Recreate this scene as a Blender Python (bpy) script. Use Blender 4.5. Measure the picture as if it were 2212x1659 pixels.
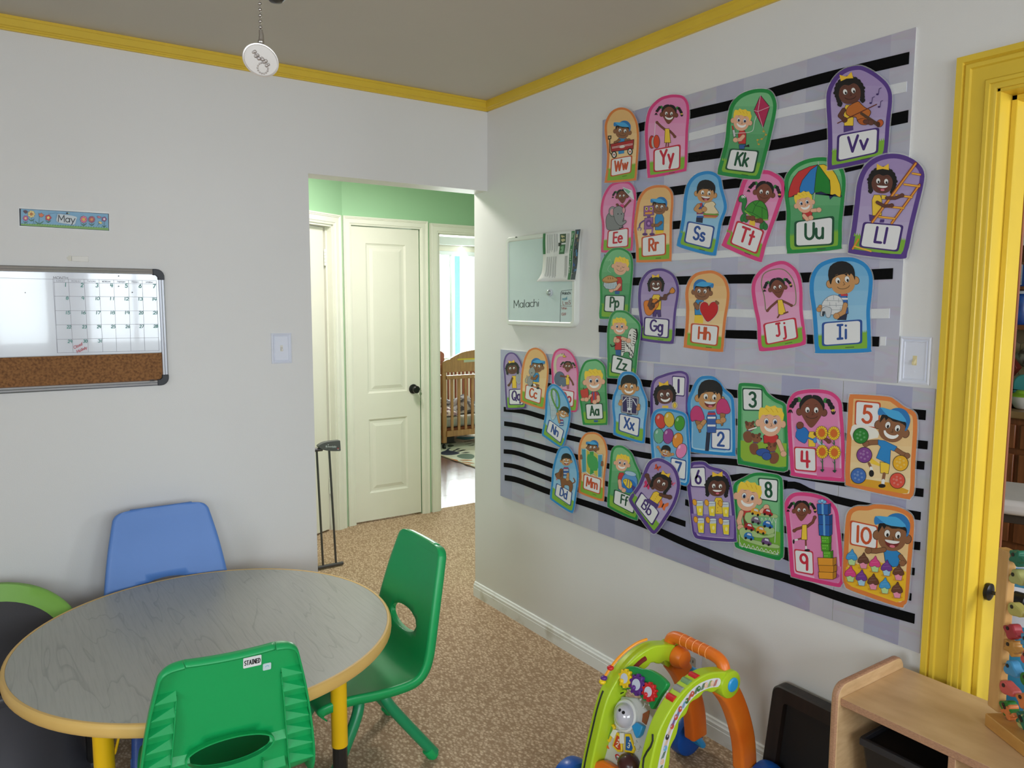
import bpy, bmesh, math, random
from mathutils import Vector, Matrix
from math import sin, cos, pi, radians
RND = random.Random(11)
for _o in list(bpy.data.objects):
    bpy.data.objects.remove(_o)
SC = bpy.context.scene
COL = SC.collection

# ------------------------------------------------------------------ camera
F_PX, CX, CY = 1650.286, 1106.0, 829.5
YAW, PITCH, ROLL = radians(34.320), radians(5.976), radians(0.152)
CAM = Vector((-2.002, -3.145, 1.5))
FW = Vector((sin(YAW) * cos(PITCH), cos(YAW) * cos(PITCH), -sin(PITCH)))
_r = Vector((cos(YAW), -sin(YAW), 0))
_u = _r.cross(FW)
RT = _r * cos(ROLL) + _u * sin(ROLL)
UP = RT.cross(FW)
cd = bpy.data.cameras.new('camera')
cd.sensor_width = 36
cd.lens = 36 * F_PX / 2212
cd.clip_start = 0.05
cam = bpy.data.objects.new('camera', cd)
COL.objects.link(cam)
cam.matrix_world = Matrix(((RT.x, UP.x, -FW.x, CAM.x), (RT.y, UP.y, -FW.y, CAM.y), (RT.z, UP.z, -FW.z, CAM.z), (0, 0, 0, 1)))
SC.camera = cam

# ------------------------------------------------------------------ light
vs = SC.view_settings
vs.view_transform = 'Standard'
vs.look = 'None'
vs.gamma = 1
vs.use_curve_mapping = False
vs.exposure = 0.0
SC.cycles.max_bounces = 10
SC.cycles.diffuse_bounces = 6

w = bpy.data.worlds.new('overcast_sky')
SC.world = w
w.use_nodes = True
bg = w.node_tree.nodes['Background']
bg.inputs[0].default_value = (0.93, 0.97, 1.0, 1)
bg.inputs[1].default_value = 1.6


def area(name, loc, aim, sx, sy, power, col=(1, 1, 1), spread=180):
    d = bpy.data.lights.new(name, 'AREA')
    d.shape = 'RECTANGLE'
    d.size, d.size_y, d.energy, d.color, d.spread = sx, sy, power, col, radians(spread)
    o = bpy.data.objects.new(name, d)
    COL.objects.link(o)
    o.location = loc
    o.rotation_euler = (Vector(aim) - Vector(loc)).to_track_quat('-Z', 'Y').to_euler()
    return o


SKYC = (0.90, 0.96, 1.04)
# daylight through the three rear windows, the two left windows, the bedroom window, the kitchen window and the hall end
for _i, _x in enumerate((-3.1, -1.95, -0.8)):
    area('daylight_rear', (_x, -5.34, 1.60), (_x + .1, -3.6, 0.55), 0.86, 1.15, 25, SKYC, 150)
area('daylight_left', (-4.64, -3.4, 1.55), (-3.0, -3.0, 0.6), 1.5, 1.1, 34, SKYC, 150)
area('daylight_bedroom', (2.9, 5.45, 1.6), (1.6, 2.6, 0.5), 1.5, 1.3, 260, (0.95, 1.0, 0.99))
area('hall_lamp', (-0.25, 0.72, 2.40), (-0.24, 0.74, 0.0), 0.35, 0.35, 25, (1.0, 0.95, 0.90))
area('daylight_kitchen', (1.2, -4.9, 1.6), (1.6, -2.6, 0.8), 1.2, 1.0, 60, SKYC)

# ------------------------------------------------------------------ helpers
def ray(px, py):
    return FW + RT * ((px - CX) / F_PX) - UP * ((py - CY) / F_PX)


def hit(px, py, axis, val):
    """point of the vertical or level plane <axis>=val seen at a pixel of the photograph (used to survey real positions)"""
    d = ray(px, py)
    return CAM + d * ((val - CAM[axis]) / d[axis])


def s2l(c):
    c = c / 255.0
    return c / 12.92 if c <= 0.04045 else ((c + 0.055) / 1.055) ** 2.4


def lin(rgb):
    return (s2l(rgb[0]), s2l(rgb[1]), s2l(rgb[2]), 1)


MATS = {}


def mat(name, rgb, rough=0.5, metal=0.0, spec=0.5, bump=0.0, bscale=200.0, var=0.06, vscale=6.0, trans=0.0, alpha=1.0, coat=0.0, stretch=None, rgb2=None, lo=0.35, hi=0.65, emit=0.0, sss=0.0):
    """procedural Principled material: noise mixes two tones, a second noise drives fine relief"""
    if name in MATS:
        return MATS[name]
    m = bpy.data.materials.new(name)
    m.use_nodes = True
    nt = m.node_tree
    N, L = nt.nodes, nt.links
    b = N['Principled BSDF']
    tc = N.new('ShaderNodeTexCoord')
    mp = N.new('ShaderNodeMapping')
    L.new(tc.outputs['Object'], mp.inputs[0])
    if stretch:
        mp.inputs['Scale'].default_value = stretch
    no = N.new('ShaderNodeTexNoise')
    no.inputs['Scale'].default_value = vscale
    no.inputs['Detail'].default_value = 4
    L.new(mp.outputs[0], no.inputs['Vector'])
    cr = N.new('ShaderNodeValToRGB')
    c = lin(rgb)
    if rgb2:
        c2 = lin(rgb2)
    else:
        c2 = (c[0] * (1 - var), c[1] * (1 - var), c[2] * (1 - var), 1)
    cr.color_ramp.elements[0].position = lo
    cr.color_ramp.elements[1].position = hi
    cr.color_ramp.elements[0].color = c2
    cr.color_ramp.elements[1].color = c
    L.new(no.outputs['Fac'], cr.inputs[0])
    L.new(cr.outputs[0], b.inputs['Base Color'])
    b.inputs['Roughness'].default_value = rough
    b.inputs['Metallic'].default_value = metal
    b.inputs['Specular IOR Level'].default_value = spec
    b.inputs['Transmission Weight'].default_value = trans
    b.inputs['Alpha'].default_value = alpha
    b.inputs['Coat Weight'].default_value = coat
    if emit:
        L.new(cr.outputs[0], b.inputs['Emission Color'])
        b.inputs['Emission Strength'].default_value = emit
    if bump:
        n2 = N.new('ShaderNodeTexNoise')
        n2.inputs['Scale'].default_value = bscale
        n2.inputs['Detail'].default_value = 3
        L.new(mp.outputs[0], n2.inputs['Vector'])
        bp = N.new('ShaderNodeBump')
        bp.inputs['Strength'].default_value = bump
        bp.inputs['Distance'].default_value = 0.002
        L.new(n2.outputs['Fac'], bp.inputs['Height'])
        L.new(bp.outputs[0], b.inputs['Normal'])
    MATS[name] = m
    return m


class MB:
    """collects simple solids, then links them as ONE mesh object"""

    def __init__(s):
        s.v, s.f, s.m = [], [], []

    def add(s, vs_, fs, m=0):
        b = len(s.v)
        s.v += [Vector(q) for q in vs_]
        s.f += [tuple(b + i for i in f) for f in fs]
        s.m += [m] * len(fs)
        return s

    def hexa(s, p, m=0):
        return s.add(p, [(0, 3, 2, 1), (4, 5, 6, 7), (0, 1, 5, 4), (1, 2, 6, 5), (2, 3, 7, 6), (3, 0, 4, 7)], m)

    def box(s, x0, x1, y0, y1, z0, z1, m=0):
        return s.hexa([(x0, y0, z0), (x1, y0, z0), (x1, y1, z0), (x0, y1, z0), (x0, y0, z1), (x1, y0, z1), (x1, y1, z1), (x0, y1, z1)], m)

    def prism(s, pts, fn, d0, d1, m=0):
        """2-D outline pts pushed through fn(a, b, d) from depth d0 to d1"""
        n = len(pts)
        vs_ = [fn(a, b, d0) for a, b in pts] + [fn(a, b, d1) for a, b in pts]
        fs = [tuple(range(n - 1, -1, -1)), tuple(range(n, 2 * n))] + [(i, (i + 1) % n, n + (i + 1) % n, n + i) for i in range(n)]
        return s.add(vs_, fs, m)

    def tube(s, path, r, n=12, closed=False, caps=True, m=0):
        path = [Vector(p) for p in path]
        k = len(path)
        rr = r if isinstance(r, (list, tuple)) else [r] * k
        ref = None
        vs_ = []
        for i, p in enumerate(path):
            if closed:
                t = path[(i + 1) % k] - path[i - 1]
            else:
                t = path[min(i + 1, k - 1)] - path[max(i - 1, 0)]
            t.normalize()
            if ref is None:
                ref = t.orthogonal().normalized()
            ref = (ref - t * ref.dot(t)).normalized()
            bi = t.cross(ref)
            for j in range(n):
                a = 2 * pi * j / n
                vs_.append(p + (ref * cos(a) + bi * sin(a)) * rr[i])
        fs = []
        for i in range(k if closed else k - 1):
            i2 = (i + 1) % k
            for j in range(n):
                j2 = (j + 1) % n
                fs.append((i * n + j, i * n + j2, i2 * n + j2, i2 * n + j))
        if caps and not closed:
            fs.append(tuple(range(n - 1, -1, -1)))
            fs.append(tuple((k - 1) * n + j for j in range(n)))
        return s.add(vs_, fs, m)

    def lathe(s, prof, c=(0, 0, 0), n=24, ax=(0, 0, 1), m=0, sx=1, sy=1):
        """prof = [(radius, height)...] turned about ax through c"""
        ax = Vector(ax).normalized()
        q = Vector((0, 0, 1)).rotation_difference(ax)
        c = Vector(c)
        vs_, fs = [], []
        for r, h in prof:
            for j in range(n):
                a = 2 * pi * j / n
                vs_.append(c + q @ Vector((r * cos(a) * sx, r * sin(a) * sy, h)))
        k = len(prof)
        for i in range(k - 1):
            for j in range(n):
                j2 = (j + 1) % n
                fs.append((i * n + j, i * n + j2, (i + 1) * n + j2, (i + 1) * n + j))
        fs.append(tuple(range(n - 1, -1, -1)))
        fs.append(tuple((k - 1) * n + j for j in range(n)))
        return s.add(vs_, fs, m)

    def ball(s, c, r, n=12, sc=(1, 1, 1), m=0):
        pr = [(max(1e-4, sin(pi * i / n)) * r, -cos(pi * i / n) * r) for i in range(n + 1)]
        b = len(s.v)
        s.lathe(pr, (0, 0, 0), n + 4, m=m)
        for i in range(b, len(s.v)):
            q = s.v[i]
            s.v[i] = Vector((c[0] + q.x * sc[0], c[1] + q.y * sc[1], c[2] + q.z * sc[2]))
        return s

    def grid(s, P, m=0, skip=None):
        r, c = len(P), len(P[0])
        fs = [(i * c + j, i * c + j + 1, (i + 1) * c + j + 1, (i + 1) * c + j) for i in range(r - 1) for j in range(c - 1) if not (skip and skip(i, j))]
        return s.add([q for row in P for q in row], fs, m)

    def sweep(s, path, prof, side, m=0, closed=False, caps=True):
        """prof points (a along side, b along the path's normal) carried along path; side is a constant direction"""
        path = [Vector(p) for p in path]
        side = Vector(side)
        k, n = len(path), len(prof)
        vs_ = []
        for i, p in enumerate(path):
            t = (path[(i + 1) % k] - path[i - 1]) if closed else (path[min(i + 1, k - 1)] - path[max(i - 1, 0)])
            nn = side.cross(t.normalized()).normalized()
            for a, b in prof:
                vs_.append(p + side * a + nn * b)
        fs = []
        for i in range(k if closed else k - 1):
            i2 = (i + 1) % k
            for j in range(n):
                j2 = (j + 1) % n
                fs.append((i * n + j, i * n + j2, i2 * n + j2, i2 * n + j))
        if caps and not closed:
            fs.append(tuple(range(n - 1, -1, -1)))
            fs.append(tuple((k - 1) * n + j for j in range(n)))
        return s.add(vs_, fs, m)

    def build(s, name, mats, parent=None, bev=0, seg=2, solid=0, soff=0, sub=0, sharp=35, label=None, wn=False):
        me = bpy.data.meshes.new(name)
        org = ORG.get(parent, Vector((0, 0, 0))) if parent else Vector((0, 0, 0))
        me.from_pydata([v - org for v in s.v], [], s.f)
        if not isinstance(mats, (list, tuple)):
            mats = [mats]
        for q in mats:
            me.materials.append(q)
        me.polygons.foreach_set('material_index', s.m)
        bm = bmesh.new()
        bm.from_mesh(me)
        bmesh.ops.recalc_face_normals(bm, faces=bm.faces)
        bm.to_mesh(me)
        bm.free()
        me.shade_smooth()
        me.set_sharp_from_angle(angle=radians(sharp))
        o = bpy.data.objects.new(name, me)
        COL.objects.link(o)
        if solid:
            q = o.modifiers.new('thickness', 'SOLIDIFY')
            q.thickness = solid
            q.offset = soff
        if bev:
            q = o.modifiers.new('round_edges', 'BEVEL')
            q.width = bev
            q.segments = seg
            q.limit_method = 'ANGLE'
            q.angle_limit = radians(40)
        if sub:
            q = o.modifiers.new('smooth', 'SUBSURF')
            q.levels = q.render_levels = sub
        if parent:
            o.parent = parent
            ORG[o] = org
        else:
            ORG[o] = Vector((0, 0, 0))
        if label:
            o['label'] = label
        return o


ORG = {}


def tag(o, label, cat, group=None):
    o['label'] = label
    o['category'] = cat
    if group:
        o['group'] = group
    return o


def thing(name, label, cat, loc=(0, 0, 0), group=None):
    """an Empty at the thing's base that parents its parts"""
    o = bpy.data.objects.new(name, None)
    o.empty_display_size = 0.05
    COL.objects.link(o)
    o.location = loc
    ORG[o] = Vector(loc)
    return tag(o, label, cat, group)


def struct(o):
    o['kind'] = 'structure'
    return o


def sroot(name, loc=(0, 0, 0)):
    o = bpy.data.objects.new(name, None)
    o.empty_display_size = 0.05
    COL.objects.link(o)
    o.location = loc
    ORG[o] = Vector(loc)
    o['kind'] = 'structure'
    return o


def dup(root):
    r = root.copy()
    COL.objects.link(r)
    ORG[r] = Vector(r.location)
    for ch in list(root.children):
        c = ch.copy()
        COL.objects.link(c)
        c.parent = r
        for g in list(ch.children):
            d = g.copy()
            COL.objects.link(d)
            d.parent = c
    return r


def rrect(x0, y0, x1, y1, r, n=5):
    out = []
    for cx, cy, a0 in ((x1 - r, y1 - r, 0), (x0 + r, y1 - r, 90), (x0 + r, y0 + r, 180), (x1 - r, y0 + r, 270)):
        for i in range(n + 1):
            a = radians(a0 + 90 * i / n)
            out.append((cx + r * cos(a), cy + r * sin(a)))
    return out


def crom(pts, k=5, closed=True):
    n = len(pts)
    out = []
    rng = range(n) if closed else range(n - 1)
    for i in rng:
        if closed:
            p0, p1, p2, p3 = pts[i - 1], pts[i], pts[(i + 1) % n], pts[(i + 2) % n]
        else:
            p0, p1, p2, p3 = pts[max(i - 1, 0)], pts[i], pts[i + 1], pts[min(i + 2, n - 1)]
        for j in range(k):
            t = j / k
            out.append(tuple(0.5 * (2 * p1[d] + (p2[d] - p0[d]) * t + (2 * p0[d] - 5 * p1[d] + 4 * p2[d] - p3[d]) * t * t + (3 * p1[d] - p0[d] - 3 * p2[d] + p3[d]) * t ** 3) for d in range(len(p1))))
    if not closed:
        out.append(tuple(pts[-1]))
    return out


def casing(mb, prof, fn, a0, a1, ztop, z0=0.0, m=0):
    """mitred three-sided door casing; prof = closed list of (outward from opening, proud of wall)"""
    rows = []
    for ia, iz, sa, sz in ((a0, z0, -1, 0), (a0, ztop, -1, 1), (a1, ztop, 1, 1), (a1, z0, 1, 0)):
        rows.append([fn(ia + sa * wv, iz + sz * wv, d) for wv, d in prof])
    n = len(prof)
    fs = []
    for i in range(3):
        for j in range(n):
            j2 = (j + 1) % n
            fs.append((i * n + j, i * n + j2, (i + 1) * n + j2, (i + 1) * n + j))
    fs.append(tuple(range(n)))
    fs.append(tuple(3 * n + j for j in range(n)))
    mb.add([q for r_ in rows for q in r_], fs, m)

# ------------------------------------------------------------------ structure materials
M_WALL = mat('wall_paint', (226, 225, 224), 0.55, bump=0.12, bscale=260, var=0.02, vscale=2)
M_CEIL = mat('ceiling_paint', (205, 200, 188), 0.8, bump=0.15, bscale=300, var=0.03, vscale=2)
M_GREEN = mat('hall_green_paint', (158, 200, 160), 0.6, bump=0.1, bscale=260, var=0.04, vscale=2)
M_WHITE = mat('white_trim_paint', (232, 230, 218), 0.4, bump=0.05, bscale=90, var=0.03, vscale=5)
M_BASE = mat('white_baseboard_paint', (236, 238, 238), 0.4, bump=0.06, bscale=70, rgb2=(205, 202, 192), vscale=9, lo=0.28, hi=0.45)
M_YEL = mat('yellow_gloss_paint', (226, 192, 62), 0.35, bump=0.06, bscale=120, var=0.05, vscale=7)
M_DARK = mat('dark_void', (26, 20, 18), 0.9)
M_BROWNEDGE = mat('bare_wood_edge', (140, 84, 56), 0.6)


def carpet_mat():
    m = mat('loop_carpet', (188, 160, 128), 0.95, spec=0.1)
    nt = m.node_tree
    N, L = nt.nodes, nt.links
    b = N['Principled BSDF']
    tc = N.new('ShaderNodeTexCoord')
    mp = N.new('ShaderNodeMapping')
    mp.inputs['Rotation'].default_value = (0, 0, radians(38))
    mp.inputs['Scale'].default_value = (1, 0.6, 1)
    L.new(tc.outputs['Object'], mp.inputs[0])
    vo = N.new('ShaderNodeTexVoronoi')
    vo.inputs['Scale'].default_value = 95
    vo.inputs['Randomness'].default_value = 0.75
    L.new(mp.outputs[0], vo.inputs['Vector'])
    no = N.new('ShaderNodeTexNoise')
    no.inputs['Scale'].default_value = 160
    no.inputs['Detail'].default_value = 5
    L.new(tc.outputs['Object'], no.inputs['Vector'])
    ad = N.new('ShaderNodeMath')
    ad.operation = 'MULTIPLY_ADD'
    ad.inputs[1].default_value = 0.75
    L.new(vo.outputs['Distance'], ad.inputs[0])
    L.new(no.outputs['Fac'], ad.inputs[2])
    cr = N.new('ShaderNodeValToRGB')
    cr.color_ramp.elements[0].position = 0.5
    cr.color_ramp.elements[1].position = 1.1
    cr.color_ramp.elements[0].color = lin((222, 198, 170))
    cr.color_ramp.elements[1].color = lin((158, 132, 106))
    L.new(ad.outputs[0], cr.inputs[0])
    L.new(cr.outputs[0], b.inputs['Base Color'])
    bp = N.new('ShaderNodeBump')
    bp.invert = True
    bp.inputs['Strength'].default_value = 0.5
    bp.inputs['Distance'].default_value = 0.004
    L.new(ad.outputs[0], bp.inputs['Height'])
    L.new(bp.outputs[0], b.inputs['Normal'])
    return m


def glass_mat():
    m = bpy.data.materials.new('window_glass')
    m.use_nodes = True
    nt = m.node_tree
    N, L = nt.nodes, nt.links
    N.remove(N['Principled BSDF'])
    t = N.new('ShaderNodeBsdfTransparent')
    t.inputs[0].default_value = (0.96, 0.99, 0.98, 1)
    g = N.new('ShaderNodeBsdfGlossy')
    g.inputs['Roughness'].default_value = 0.02
    x = N.new('ShaderNodeMixShader')
    fr = N.new('ShaderNodeFresnel')
    fr.inputs[0].default_value = 1.45
    L.new(fr.outputs[0], x.inputs[0])
    L.new(t.outputs[0], x.inputs[1])
    L.new(g.outputs[0], x.inputs[2])
    L.new(x.outputs[0], N['Material Output'].inputs[0])
    return m


M_CARPET = carpet_mat()
M_GLASS = glass_mat()
ZC = 2.45      # ceiling
XL, YR = -4.5, -5.2   # left and rear walls of the playroom
YH = 1.65      # far wall of the hall
ZD = 2.035     # underside of the bulkhead over the hall opening
XO = -0.878    # left jamb of the hall opening

# floors and ceiling
struct(MB().box(XL, 0.06, YR, 0.06, -0.1, 0).box(-1.4, 3.4, 0.06, 1.7, -0.1, 0).build('floor', M_CARPET))
struct(MB().box(XL - .1, 0.13, YR - .1, 0.12, ZC, ZC + .1).box(-1.4, 3.5, 0.12, 1.77, ZC, ZC + .1).box(0.13, 3.6, -5.3, 0, ZC, ZC + .1).box(0.2, 4.2, 1.77, 5.3, ZC, ZC + .1).build('ceiling', M_CEIL))
# playroom walls
mb = MB()
mb.box(XL - .1, XO, 0, 0.12, 0, ZC).box(XO, 0.0, 0, 0.12, ZD, ZC)
struct(mb.build('wall_back', M_WALL))
DY0, DY1, DZ = -3.12, -2.245, 2.012   # kitchen doorway
mb = MB()
mb.box(0, 0.12, DY1, 0.12, 0, ZC).box(0, 0.12, YR, DY0, 0, ZC).box(0, 0.12, DY0, DY1, DZ, ZC)
struct(mb.build('wall_right', M_WALL))
WIN_X = (-3.1, -1.95, -0.8)
mb = MB()
xs = [XL] + [q for c in WIN_X for q in (c - .45, c + .45)] + [0.0]
mb.box(XL, 0, YR - .12, YR, 0, 0.92).box(XL, 0, YR - .12, YR, 2.12, ZC)
for i in range(0, len(xs), 2):
    mb.box(xs[i], xs[i + 1], YR - .12, YR, 0.92, 2.12)
struct(mb.build('wall_rear', M_WALL))
mb = MB()
mb.box(XL - .12, XL, YR, -4.2, 0, ZC).box(XL - .12, XL, -2.6, 0, 0, ZC).box(XL - .12, XL, -4.2, -2.6, 0, 0.92).box(XL - .12, XL, -4.2, -2.6, 2.12, ZC)
struct(mb.build('wall_left', M_WALL))


def window(n, fn, a0, a1, z0, z1, mull=(), mat_f=None):
    """frame, mullions and panes in a wall opening; fn(a, z, d) -> world, d = depth towards the room"""
    r = sroot('window_%d' % n, fn(a0, z0, 0))
    mf = mat_f or M_WHITE

    def bar(x0, x1, y0, y1, d0, d1, name):
        mb = MB()
        mb.hexa([fn(x0, y0, d0), fn(x1, y0, d0), fn(x1, y0, d1), fn(x0, y0, d1), fn(x0, y1, d0), fn(x1, y1, d0), fn(x1, y1, d1), fn(x0, y1, d1)])
        return mb.build(name, mf, r, bev=0.004)
    t = 0.05
    bar(a0, a0 + t, z0, z1, -.08, 0.0, 'window_frame')
    bar(a1 - t, a1, z0, z1, -.08, 0.0, 'window_frame')
    bar(a0 + t, a1 - t, z1 - t, z1, -.08, 0.0, 'window_frame')
    bar(a0 + t, a1 - t, z0, z0 + t, -.08, 0.0, 'window_frame')
    bar(a0 - .04, a1 + .04, z0 - .03, z0, -.02, 0.05, 'window_sill')
    ed = [a0 + t] + [q for m_ in mull for q in (m_ - .02, m_ + .02)] + [a1 - t]
    for m_ in mull:
        bar(m_ - .02, m_ + .02, z0 + t, z1 - t, -.07, -.01, 'mullion')
    for i in range(0, len(ed), 2):
        mb = MB()
        mb.hexa([fn(ed[i], z0 + t, -.045), fn(ed[i + 1], z0 + t, -.045), fn(ed[i + 1], z0 + t, -.04), fn(ed[i], z0 + t, -.04), fn(ed[i], z1 - t, -.045), fn(ed[i + 1], z1 - t, -.045), fn(ed[i + 1], z1 - t, -.04), fn(ed[i], z1 - t, -.04)])
        mb.build('pane', M_GLASS, r)
    return r


for i, c in enumerate(WIN_X):
    window(i + 1, lambda a, z, d: Vector((a, YR + d, z)), c - .45, c + .45, 0.92, 2.12, (c,))
window(4, lambda a, z, d: Vector((XL + d, a, z)), -4.2, -2.6, 0.92, 2.12, (-3.4,))

# yellow crown strips
CROWN = [(0, 0), (0.016, 0), (0.016, 0.010), (0.020, 0.012), (0.020, 0.034), (0.014, 0.037), (0.014, 0.040), (0.010, 0.043), (0.010, 0.048), (0, 0.048)]
struct(MB().prism(CROWN, lambda a, b, d: Vector((d, -a, ZC - b)), XL, -0.0005).build('trim_1', M_YEL))
struct(MB().prism(CROWN, lambda a, b, d: Vector((-a, d, ZC - b)), YR, -0.0005).build('trim_2', M_YEL))
# baseboard of the right wall: plain board with a moulded cap
BASE = [(0, 0), (0.013, 0), (0.013, 0.046), (0.0105, 0.048), (0.0105, 0.049), (0.012, 0.050), (0.012, 0.060), (0.009, 0.063), (0.007, 0.066), (0.007, 0.072), (0.004, 0.075), (0, 0.075)]
r = sroot('baseboard_right', (0, -2.15, 0))
MB().prism(BASE, lambda a, b, d: Vector((-a, d, b)), -2.15, 0.118).build('board', M_BASE, r)
MB().prism(BASE, lambda a, b, d: Vector((-a, d, b)), YR, -3.22).build('board', M_BASE, r)
struct(MB().prism(BASE, lambda a, b, d: Vector((d, -a, b)), XL, XO).build('baseboard_back', M_BASE))

# yellow doorway casing and jamb to the kitchen
CAS = [(0, 0), (0, 0.010), (0.006, 0.012), (0.012, 0.012), (0.014, 0.016), (0.022, 0.017), (0.026, 0.012), (0.056, 0.013), (0.059, 0.018), (0.068, 0.019), (0.073, 0.014), (0.076, 0.020), (0.090, 0.021), (0.092, 0.0)]
mb = MB()
casing(mb, CAS, lambda a, z, d: Vector((-d, a, z)), DY0 + .004, DY1 - .004, DZ - .004, 0.0)
struct(mb.build('trim_3', M_YEL, sharp=20))
mb = MB()
mb.box(-.004, 0.125, DY1 - .012, DY1, 0, DZ).box(-.004, 0.125, DY0, DY0 + .012, 0, DZ).box(-.004, 0.125, DY0, DY1, DZ - .012, DZ)
mb.box(0.05, 0.118, DY1 - .026, DY1 - .012, 0, DZ - .012).box(0.05, 0.118, DY0 + .012, DY0 + .026, 0, DZ - .012).box(0.05, 0.118, DY0 + .012, DY1 - .012, DZ - .026, DZ - .012)
struct(mb.build('trim_4', M_YEL, bev=0.002))
struct(MB().box(0.118, 0.126, DY1 - .028, DY1 - .0, 0, DZ).build('trim_5', M_BROWNEDGE))

# ------------------------------------------------------------------ hall
DX0, DX1, DH = -0.013, 0.492, 2.008     # closed white door
BX0, BX1 = 0.640, 1.42                  # bedroom doorway
mb = MB()
mb.box(-.069, DX0 - .006, YH, YH + .12, 0, ZC).box(DX0 - .006, DX1 + .006, YH, YH + .12, DH + .004, ZC).box(DX1 + .006, BX0, YH, YH + .12, 0, ZC)
mb.box(BX0, BX1, YH, YH + .12, 1.995, ZC).box(BX1, 3.4, YH, YH + .12, 0, ZC)
struct(mb.build('wall_hall', M_GREEN))
HP, HE, HN = Vector((-.069, 1.65, 0)), Vector((-.877, -.481, 0)), Vector((.481, -.877, 0))


def hw(s, z, d):
    """angled hall wall: s along it from the corner, d towards the hall"""
    p = HP + HE * s + HN * d
    return Vector((p.x, p.y, z))


def hbox(mb, s0, s1, z0, z1, d0, d1, m=0):
    return mb.hexa([hw(s0, z0, d0), hw(s1, z0, d0), hw(s1, z0, d1), hw(s0, z0, d1), hw(s0, z1, d0), hw(s1, z1, d0), hw(s1, z1, d1), hw(s0, z1, d1)], m)


S0, S1 = 0.100, 0.90
mb = MB()
hbox(mb, 0, S0, 0, ZC, -.12, 0)
hbox(mb, S0, S1, 2.0, ZC, -.12, 0)
hbox(mb, S1, 1.32, 0, ZC, -.12, 0)
struct(mb.build('wall_angled', M_GREEN))
struct(MB().box(-1.3, -1.2, 0.12, 1.05, 0, ZC).build('wall_hallside', M_GREEN))
struct(MB().box(0.12, 3.4, 0.0, 0.12, 0, ZC).build('wall_hallnear', M_GREEN))
HCAS = [(0, 0), (0, 0.010), (0.008, 0.013), (0.012, 0.013), (0.016, 0.017), (0.046, 0.015), (0.050, 0.019), (0.054, 0.017), (0.058, 0.021), (0.066, 0.021), (0.068, 0.0)]
HCAS2 = [(a * 0.86, b) for a, b in HCAS]
mb = MB()
casing(mb, HCAS2, lambda a, z, d: Vector((a, YH - d, z)), DX0, DX1, DH + .003)
struct(mb.build('trim_6', M_WHITE, sharp=20))
mb = MB()
casing(mb, HCAS, lambda a, z, d: Vector((a, YH - d, z)), BX0 - .004, BX1, 1.992)
mb.box(BX0 - .006, BX0 + .008, YH - .002, YH + .125, 0, 1.995).box(BX1 - .008, BX1 + .006, YH - .002, YH + .125, 0, 1.995).box(BX0, BX1, YH - .002, YH + .125, 1.985, 1.998)
struct(mb.build('trim_7', M_WHITE, sharp=20))
mb = MB()
casing(mb, HCAS, lambda a, z, d: hw(a, z, d), S0, S1, 2.0)
hbox(mb, S0 - .003, S0 + .012, 0, 2.0, -.125, .002)
hbox(mb, S1 - .012, S1 + .003, 0, 2.0, -.125, .002)
hbox(mb, S0, S1, 1.988, 2.003, -.125, .002)
hbox(mb, S0 + .012, S0 + .024, 0, 1.988, -.072, -.038)
struct(mb.build('trim_8', M_WHITE, sharp=20))
struct(hbox(MB(), S0 - .3, S1 + .2, 0, 2.2, -.9, -.8).build('wall_unlit_beyond', M_DARK))  # near-black colour stands in for the unlit space behind the ajar door

# closed two-panel door
M_DOOR = mat('door_paint', (231, 228, 216), 0.4, bump=0.04, bscale=60, var=0.02)
M_BLK = mat('black_metal', (28, 27, 28), 0.35, metal=0.3)
M_STEEL = mat('brushed_steel', (190, 186, 176), 0.3, metal=0.9)
M_HINGE = mat('painted_hinge', (236, 236, 226), 0.35)
r = sroot('door_1', (DX0, YH, 0.01))
yf = YH + .004


def door_panels(mb, x0, x1, z0, z1, rects, yf, thick):
    """slab face with recessed moulded panels"""
    xs_ = sorted({x0, x1} | {q for a in rects for q in (a[0], a[1])})
    zs_ = sorted({z0, z1} | {q for a in rects for q in (a[2], a[3])})
    for i in range(len(xs_) - 1):
        for j in range(len(zs_) - 1):
            mx, mz = (xs_[i] + xs_[i + 1]) / 2, (zs_[j] + zs_[j + 1]) / 2
            if any(a[0] < mx < a[1] and a[2] < mz < a[3] for a in rects):
                continue
            mb.add([(xs_[i], yf, zs_[j]), (xs_[i + 1], yf, zs_[j]), (xs_[i + 1], yf, zs_[j + 1]), (xs_[i], yf, zs_[j + 1])], [(0, 1, 2, 3)])
    mb.box(x0, x1, yf + .012, yf + thick, z0, z1)
    mb.add([(x0, yf, z0), (x0, yf, z1), (x0, yf + .012, z1), (x0, yf + .012, z0), (x1, yf, z0), (x1, yf, z1), (x1, yf + .012, z1), (x1, yf + .012, z0)], [(0, 1, 2, 3), (4, 5, 6, 7), (0, 3, 7, 4), (1, 2, 6, 5)])


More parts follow.
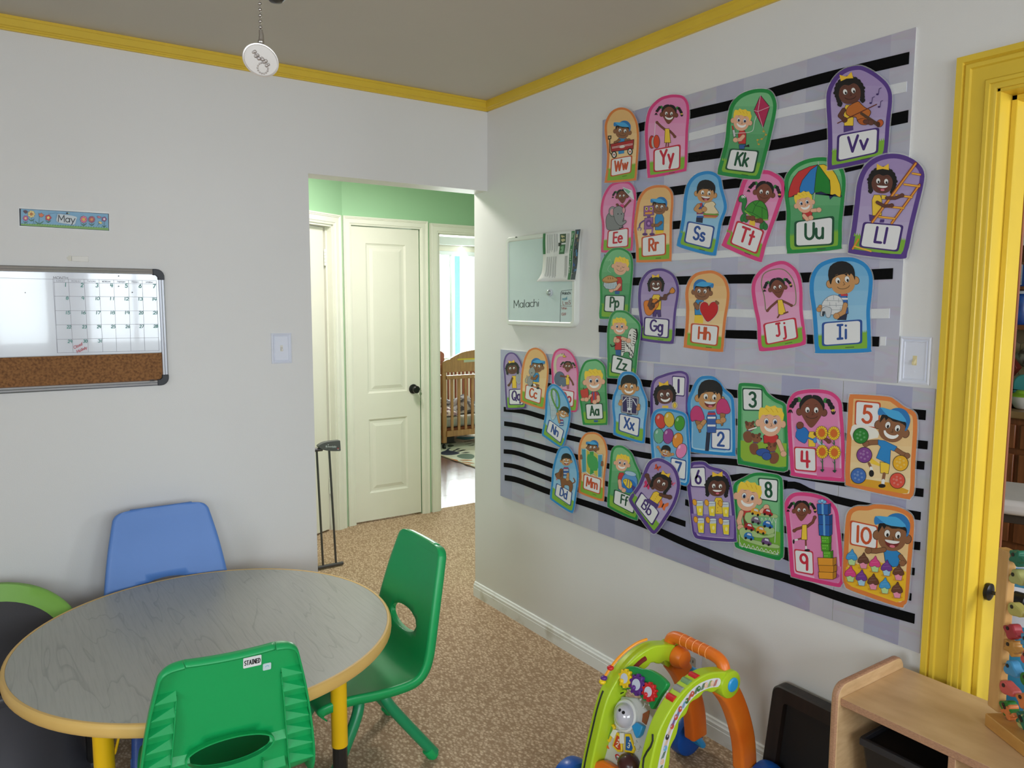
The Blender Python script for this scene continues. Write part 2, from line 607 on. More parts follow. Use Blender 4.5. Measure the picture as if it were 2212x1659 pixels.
def door_field(a, yf):
    mb = MB()
    steps = [(0, 0), (0.006, 0.005), (0.014, 0.008), (0.020, 0.007), (0.028, 0.007), (0.050, 0.001)]
    for k in range(len(steps) - 1):
        (w0, d0), (w1, d1) = steps[k], steps[k + 1]
        o = [(a[0] + w0, a[2] + w0), (a[1] - w0, a[2] + w0), (a[1] - w0, a[3] - w0), (a[0] + w0, a[3] - w0)]
        q = [(a[0] + w1, a[2] + w1), (a[1] - w1, a[2] + w1), (a[1] - w1, a[3] - w1), (a[0] + w1, a[3] - w1)]
        mb.add([(x, yf + d0, z) for x, z in o] + [(x, yf + d1, z) for x, z in q], [(i, (i + 1) % 4, 4 + (i + 1) % 4, 4 + i) for i in range(4)])
    w1, d1 = steps[-1]
    mb.add([(a[0] + w1, yf + d1, a[2] + w1), (a[1] - w1, yf + d1, a[2] + w1), (a[1] - w1, yf + d1, a[3] - w1), (a[0] + w1, yf + d1, a[3] - w1)], [(0, 1, 2, 3)])
    return mb


PAN = [(0.092, 0.386, 0.893, 1.900), (0.094, 0.386, 0.203, 0.715)]
mb = MB()
door_panels(mb, DX0 + .002, DX1 - .005, 0.012, DH, PAN, yf, .036)
mb.build('slab', M_DOOR, r, sharp=15)
for a in PAN:
    door_field(a, yf).build('panel', M_DOOR, r, sharp=15)
o = MB().lathe([(0.033, 0), (0.034, 0.004), (0.030, 0.010), (0.016, 0.014), (0.013, 0.026), (0.020, 0.034), (0.026, 0.042), (0.026, 0.056), (0.020, 0.062), (0.001, 0.063)], (0.433, yf, 0.905), 20, (0, -1, 0)).build('door_knob', M_BLK, r)
for z in (1.79, 0.30):
    h = MB()
    for k in range(5):
        h.lathe([(0.005, 0), (0.0065, 0.002), (0.0065, 0.019), (0.005, 0.021)], (DX0 - .003, yf - .006, z - .05 + k * .0212), 10)
    h.build('hinge', M_HINGE, r)
t = thing('key', 'small steel key hanging from a ring in the black door knob', 'key', (0.462, yf - .07, 0.86))
mb = MB()
mb.tube([(0.455 + .010 * cos(q * pi / 7), yf - .068, 0.893 + .010 * sin(q * pi / 7)) for q in range(14)], 0.0011, 6, closed=True)
mb.build('key_ring', M_STEEL, t)
MB().prism(rrect(0.447, 0.866, 0.465, 0.886, .006) , lambda a, b, d: Vector((a, yf - d, b)), .067, .070).build('bow', M_STEEL, t)
MB().box(0.4535, 0.4585, yf - .0695, yf - .0675, 0.832, 0.868).box(0.4505, 0.4535, yf - .0695, yf - .0675, 0.838, 0.846).build('blade', M_STEEL, t)

# door standing ajar in the angled wall, hinged on the side nearest the corner
r = sroot('door_2', hw(S0 + .03, 0.01, -.04))
mb = MB()
hbox(mb, S0 + .0415, S0 + .76, 0.012, 1.982, -.075, -.040)
mb.build('slab', M_DOOR, r, bev=0.002)
for z in (1.79, 0.30):
    h = MB()
    p = hw(S0 + .033, z, -.036)
    for k in range(5):
        h.lathe([(0.005, 0), (0.0075, 0.002), (0.0075, 0.019), (0.005, 0.021)], (p.x, p.y, z - .05 + k * .0212), 10)
    h.build('hinge', M_HINGE, r)

# ------------------------------------------------------------------ bedroom
M_WOOD = mat('dark_floorboards', (112, 66, 52), 0.22, bump=0.1, bscale=30, stretch=(1, 9, 1), rgb2=(78, 44, 36), vscale=14)
M_BED = mat('bedroom_wall_paint', (224, 220, 206), 0.6, var=0.03)
fl = sroot('floor_bedroom', (0.2, 1.7, 0))
MB().box(0.2, 4.1, 1.7, 5.2, -0.1, -0.004).build('subfloor', M_DARK, fl)
pm = None
k = 0
for j in range(23):
    y0 = 1.70 + j * .15
    xo = 0.2 - (j * .37) % .9
    for i in range(5):
        x0, x1 = max(0.2, xo + i * .9), min(4.1, xo + (i + 1) * .9)
        if x1 - x0 < .05:
            continue
        MB().box(x0 + .0008, x1 - .0008, y0 + .0008, y0 + .1492, -.004, 0.0 + .0004 * (k % 3)).build('plank', M_WOOD, fl)
        k += 1
mb = MB()
mb.box(0.2, 2.2, 5.2, 5.3, 0, ZC).box(3.7, 4.1, 5.2, 5.3, 0, ZC).box(2.2, 3.7, 5.2, 5.3, 0, 0.78).box(2.2, 3.7, 5.2, 5.3, 2.15, ZC)
struct(mb.build('wall_bedroom_far', M_BED))
struct(MB().box(0.1, 0.2, 1.77, 5.2, 0, ZC).build('wall_bedroom_left', M_BED))
struct(MB().box(4.1, 4.2, 1.77, 5.2, 0, ZC).build('wall_bedroom_right', M_BED))
wx = hit(975, 600, 1, 5.2).x
M_ALU = mat('white_window_vinyl', (222, 230, 234), 0.4)
window(5, lambda a, z, d: Vector((a, 5.2 - d, z)), 2.2, 3.7, 0.78, 2.15, (wx,), M_ALU)
o = MB().box(2.15, 3.75, 5.12, 5.18, 2.22, 2.40).build('roller_blind', mat('blind_cassette', (205, 214, 216), 0.5))
tag(o, 'pale grey blind cassette across the top of the bedroom window', 'blind')
gx = hit(990, 650, 1, 6.0)
o = MB().box(gx.x - .025, gx.x + .025, 6.0, 6.05, -.3, 2.9).build('porch_post', mat('mint_green_paint', (120, 205, 175), 0.6))
tag(o, 'mint green post standing outside the bedroom window', 'post')

# ------------------------------------------------------------------ flat print: thin layered polygons with a colour attribute
def print_mat(name, rough, coat=0.0):
    m = bpy.data.materials.new(name)
    m.use_nodes = True
    N, L = m.node_tree.nodes, m.node_tree.links
    b = N['Principled BSDF']
    at = N.new('ShaderNodeAttribute')
    at.attribute_name = 'ink'
    no = N.new('ShaderNodeTexNoise')
    no.inputs['Scale'].default_value = 900
    mx = N.new('ShaderNodeMixRGB')
    mx.blend_type = 'MULTIPLY'
    mx.inputs[0].default_value = 0.10
    L.new(at.outputs['Color'], mx.inputs[1])
    L.new(no.outputs['Fac'], mx.inputs[2])
    L.new(mx.outputs[0], b.inputs['Base Color'])
    b.inputs['Roughness'].default_value = rough
    b.inputs['Coat Weight'].default_value = coat
    return m


M_PRINT = print_mat('glossy_print', 0.42)
M_INK = print_mat('dry_marker_ink', 0.5)
STEP = 2.2e-5


class Art:
    """draws in the photograph's zoom coordinates (fr) or in plane metres (fr None) on a wall plane"""

    def __init__(s, axis, val, out=-1, fn=None):
        s.axis, s.val, s.out, s.fn = axis, val, out, fn
        s.fr = (0, 0, 1)
        s.st = []
        s.lay = 0
        s.v, s.f, s.c = [], [], []

    def frame(s, fr):
        s.fr = fr
        return s

    def push(s, cx, cy, r, deg=0, flip=1):
        s.st.append((cx, cy, r, cos(radians(deg)), sin(radians(deg)), flip))
        return s

    def pop(s):
        s.st.pop()
        return s

    def loc(s, q):
        x, y = q
        for cx, cy, r, c, sn, fl in reversed(s.st):
            x, y = x * r * fl, y * r
            x, y = cx + x * c - y * sn, cy + x * sn + y * c
        return x, y

    def wpt(s, q):
        x, y = q
        d = s.out * s.lay * STEP
        if s.fn:
            return s.fn(x, y, s.lay * STEP)
        x0, y0, k = s.fr
        p = hit(x0 + x / k, y0 + y / k, s.axis, s.val)
        p[s.axis] = s.val + d
        return p

    def raw(s, pts, col, new=True):
        if new:
            s.lay += 1
        b = len(s.v)
        s.v += [s.wpt(q) for q in pts]
        s.f.append(tuple(range(b, b + len(pts))))
        s.c.append(col)

    def p(s, pts, col, sm=0, o=0, oc=None):
        pts = [s.loc(q) for q in pts]
        if sm:
            pts = crom(pts, sm)
        s.raw(pts, col)
        if o:
            s.stroke(pts + [pts[0]], o, oc or (40, 25, 20))
        return s

    def e(s, cx, cy, rx, ry, col, rot=0, n=18, o=0, oc=None):
        c, sn = cos(radians(rot)), sin(radians(rot))
        pts = [(cx + rx * cos(2 * pi * i / n) * c - ry * sin(2 * pi * i / n) * sn, cy + rx * cos(2 * pi * i / n) * sn + ry * sin(2 * pi * i / n) * c) for i in range(n)]
        if o:
            k = (rx + o) / rx, (ry + o) / ry
            s.raw([s.loc((cx + (x - cx) * k[0], cy + (y - cy) * k[1])) for x, y in pts], oc or (40, 25, 20))
        s.raw([s.loc(q) for q in pts], col)
        return s

    def stroke(s, pts, w, col, caps=True):
        """ribbon with mitred bends and round ends; sharp bends start a new piece a hair higher"""
        s.lay += 1
        h = w / 2
        q = [pts[0]]
        for p_ in pts[1:]:
            if math.hypot(p_[0] - q[-1][0], p_[1] - q[-1][1]) > w * .02:
                q.append(p_)
        if len(q) < 2:
            s.raw([(q[0][0] + h * cos(pi * k / 5), q[0][1] + h * sin(pi * k / 5)) for k in range(10)], col, False)
            return
        runs, cur = [], [q[0]]
        for i in range(1, len(q)):
            cur.append(q[i])
            if i < len(q) - 1:
                a0 = math.atan2(q[i][1] - q[i - 1][1], q[i][0] - q[i - 1][0])
                a1 = math.atan2(q[i + 1][1] - q[i][1], q[i + 1][0] - q[i][0])
                d = abs((a1 - a0 + pi) % (2 * pi) - pi)
                ln = min(math.hypot(q[i][0] - q[i - 1][0], q[i][1] - q[i - 1][1]), math.hypot(q[i + 1][0] - q[i][0], q[i + 1][1] - q[i][1]))
                if d > 1.0 or (d > .3 and ln < h * math.tan(d / 2) * 1.1):
                    runs.append(cur)
                    cur = [q[i]]
        runs.append(cur)
        for r in runs:
            n = len(r)
            L_, R_ = [], []
            for i in range(n):
                t0 = (r[i][0] - r[i - 1][0], r[i][1] - r[i - 1][1]) if i else (r[1][0] - r[0][0], r[1][1] - r[0][1])
                t1 = (r[i + 1][0] - r[i][0], r[i + 1][1] - r[i][1]) if i < n - 1 else t0
                l0, l1 = math.hypot(*t0), math.hypot(*t1)
                n0, n1 = (-t0[1] / l0, t0[0] / l0), (-t1[1] / l1, t1[0] / l1)
                mx, my = n0[0] + n1[0], n0[1] + n1[1]
                k = 2 / (mx * mx + my * my)
                L_.append((r[i][0] + mx * k * h, r[i][1] + my * k * h))
                R_.append((r[i][0] - mx * k * h, r[i][1] - my * k * h))
            e0, e1 = [], []
            a1 = math.atan2(r[-1][1] - r[-2][1], r[-1][0] - r[-2][0])
            a0 = math.atan2(r[0][1] - r[1][1], r[0][0] - r[1][0])
            for k in range(1, 6):
                e1.append((r[-1][0] + h * cos(a1 + pi / 2 - pi * k / 6), r[-1][1] + h * sin(a1 + pi / 2 - pi * k / 6)))
                e0.append((r[0][0] + h * cos(a0 + pi / 2 - pi * k / 6), r[0][1] + h * sin(a0 + pi / 2 - pi * k / 6)))
            for i in range(n - 1):
                s.raw([L_[i], L_[i + 1], R_[i + 1], R_[i]], col, False)
            s.lay += .12
            s.raw([L_[-1]] + e1 + [R_[-1]], col, False)
            s.lay += .12
            s.raw([R_[0]] + e0 + [L_[0]], col, False)
            s.lay += .12

    def s_(s, pts, w, col, sm=0):
        pts = [s.loc(q) for q in pts]
        if sm:
            pts = crom(pts, sm, False)
        k = 1
        for q in s.st:
            k *= q[2]
        s.stroke(pts, w * k, col)
        return s

    def text(s, txt, quad, w, col, gap=0.2, sq=1.0):
        """single-stroke letters in a quad tl,tr,br,bl; cap height and baseline are the quad's edges"""
        tot = sum(GL[c][0] + gap for c in txt) - gap
        tl, tr, br, bl = quad
        hh = math.hypot(tl[0] - bl[0], tl[1] - bl[1])
        x = 0
        for ch in txt:
            adv, strokes = GL[ch]
            for st in strokes:
                pts = []
                for gx, gy in st:
                    a, b = (x + gx) / tot, gy
                    top = (tl[0] + (tr[0] - tl[0]) * a, tl[1] + (tr[1] - tl[1]) * a)
                    bot = (bl[0] + (br[0] - bl[0]) * a, bl[1] + (br[1] - bl[1]) * a)
                    pts.append(s.loc((bot[0] + (top[0] - bot[0]) * b, bot[1] + (top[1] - bot[1]) * b)))
                s.stroke(pts, w * hh, col)
            x += adv + gap
        return s

    def build(s, name, m, parent=None):
        me = bpy.data.meshes.new(name)
        org = ORG.get(parent, Vector((0, 0, 0))) if parent else Vector((0, 0, 0))
        me.from_pydata([v - org for v in s.v], [], s.f)
        me.materials.append(m)
        at = me.color_attributes.new('ink', 'FLOAT_COLOR', 'CORNER')
        buf = []
        for f, c in zip(s.f, s.c):
            buf += list(lin(c)) * len(f)
        at.data.foreach_set('color', buf)
        o = bpy.data.objects.new(name, me)
        COL.objects.link(o)
        if parent:
            o.parent = parent
        ORG[o] = org
        return o


def arc(cx, cy, rx, ry, a0, a1, n=8):
    return [(cx + rx * cos(radians(a0 + (a1 - a0) * i / n)), cy + ry * sin(radians(a0 + (a1 - a0) * i / n))) for i in range(n + 1)]


def _O(cx, cy, rx, ry):
    return arc(cx, cy, rx, ry, 90, 450, 14)


X = 0.62
GL = {
    ' ': (0.35, []),
    'A': (.68, [[(0, 0), (.34, 1), (.68, 0)], [(.12, .34), (.56, .34)]]),
    'B': (.56, [[(0, 0), (0, 1), (.25, 1)] + arc(.25, .77, .24, .23, 90, -90) + [(0, .54)], [(.25, .54)] + arc(.28, .27, .28, .27, 90, -90) + [(0, 0)]]),
    'C': (.7, [arc(.42, .5, .42, .5, 50, 310, 12)]),
    'D': (.64, [[(0, 0), (0, 1), (.2, 1)] + arc(.2, .5, .44, .5, 90, -90, 10) + [(0, 0)]]),
    'E': (.5, [[(.5, 1), (0, 1), (0, 0), (.5, 0)], [(0, .52), (.44, .52)]]),
    'F': (.5, [[(.5, 1), (0, 1), (0, 0)], [(0, .52), (.42, .52)]]),
    'G': (.8, [arc(.42, .5, .42, .5, 50, 350, 14) + [(.8, .45), (.46, .45)]]),
    'H': (.62, [[(0, 0), (0, 1)], [(.62, 0), (.62, 1)], [(0, .52), (.62, .52)]]),
    'I': (.4, [[(.2, 0), (.2, 1)], [(.02, 1), (.38, 1)], [(.02, 0), (.38, 0)]]),
    'J': (.5, [[(.14, 1), (.46, 1)], [(.34, 1), (.34, .24)] + arc(.17, .2, .17, .2, 0, -130)]),
    'K': (.6, [[(0, 0), (0, 1)], [(.54, 1), (.02, .44)], [(.2, .62), (.58, 0)]]),
    'L': (.46, [[(0, 1), (0, 0), (.46, 0)]]),
    'M': (.8, [[(0, 0), (.06, 1), (.4, .25), (.74, 1), (.8, 0)]]),
    'N': (.64, [[(0, 0), (0, 1), (.64, 0), (.64, 1)]]),
    'O': (.84, [_O(.42, .5, .42, .5)]),
    'P': (.54, [[(0, 0), (0, 1), (.26, 1)] + arc(.26, .72, .28, .28, 90, -90) + [(0, .44)]]),
    'Q': (.84, [_O(.42, .5, .42, .5), [(.5, .26), (.84, -.08)]]),
    'R': (.56, [[(0, 0), (0, 1), (.26, 1)] + arc(.26, .74, .26, .26, 90, -90) + [(0, .48)], [(.24, .48), (.56, 0)]]),
    'S': (.54, [arc(.28, .75, .26, .25, 30, 260, 8) + arc(.27, .25, .27, .25, 80, -150, 8)]),
    'T': (.66, [[(0, 1), (.66, 1)], [(.33, 1), (.33, 0)]]),
    'U': (.62, [[(0, 1), (0, .31)] + arc(.31, .31, .31, .31, 180, 360) + [(.62, 1)]]),
    'V': (.66, [[(0, 1), (.33, 0), (.66, 1)]]),
    'W': (.96, [[(0, 1), (.24, 0), (.48, .9), (.72, 0), (.96, 1)]]),
    'X': (.64, [[(0, 1), (.64, 0)], [(.64, 1), (0, 0)]]),
    'Y': (.64, [[(0, 1), (.32, .48), (.64, 1)], [(.32, .48), (.32, 0)]]),
    'Z': (.6, [[(0, 1), (.58, 1), (0, 0), (.6, 0)]]),
    'a': (.54, [_O(.26, .31, .26, .31), [(.54, X), (.54, 0)]]),
    'b': (.54, [[(0, 1), (0, 0)], _O(.28, .31, .26, .31)]),
    'c': (.48, [arc(.3, .31, .3, .31, 50, 310, 10)]),
    'd': (.54, [[(.54, 1), (.54, 0)], _O(.26, .31, .26, .31)]),
    'e': (.56, [[(0, .33), (.55, .33)] + arc(.28, .31, .28, .31, 5, 310, 12)]),
    'f': (.38, [arc(.3, .82, .16, .18, 60, 180, 5) + [(.14, 0)], [(0, .58), (.34, .58)]]),
    'g': (.54, [_O(.26, .31, .26, .31), [(.54, X), (.54, -.12)] + arc(.28, -.12, .26, .24, 0, -140, 7)]),
    'h': (.5, [[(0, 1), (0, 0)], [(0, .36)] + arc(.25, .36, .25, .26, 180, 0, 8) + [(.5, 0)]]),
    'i': (.12, [[(.06, X), (.06, 0)], [(.06, .92), (.06, .93)]]),
    'j': (.26, [[(.2, X), (.2, -.14)] + arc(.04, -.14, .16, .2, 0, -110, 5), [(.2, .92), (.2, .93)]]),
    'k': (.48, [[(0, 1), (0, 0)], [(.42, X), (.02, .26)], [(.16, .38), (.46, 0)]]),
    'l': (.12, [[(.06, 1), (.06, 0)]]),
    'm': (.84, [[(0, X), (0, 0)], [(0, .38)] + arc(.21, .38, .21, .24, 180, 0, 7) + [(.42, 0)], [(.42, .38)] + arc(.63, .38, .21, .24, 180, 0, 7) + [(.84, 0)]]),
    'n': (.5, [[(0, X), (0, 0)], [(0, .36)] + arc(.25, .36, .25, .26, 180, 0, 8) + [(.5, 0)]]),
    'o': (.58, [_O(.29, .31, .29, .31)]),
    'p': (.54, [[(0, X), (0, -.36)], _O(.28, .31, .26, .31)]),
    'q': (.6, [_O(.26, .31, .26, .31), [(.54, X), (.54, -.34), (.64, -.24)]]),
    'r': (.34, [[(0, X), (0, 0)], [(0, .36)] + arc(.22, .38, .22, .23, 180, 60, 5)]),
    's': (.42, [arc(.22, .46, .19, .155, 30, 260, 7) + arc(.21, .155, .21, .155, 80, -150, 7)]),
    't': (.38, [[(.17, .95), (.17, 0)], [(0, .62), (.36, .62)]]),
    'u': (.5, [[(0, X), (0, .25)] + arc(.25, .25, .25, .25, 180, 360) + [(.5, X)], [(.5, X), (.5, 0)]]),
    'v': (.5, [[(0, X), (.25, 0), (.5, X)]]),
    'w': (.74, [[(0, X), (.19, 0), (.37, .58), (.55, 0), (.74, X)]]),
    'x': (.5, [[(0, X), (.5, 0)], [(.5, X), (0, 0)]]),
    'y': (.52, [[(0, X), (.27, 0)], [(.52, X), (.14, -.36)]]),
    'z': (.48, [[(0, X), (.46, X), (0, 0), (.48, 0)]]),
    '0': (.6, [_O(.3, .5, .3, .5)]), '1': (.12, [[(.06, 1), (.06, 0)]]),
    '2': (.58, [arc(.28, .7, .27, .3, 165, -20, 8) + [(0, 0), (.58, 0)]]),
    '3': (.54, [arc(.26, .75, .25, .25, 150, -80, 8), arc(.26, .26, .28, .27, 85, -150, 8)]),
    '4': (.6, [[(.06, 1), (.02, .38), (.6, .38)], [(.44, 1), (.44, 0)]]),
    '5': (.54, [[(.5, 1), (.1, 1), (.06, .55)] + arc(.24, .31, .3, .32, 115, -150, 10)]),
    '6': (.54, [[(.38, 1), (.06, .45)] + arc(.27, .29, .27, .29, 160, 520, 12)]),
    '7': (.54, [[(0, 1), (.54, 1), (.16, 0)]]),
    '8': (.54, [_O(.27, .76, .23, .24), _O(.27, .27, .27, .27)]),
    '9': (.54, [_O(.26, .71, .26, .29), [(.52, .71), (.50, .3), (.48, 0)]]),
}

# ------------------------------------------------------------------ things on the walls
def switch(loc, fn, label, down, M, MT):
    """framed toggle plate; fn(a, b, d) with a sideways, b up, d out of the wall, metres from the plate's centre"""
    t = thing('light_switch', label, 'light switch', loc)
    mb = MB()
    W, H = .041, .062
    st = [(0, 0, 0), (0, 0, .006), (.004, .004, .0075), (.010, .010, .004), (.011, .011, .0062), (.013, .013, .0062), (.014, .014, .004)]
    for k in range(len(st) - 1):
        (w0, h0, d0), (w1, h1, d1) = st[k], st[k + 1]
        o = [(-W + w0, -H + h0), (W - w0, -H + h0), (W - w0, H - h0), (-W + w0, H - h0)]
        q = [(-W + w1, -H + h1), (W - w1, -H + h1), (W - w1, H - h1), (-W + w1, H - h1)]
        mb.add([fn(a, b, d0) for a, b in o] + [fn(a, b, d1) for a, b in q], [(i, (i + 1) % 4, 4 + (i + 1) % 4, 4 + i) for i in range(4)])
    w1, h1, d1 = st[-1]
    mb.add([fn(a, b, d1) for a, b in ((-W + w1, -H + h1), (W - w1, -H + h1), (W - w1, H - h1), (-W + w1, H - h1))], [(0, 1, 2, 3)])
    mb.build('cover_plate', M, t, sharp=15)
    MB().prism([(-.0055, -.0125), (.0055, -.0125), (.0055, .0125), (-.0055, .0125)], fn, .0035, .0046).build('toggle_slot', MT, t)
    sg = -1 if down else 1
    mb = MB()
    mb.hexa([fn(-.0042, -.006, .004), fn(.0042, -.006, .004), fn(.0035, sg * .007 - .004, .0125), fn(-.0035, sg * .007 - .004, .0125), fn(-.0042, .006, .004), fn(.0042, .006, .004), fn(.0035, sg * .007 + .004, .0125), fn(-.0035, sg * .007 + .004, .0125)])
    mb.build('toggle', MT, t, bev=.0008)
    for b in (-.030, .030):
        MB().prism([(.0028 * cos(q * pi / 6), b + .0028 * sin(q * pi / 6)) for q in range(12)], fn, .0035, .0050).build('screw', M, t)
    return t


M_PLATE = mat('switch_plate_plastic', (222, 226, 240), 0.35, var=0.02)
M_TOG = mat('ivory_toggle', (226, 212, 166), 0.4)
M_TOGW = mat('white_toggle', (226, 222, 214), 0.4)
switch((-1.0105, 0, 1.3155), lambda a, b, d: Vector((-1.0105 + a, -d, 1.3155 + b)), 'white framed toggle switch on the left wall beside the hall opening', True, M_PLATE, M_TOGW)
switch((0, -2.090, 1.3555), lambda a, b, d: Vector((-d, -2.090 - a, 1.3555 + b)), 'white framed toggle switch with ivory lever beside the yellow door frame', True, M_PLATE, M_TOG)

# outlet behind the walker toy
t = thing('wall_outlet', 'white wall outlet low on the wall behind the orange toy handle', 'outlet', (0, -1.36, 0.22))
fo = lambda a, b, d: Vector((-d, -1.36 - a, .22 + b))
MB().prism(rrect(-.040, -.060, .040, .060, .006), fo, 0, .006).build('cover_plate', M_PLATE, t, bev=.001)
MB().prism(rrect(-.018, -.035, .018, .035, .006), fo, .006, .0075).build('receptacle', mat('outlet_grey', (176, 172, 168), 0.5), t)
for b in (-.02, .02):
    MB().prism([(-.008, b - .005), (-.005, b - .005), (-.005, b + .005), (-.008, b + .005)], fo, .0072, .0080).prism([(.005, b - .005), (.008, b - .005), (.008, b + .005), (.005, b + .005)], fo, .0072, .0080).build('slot', M_BLK, t)

# month sign
A_M = (20, 430, 9.217)
t = thing('month_sign', 'long blue card with flowers reading May taped above the whiteboard', 'sign', hit(140, 475, 1, -.001))
MS = [(196, 186), (1982, 290), (1990, 632), (206, 532)]
sg = Art(1, -.0035).frame(A_M)
lam = MB()
lo = [(178, 168), (1990, 262), (2004, 642), (194, 545)]
lam.add([hit(20 + x / 9.217, 430 + y / 9.217, 1, -.0008) for x, y in lo] + [hit(20 + x / 9.217, 430 + y / 9.217, 1, -.0034) for x, y in lo], [(0, 1, 2, 3), (4, 5, 6, 7), (0, 1, 5, 4), (1, 2, 6, 5), (2, 3, 7, 6), (3, 0, 4, 7)])
M_LAM = mat('laminate_edge', (238, 240, 240), 0.15, spec=0.7, var=0.02)
lam.build('laminate', M_LAM, t)
sg.p(MS, (30, 34, 52))
sg.p([(232, 196), (1966, 298), (1976, 622), (232, 522)], (128, 178, 212))
sg.p([(232, 490), (700, 500), (1200, 530), (1970, 575), (1976, 622), (232, 522)], (128, 178, 92))
for i in range(34):
    x = 250 + i * 51
    y = 492 + (x - 232) * .048
    sg.s_([(x, y + 8), (x + 8, y - 16)], 7, (52, 110, 74))


def flower(a, x, y, r, pc, cc, n=6, stem=None):
    if stem:
        a.s_([(x, y), (x + 4, stem)], 6, (40, 96, 74))
        a.p([(x, stem - 10), (x - r * .9, stem - r * .7), (x - r * .2, stem)], (60, 140, 104), 3, 3)
        a.p([(x, stem - 10), (x + r * .9, stem - r * .7), (x + r * .2, stem)], (60, 140, 104), 3, 3)
    for k in range(n):
        q = 2 * pi * k / n
        a.e(x + r * .62 * cos(q), y + r * .62 * sin(q), r * .42, r * .42, pc, n=10, o=3)
    a.e(x, y, r * .45, r * .45, cc, n=12)


flower(sg, 325, 382, 52, (200, 92, 150), (240, 210, 140), 6, 480)
flower(sg, 440, 300, 70, (236, 214, 140), (190, 120, 50), 7, 440)
sg.s_([(480, 420), (490, 495)], 6, (40, 96, 74))
sg.s_([(600, 330), (592, 490)], 7, (40, 96, 74))
sg.p([(585, 280), (610, 300), (640, 275), (660, 300), (692, 315), (650, 362), (600, 345)], (222, 122, 78), 3, 4)
for sx in (-1, 1):
    sg.p([(596, 492), (596 + sx * 85, 440), (596 + sx * 40, 490)], (60, 140, 104), 3, 3)
flower(sg, 776, 372, 60, (206, 58, 70), (250, 220, 120), 5, 470)
flower(sg, 1480, 406, 68, (222, 120, 150), (230, 190, 60), 8, 530)
flower(sg, 1640, 408, 62, (180, 90, 110), (222, 150, 80), 9, 530)
flower(sg, 1888, 402, 48, (150, 84, 140), (235, 220, 220), 5, 560)
sg.p([(1770, 460), (1810, 445), (1850, 480), (1810, 500)], (236, 214, 140), 3, 4)
sg.s_([(1785, 490), (1755, 530)], 6, (40, 96, 74))
sg.p([(280, 235), (330, 225), (365, 255), (330, 290), (300, 270)], (92, 54, 70), 3, 3)
sg.p([(1745, 350), (1780, 340), (1830, 365), (1780, 385)], (200, 120, 140), 3, 3)
sg.e(1150, 285, 20, 20, (40, 40, 40)).e(1185, 285, 18, 14, (170, 190, 150))
sg.s_([(770, 285), (840, 290), (920, 275), (1000, 290), (1120, 295)], 4, (80, 110, 150))
sg.p([(960, 330), (1000, 300), (1320, 350), (1330, 420), (1290, 510), (1180, 500), (950, 455)], (206, 216, 222), 4)
sg.text('May', [(975, 318), (1310, 345), (1300, 470), (975, 448)], .13, (24, 24, 34), .16)
sg.build('printed_face', M_PRINT, t)

# empty clear clip stuck on the wall between sign and board
t = thing('adhesive_strip', 'small clear adhesive hanging strip on wall between sign and whiteboard', 'adhesive strip', hit(168, 558, 1, 0))
MB().prism([(144, 557), (149, 552), (154, 552), (154, 564), (148, 563)], lambda a, b, d: hit(a, b, 1, -d), 0, .0015).build('pull_tab', mat('clear_tab', (196, 190, 172), 0.25), t)
MB().prism([(155, 553), (191, 554), (191, 566), (155, 564)], lambda a, b, d: hit(a, b, 1, -d), 0, .003).build('pad', mat('clear_pad', (205, 200, 190), 0.2), t, bev=.0005)

# calendar board: dry-erase top, cork strip, aluminium frame, black corners
bx1, bz1, bz0, bx0 = -1.449, 1.6265, 1.190, -2.36
t = thing('calendar_board', 'dry erase calendar board with cork strip and aluminium frame', 'whiteboard', (bx0, 0, bz0))
M_ALUM = mat('anodised_aluminium', (196, 198, 206), 0.3, metal=0.85, var=0.03, stretch=(40, 1, 1))
M_CORN = mat('black_corner_plastic', (38, 40, 48), 0.45)
M_DRY = mat('dry_erase_surface', (222, 226, 236), 0.12, spec=0.6, var=0.02, coat=0.6)
cork = mat('cork', (150, 104, 62), 0.9, bump=0.4, bscale=240, rgb2=(104, 68, 40), vscale=120, lo=.3, hi=.6)
FP = [(0, 0), (0, .016), (.004, .019), (.010, .017), (.013, .019), (.019, .017), (.021, .010), (.021, 0)]


def rail(mb, p0, p1, inward):
    p0, p1, inward = Vector(p0), Vector(p1), Vector(inward)
    n = len(FP)
    mb.add([p + inward * a + Vector((0, -b, 0)) for p in (p0, p1) for a, b in FP], [(j, (j + 1) % n, n + (j + 1) % n, n + j) for j in range(n)] + [tuple(range(n)), tuple(range(n, 2 * n))])
    return mb


CW = .040
for p0, p1, iw in (((bx0 + CW, 0, bz1), (bx1 - CW, 0, bz1), (0, 0, -1)), ((bx0 + CW, 0, bz0), (bx1 - CW, 0, bz0), (0, 0, 1)), ((bx1, 0, bz0 + CW), (bx1, 0, bz1 - CW), (-1, 0, 0)), ((bx0, 0, bz0 + CW), (bx0, 0, bz1 - CW), (1, 0, 0))):
    rail(MB(), p0, p1, iw).build('frame_rail', M_ALUM, t, sharp=20)
for cx, cz, sx, sz in ((bx1, bz1, -1, -1), (bx1, bz0, -1, 1), (bx0, bz1, 1, -1), (bx0, bz0, 1, 1)):
    r_ = .028
    pts = [(0, CW), (.023, CW), (.023, .030), (.030, .023), (CW, .023), (CW, 0), (r_, 0)] + [(r_ - r_ * sin(radians(q)), r_ - r_ * cos(radians(q))) for q in (20, 40, 60, 80)] + [(0, r_)]
    MB().prism(pts, lambda a, b, d: Vector((cx + sx * a, -d, cz + sz * b)), 0, .0205).build('corner_cap', M_CORN, t, bev=.002)
zc = hit(330, 763, 1, -.01).z
MB().box(bx0 + .02, bx1 - .02, -.011, 0, zc + .003, bz1 - .02).build('writing_surface', M_DRY, t)
MB().box(bx0 + .02, bx1 - .02, -.010, 0, bz0 + .02, zc).build('cork_strip', cork, t)
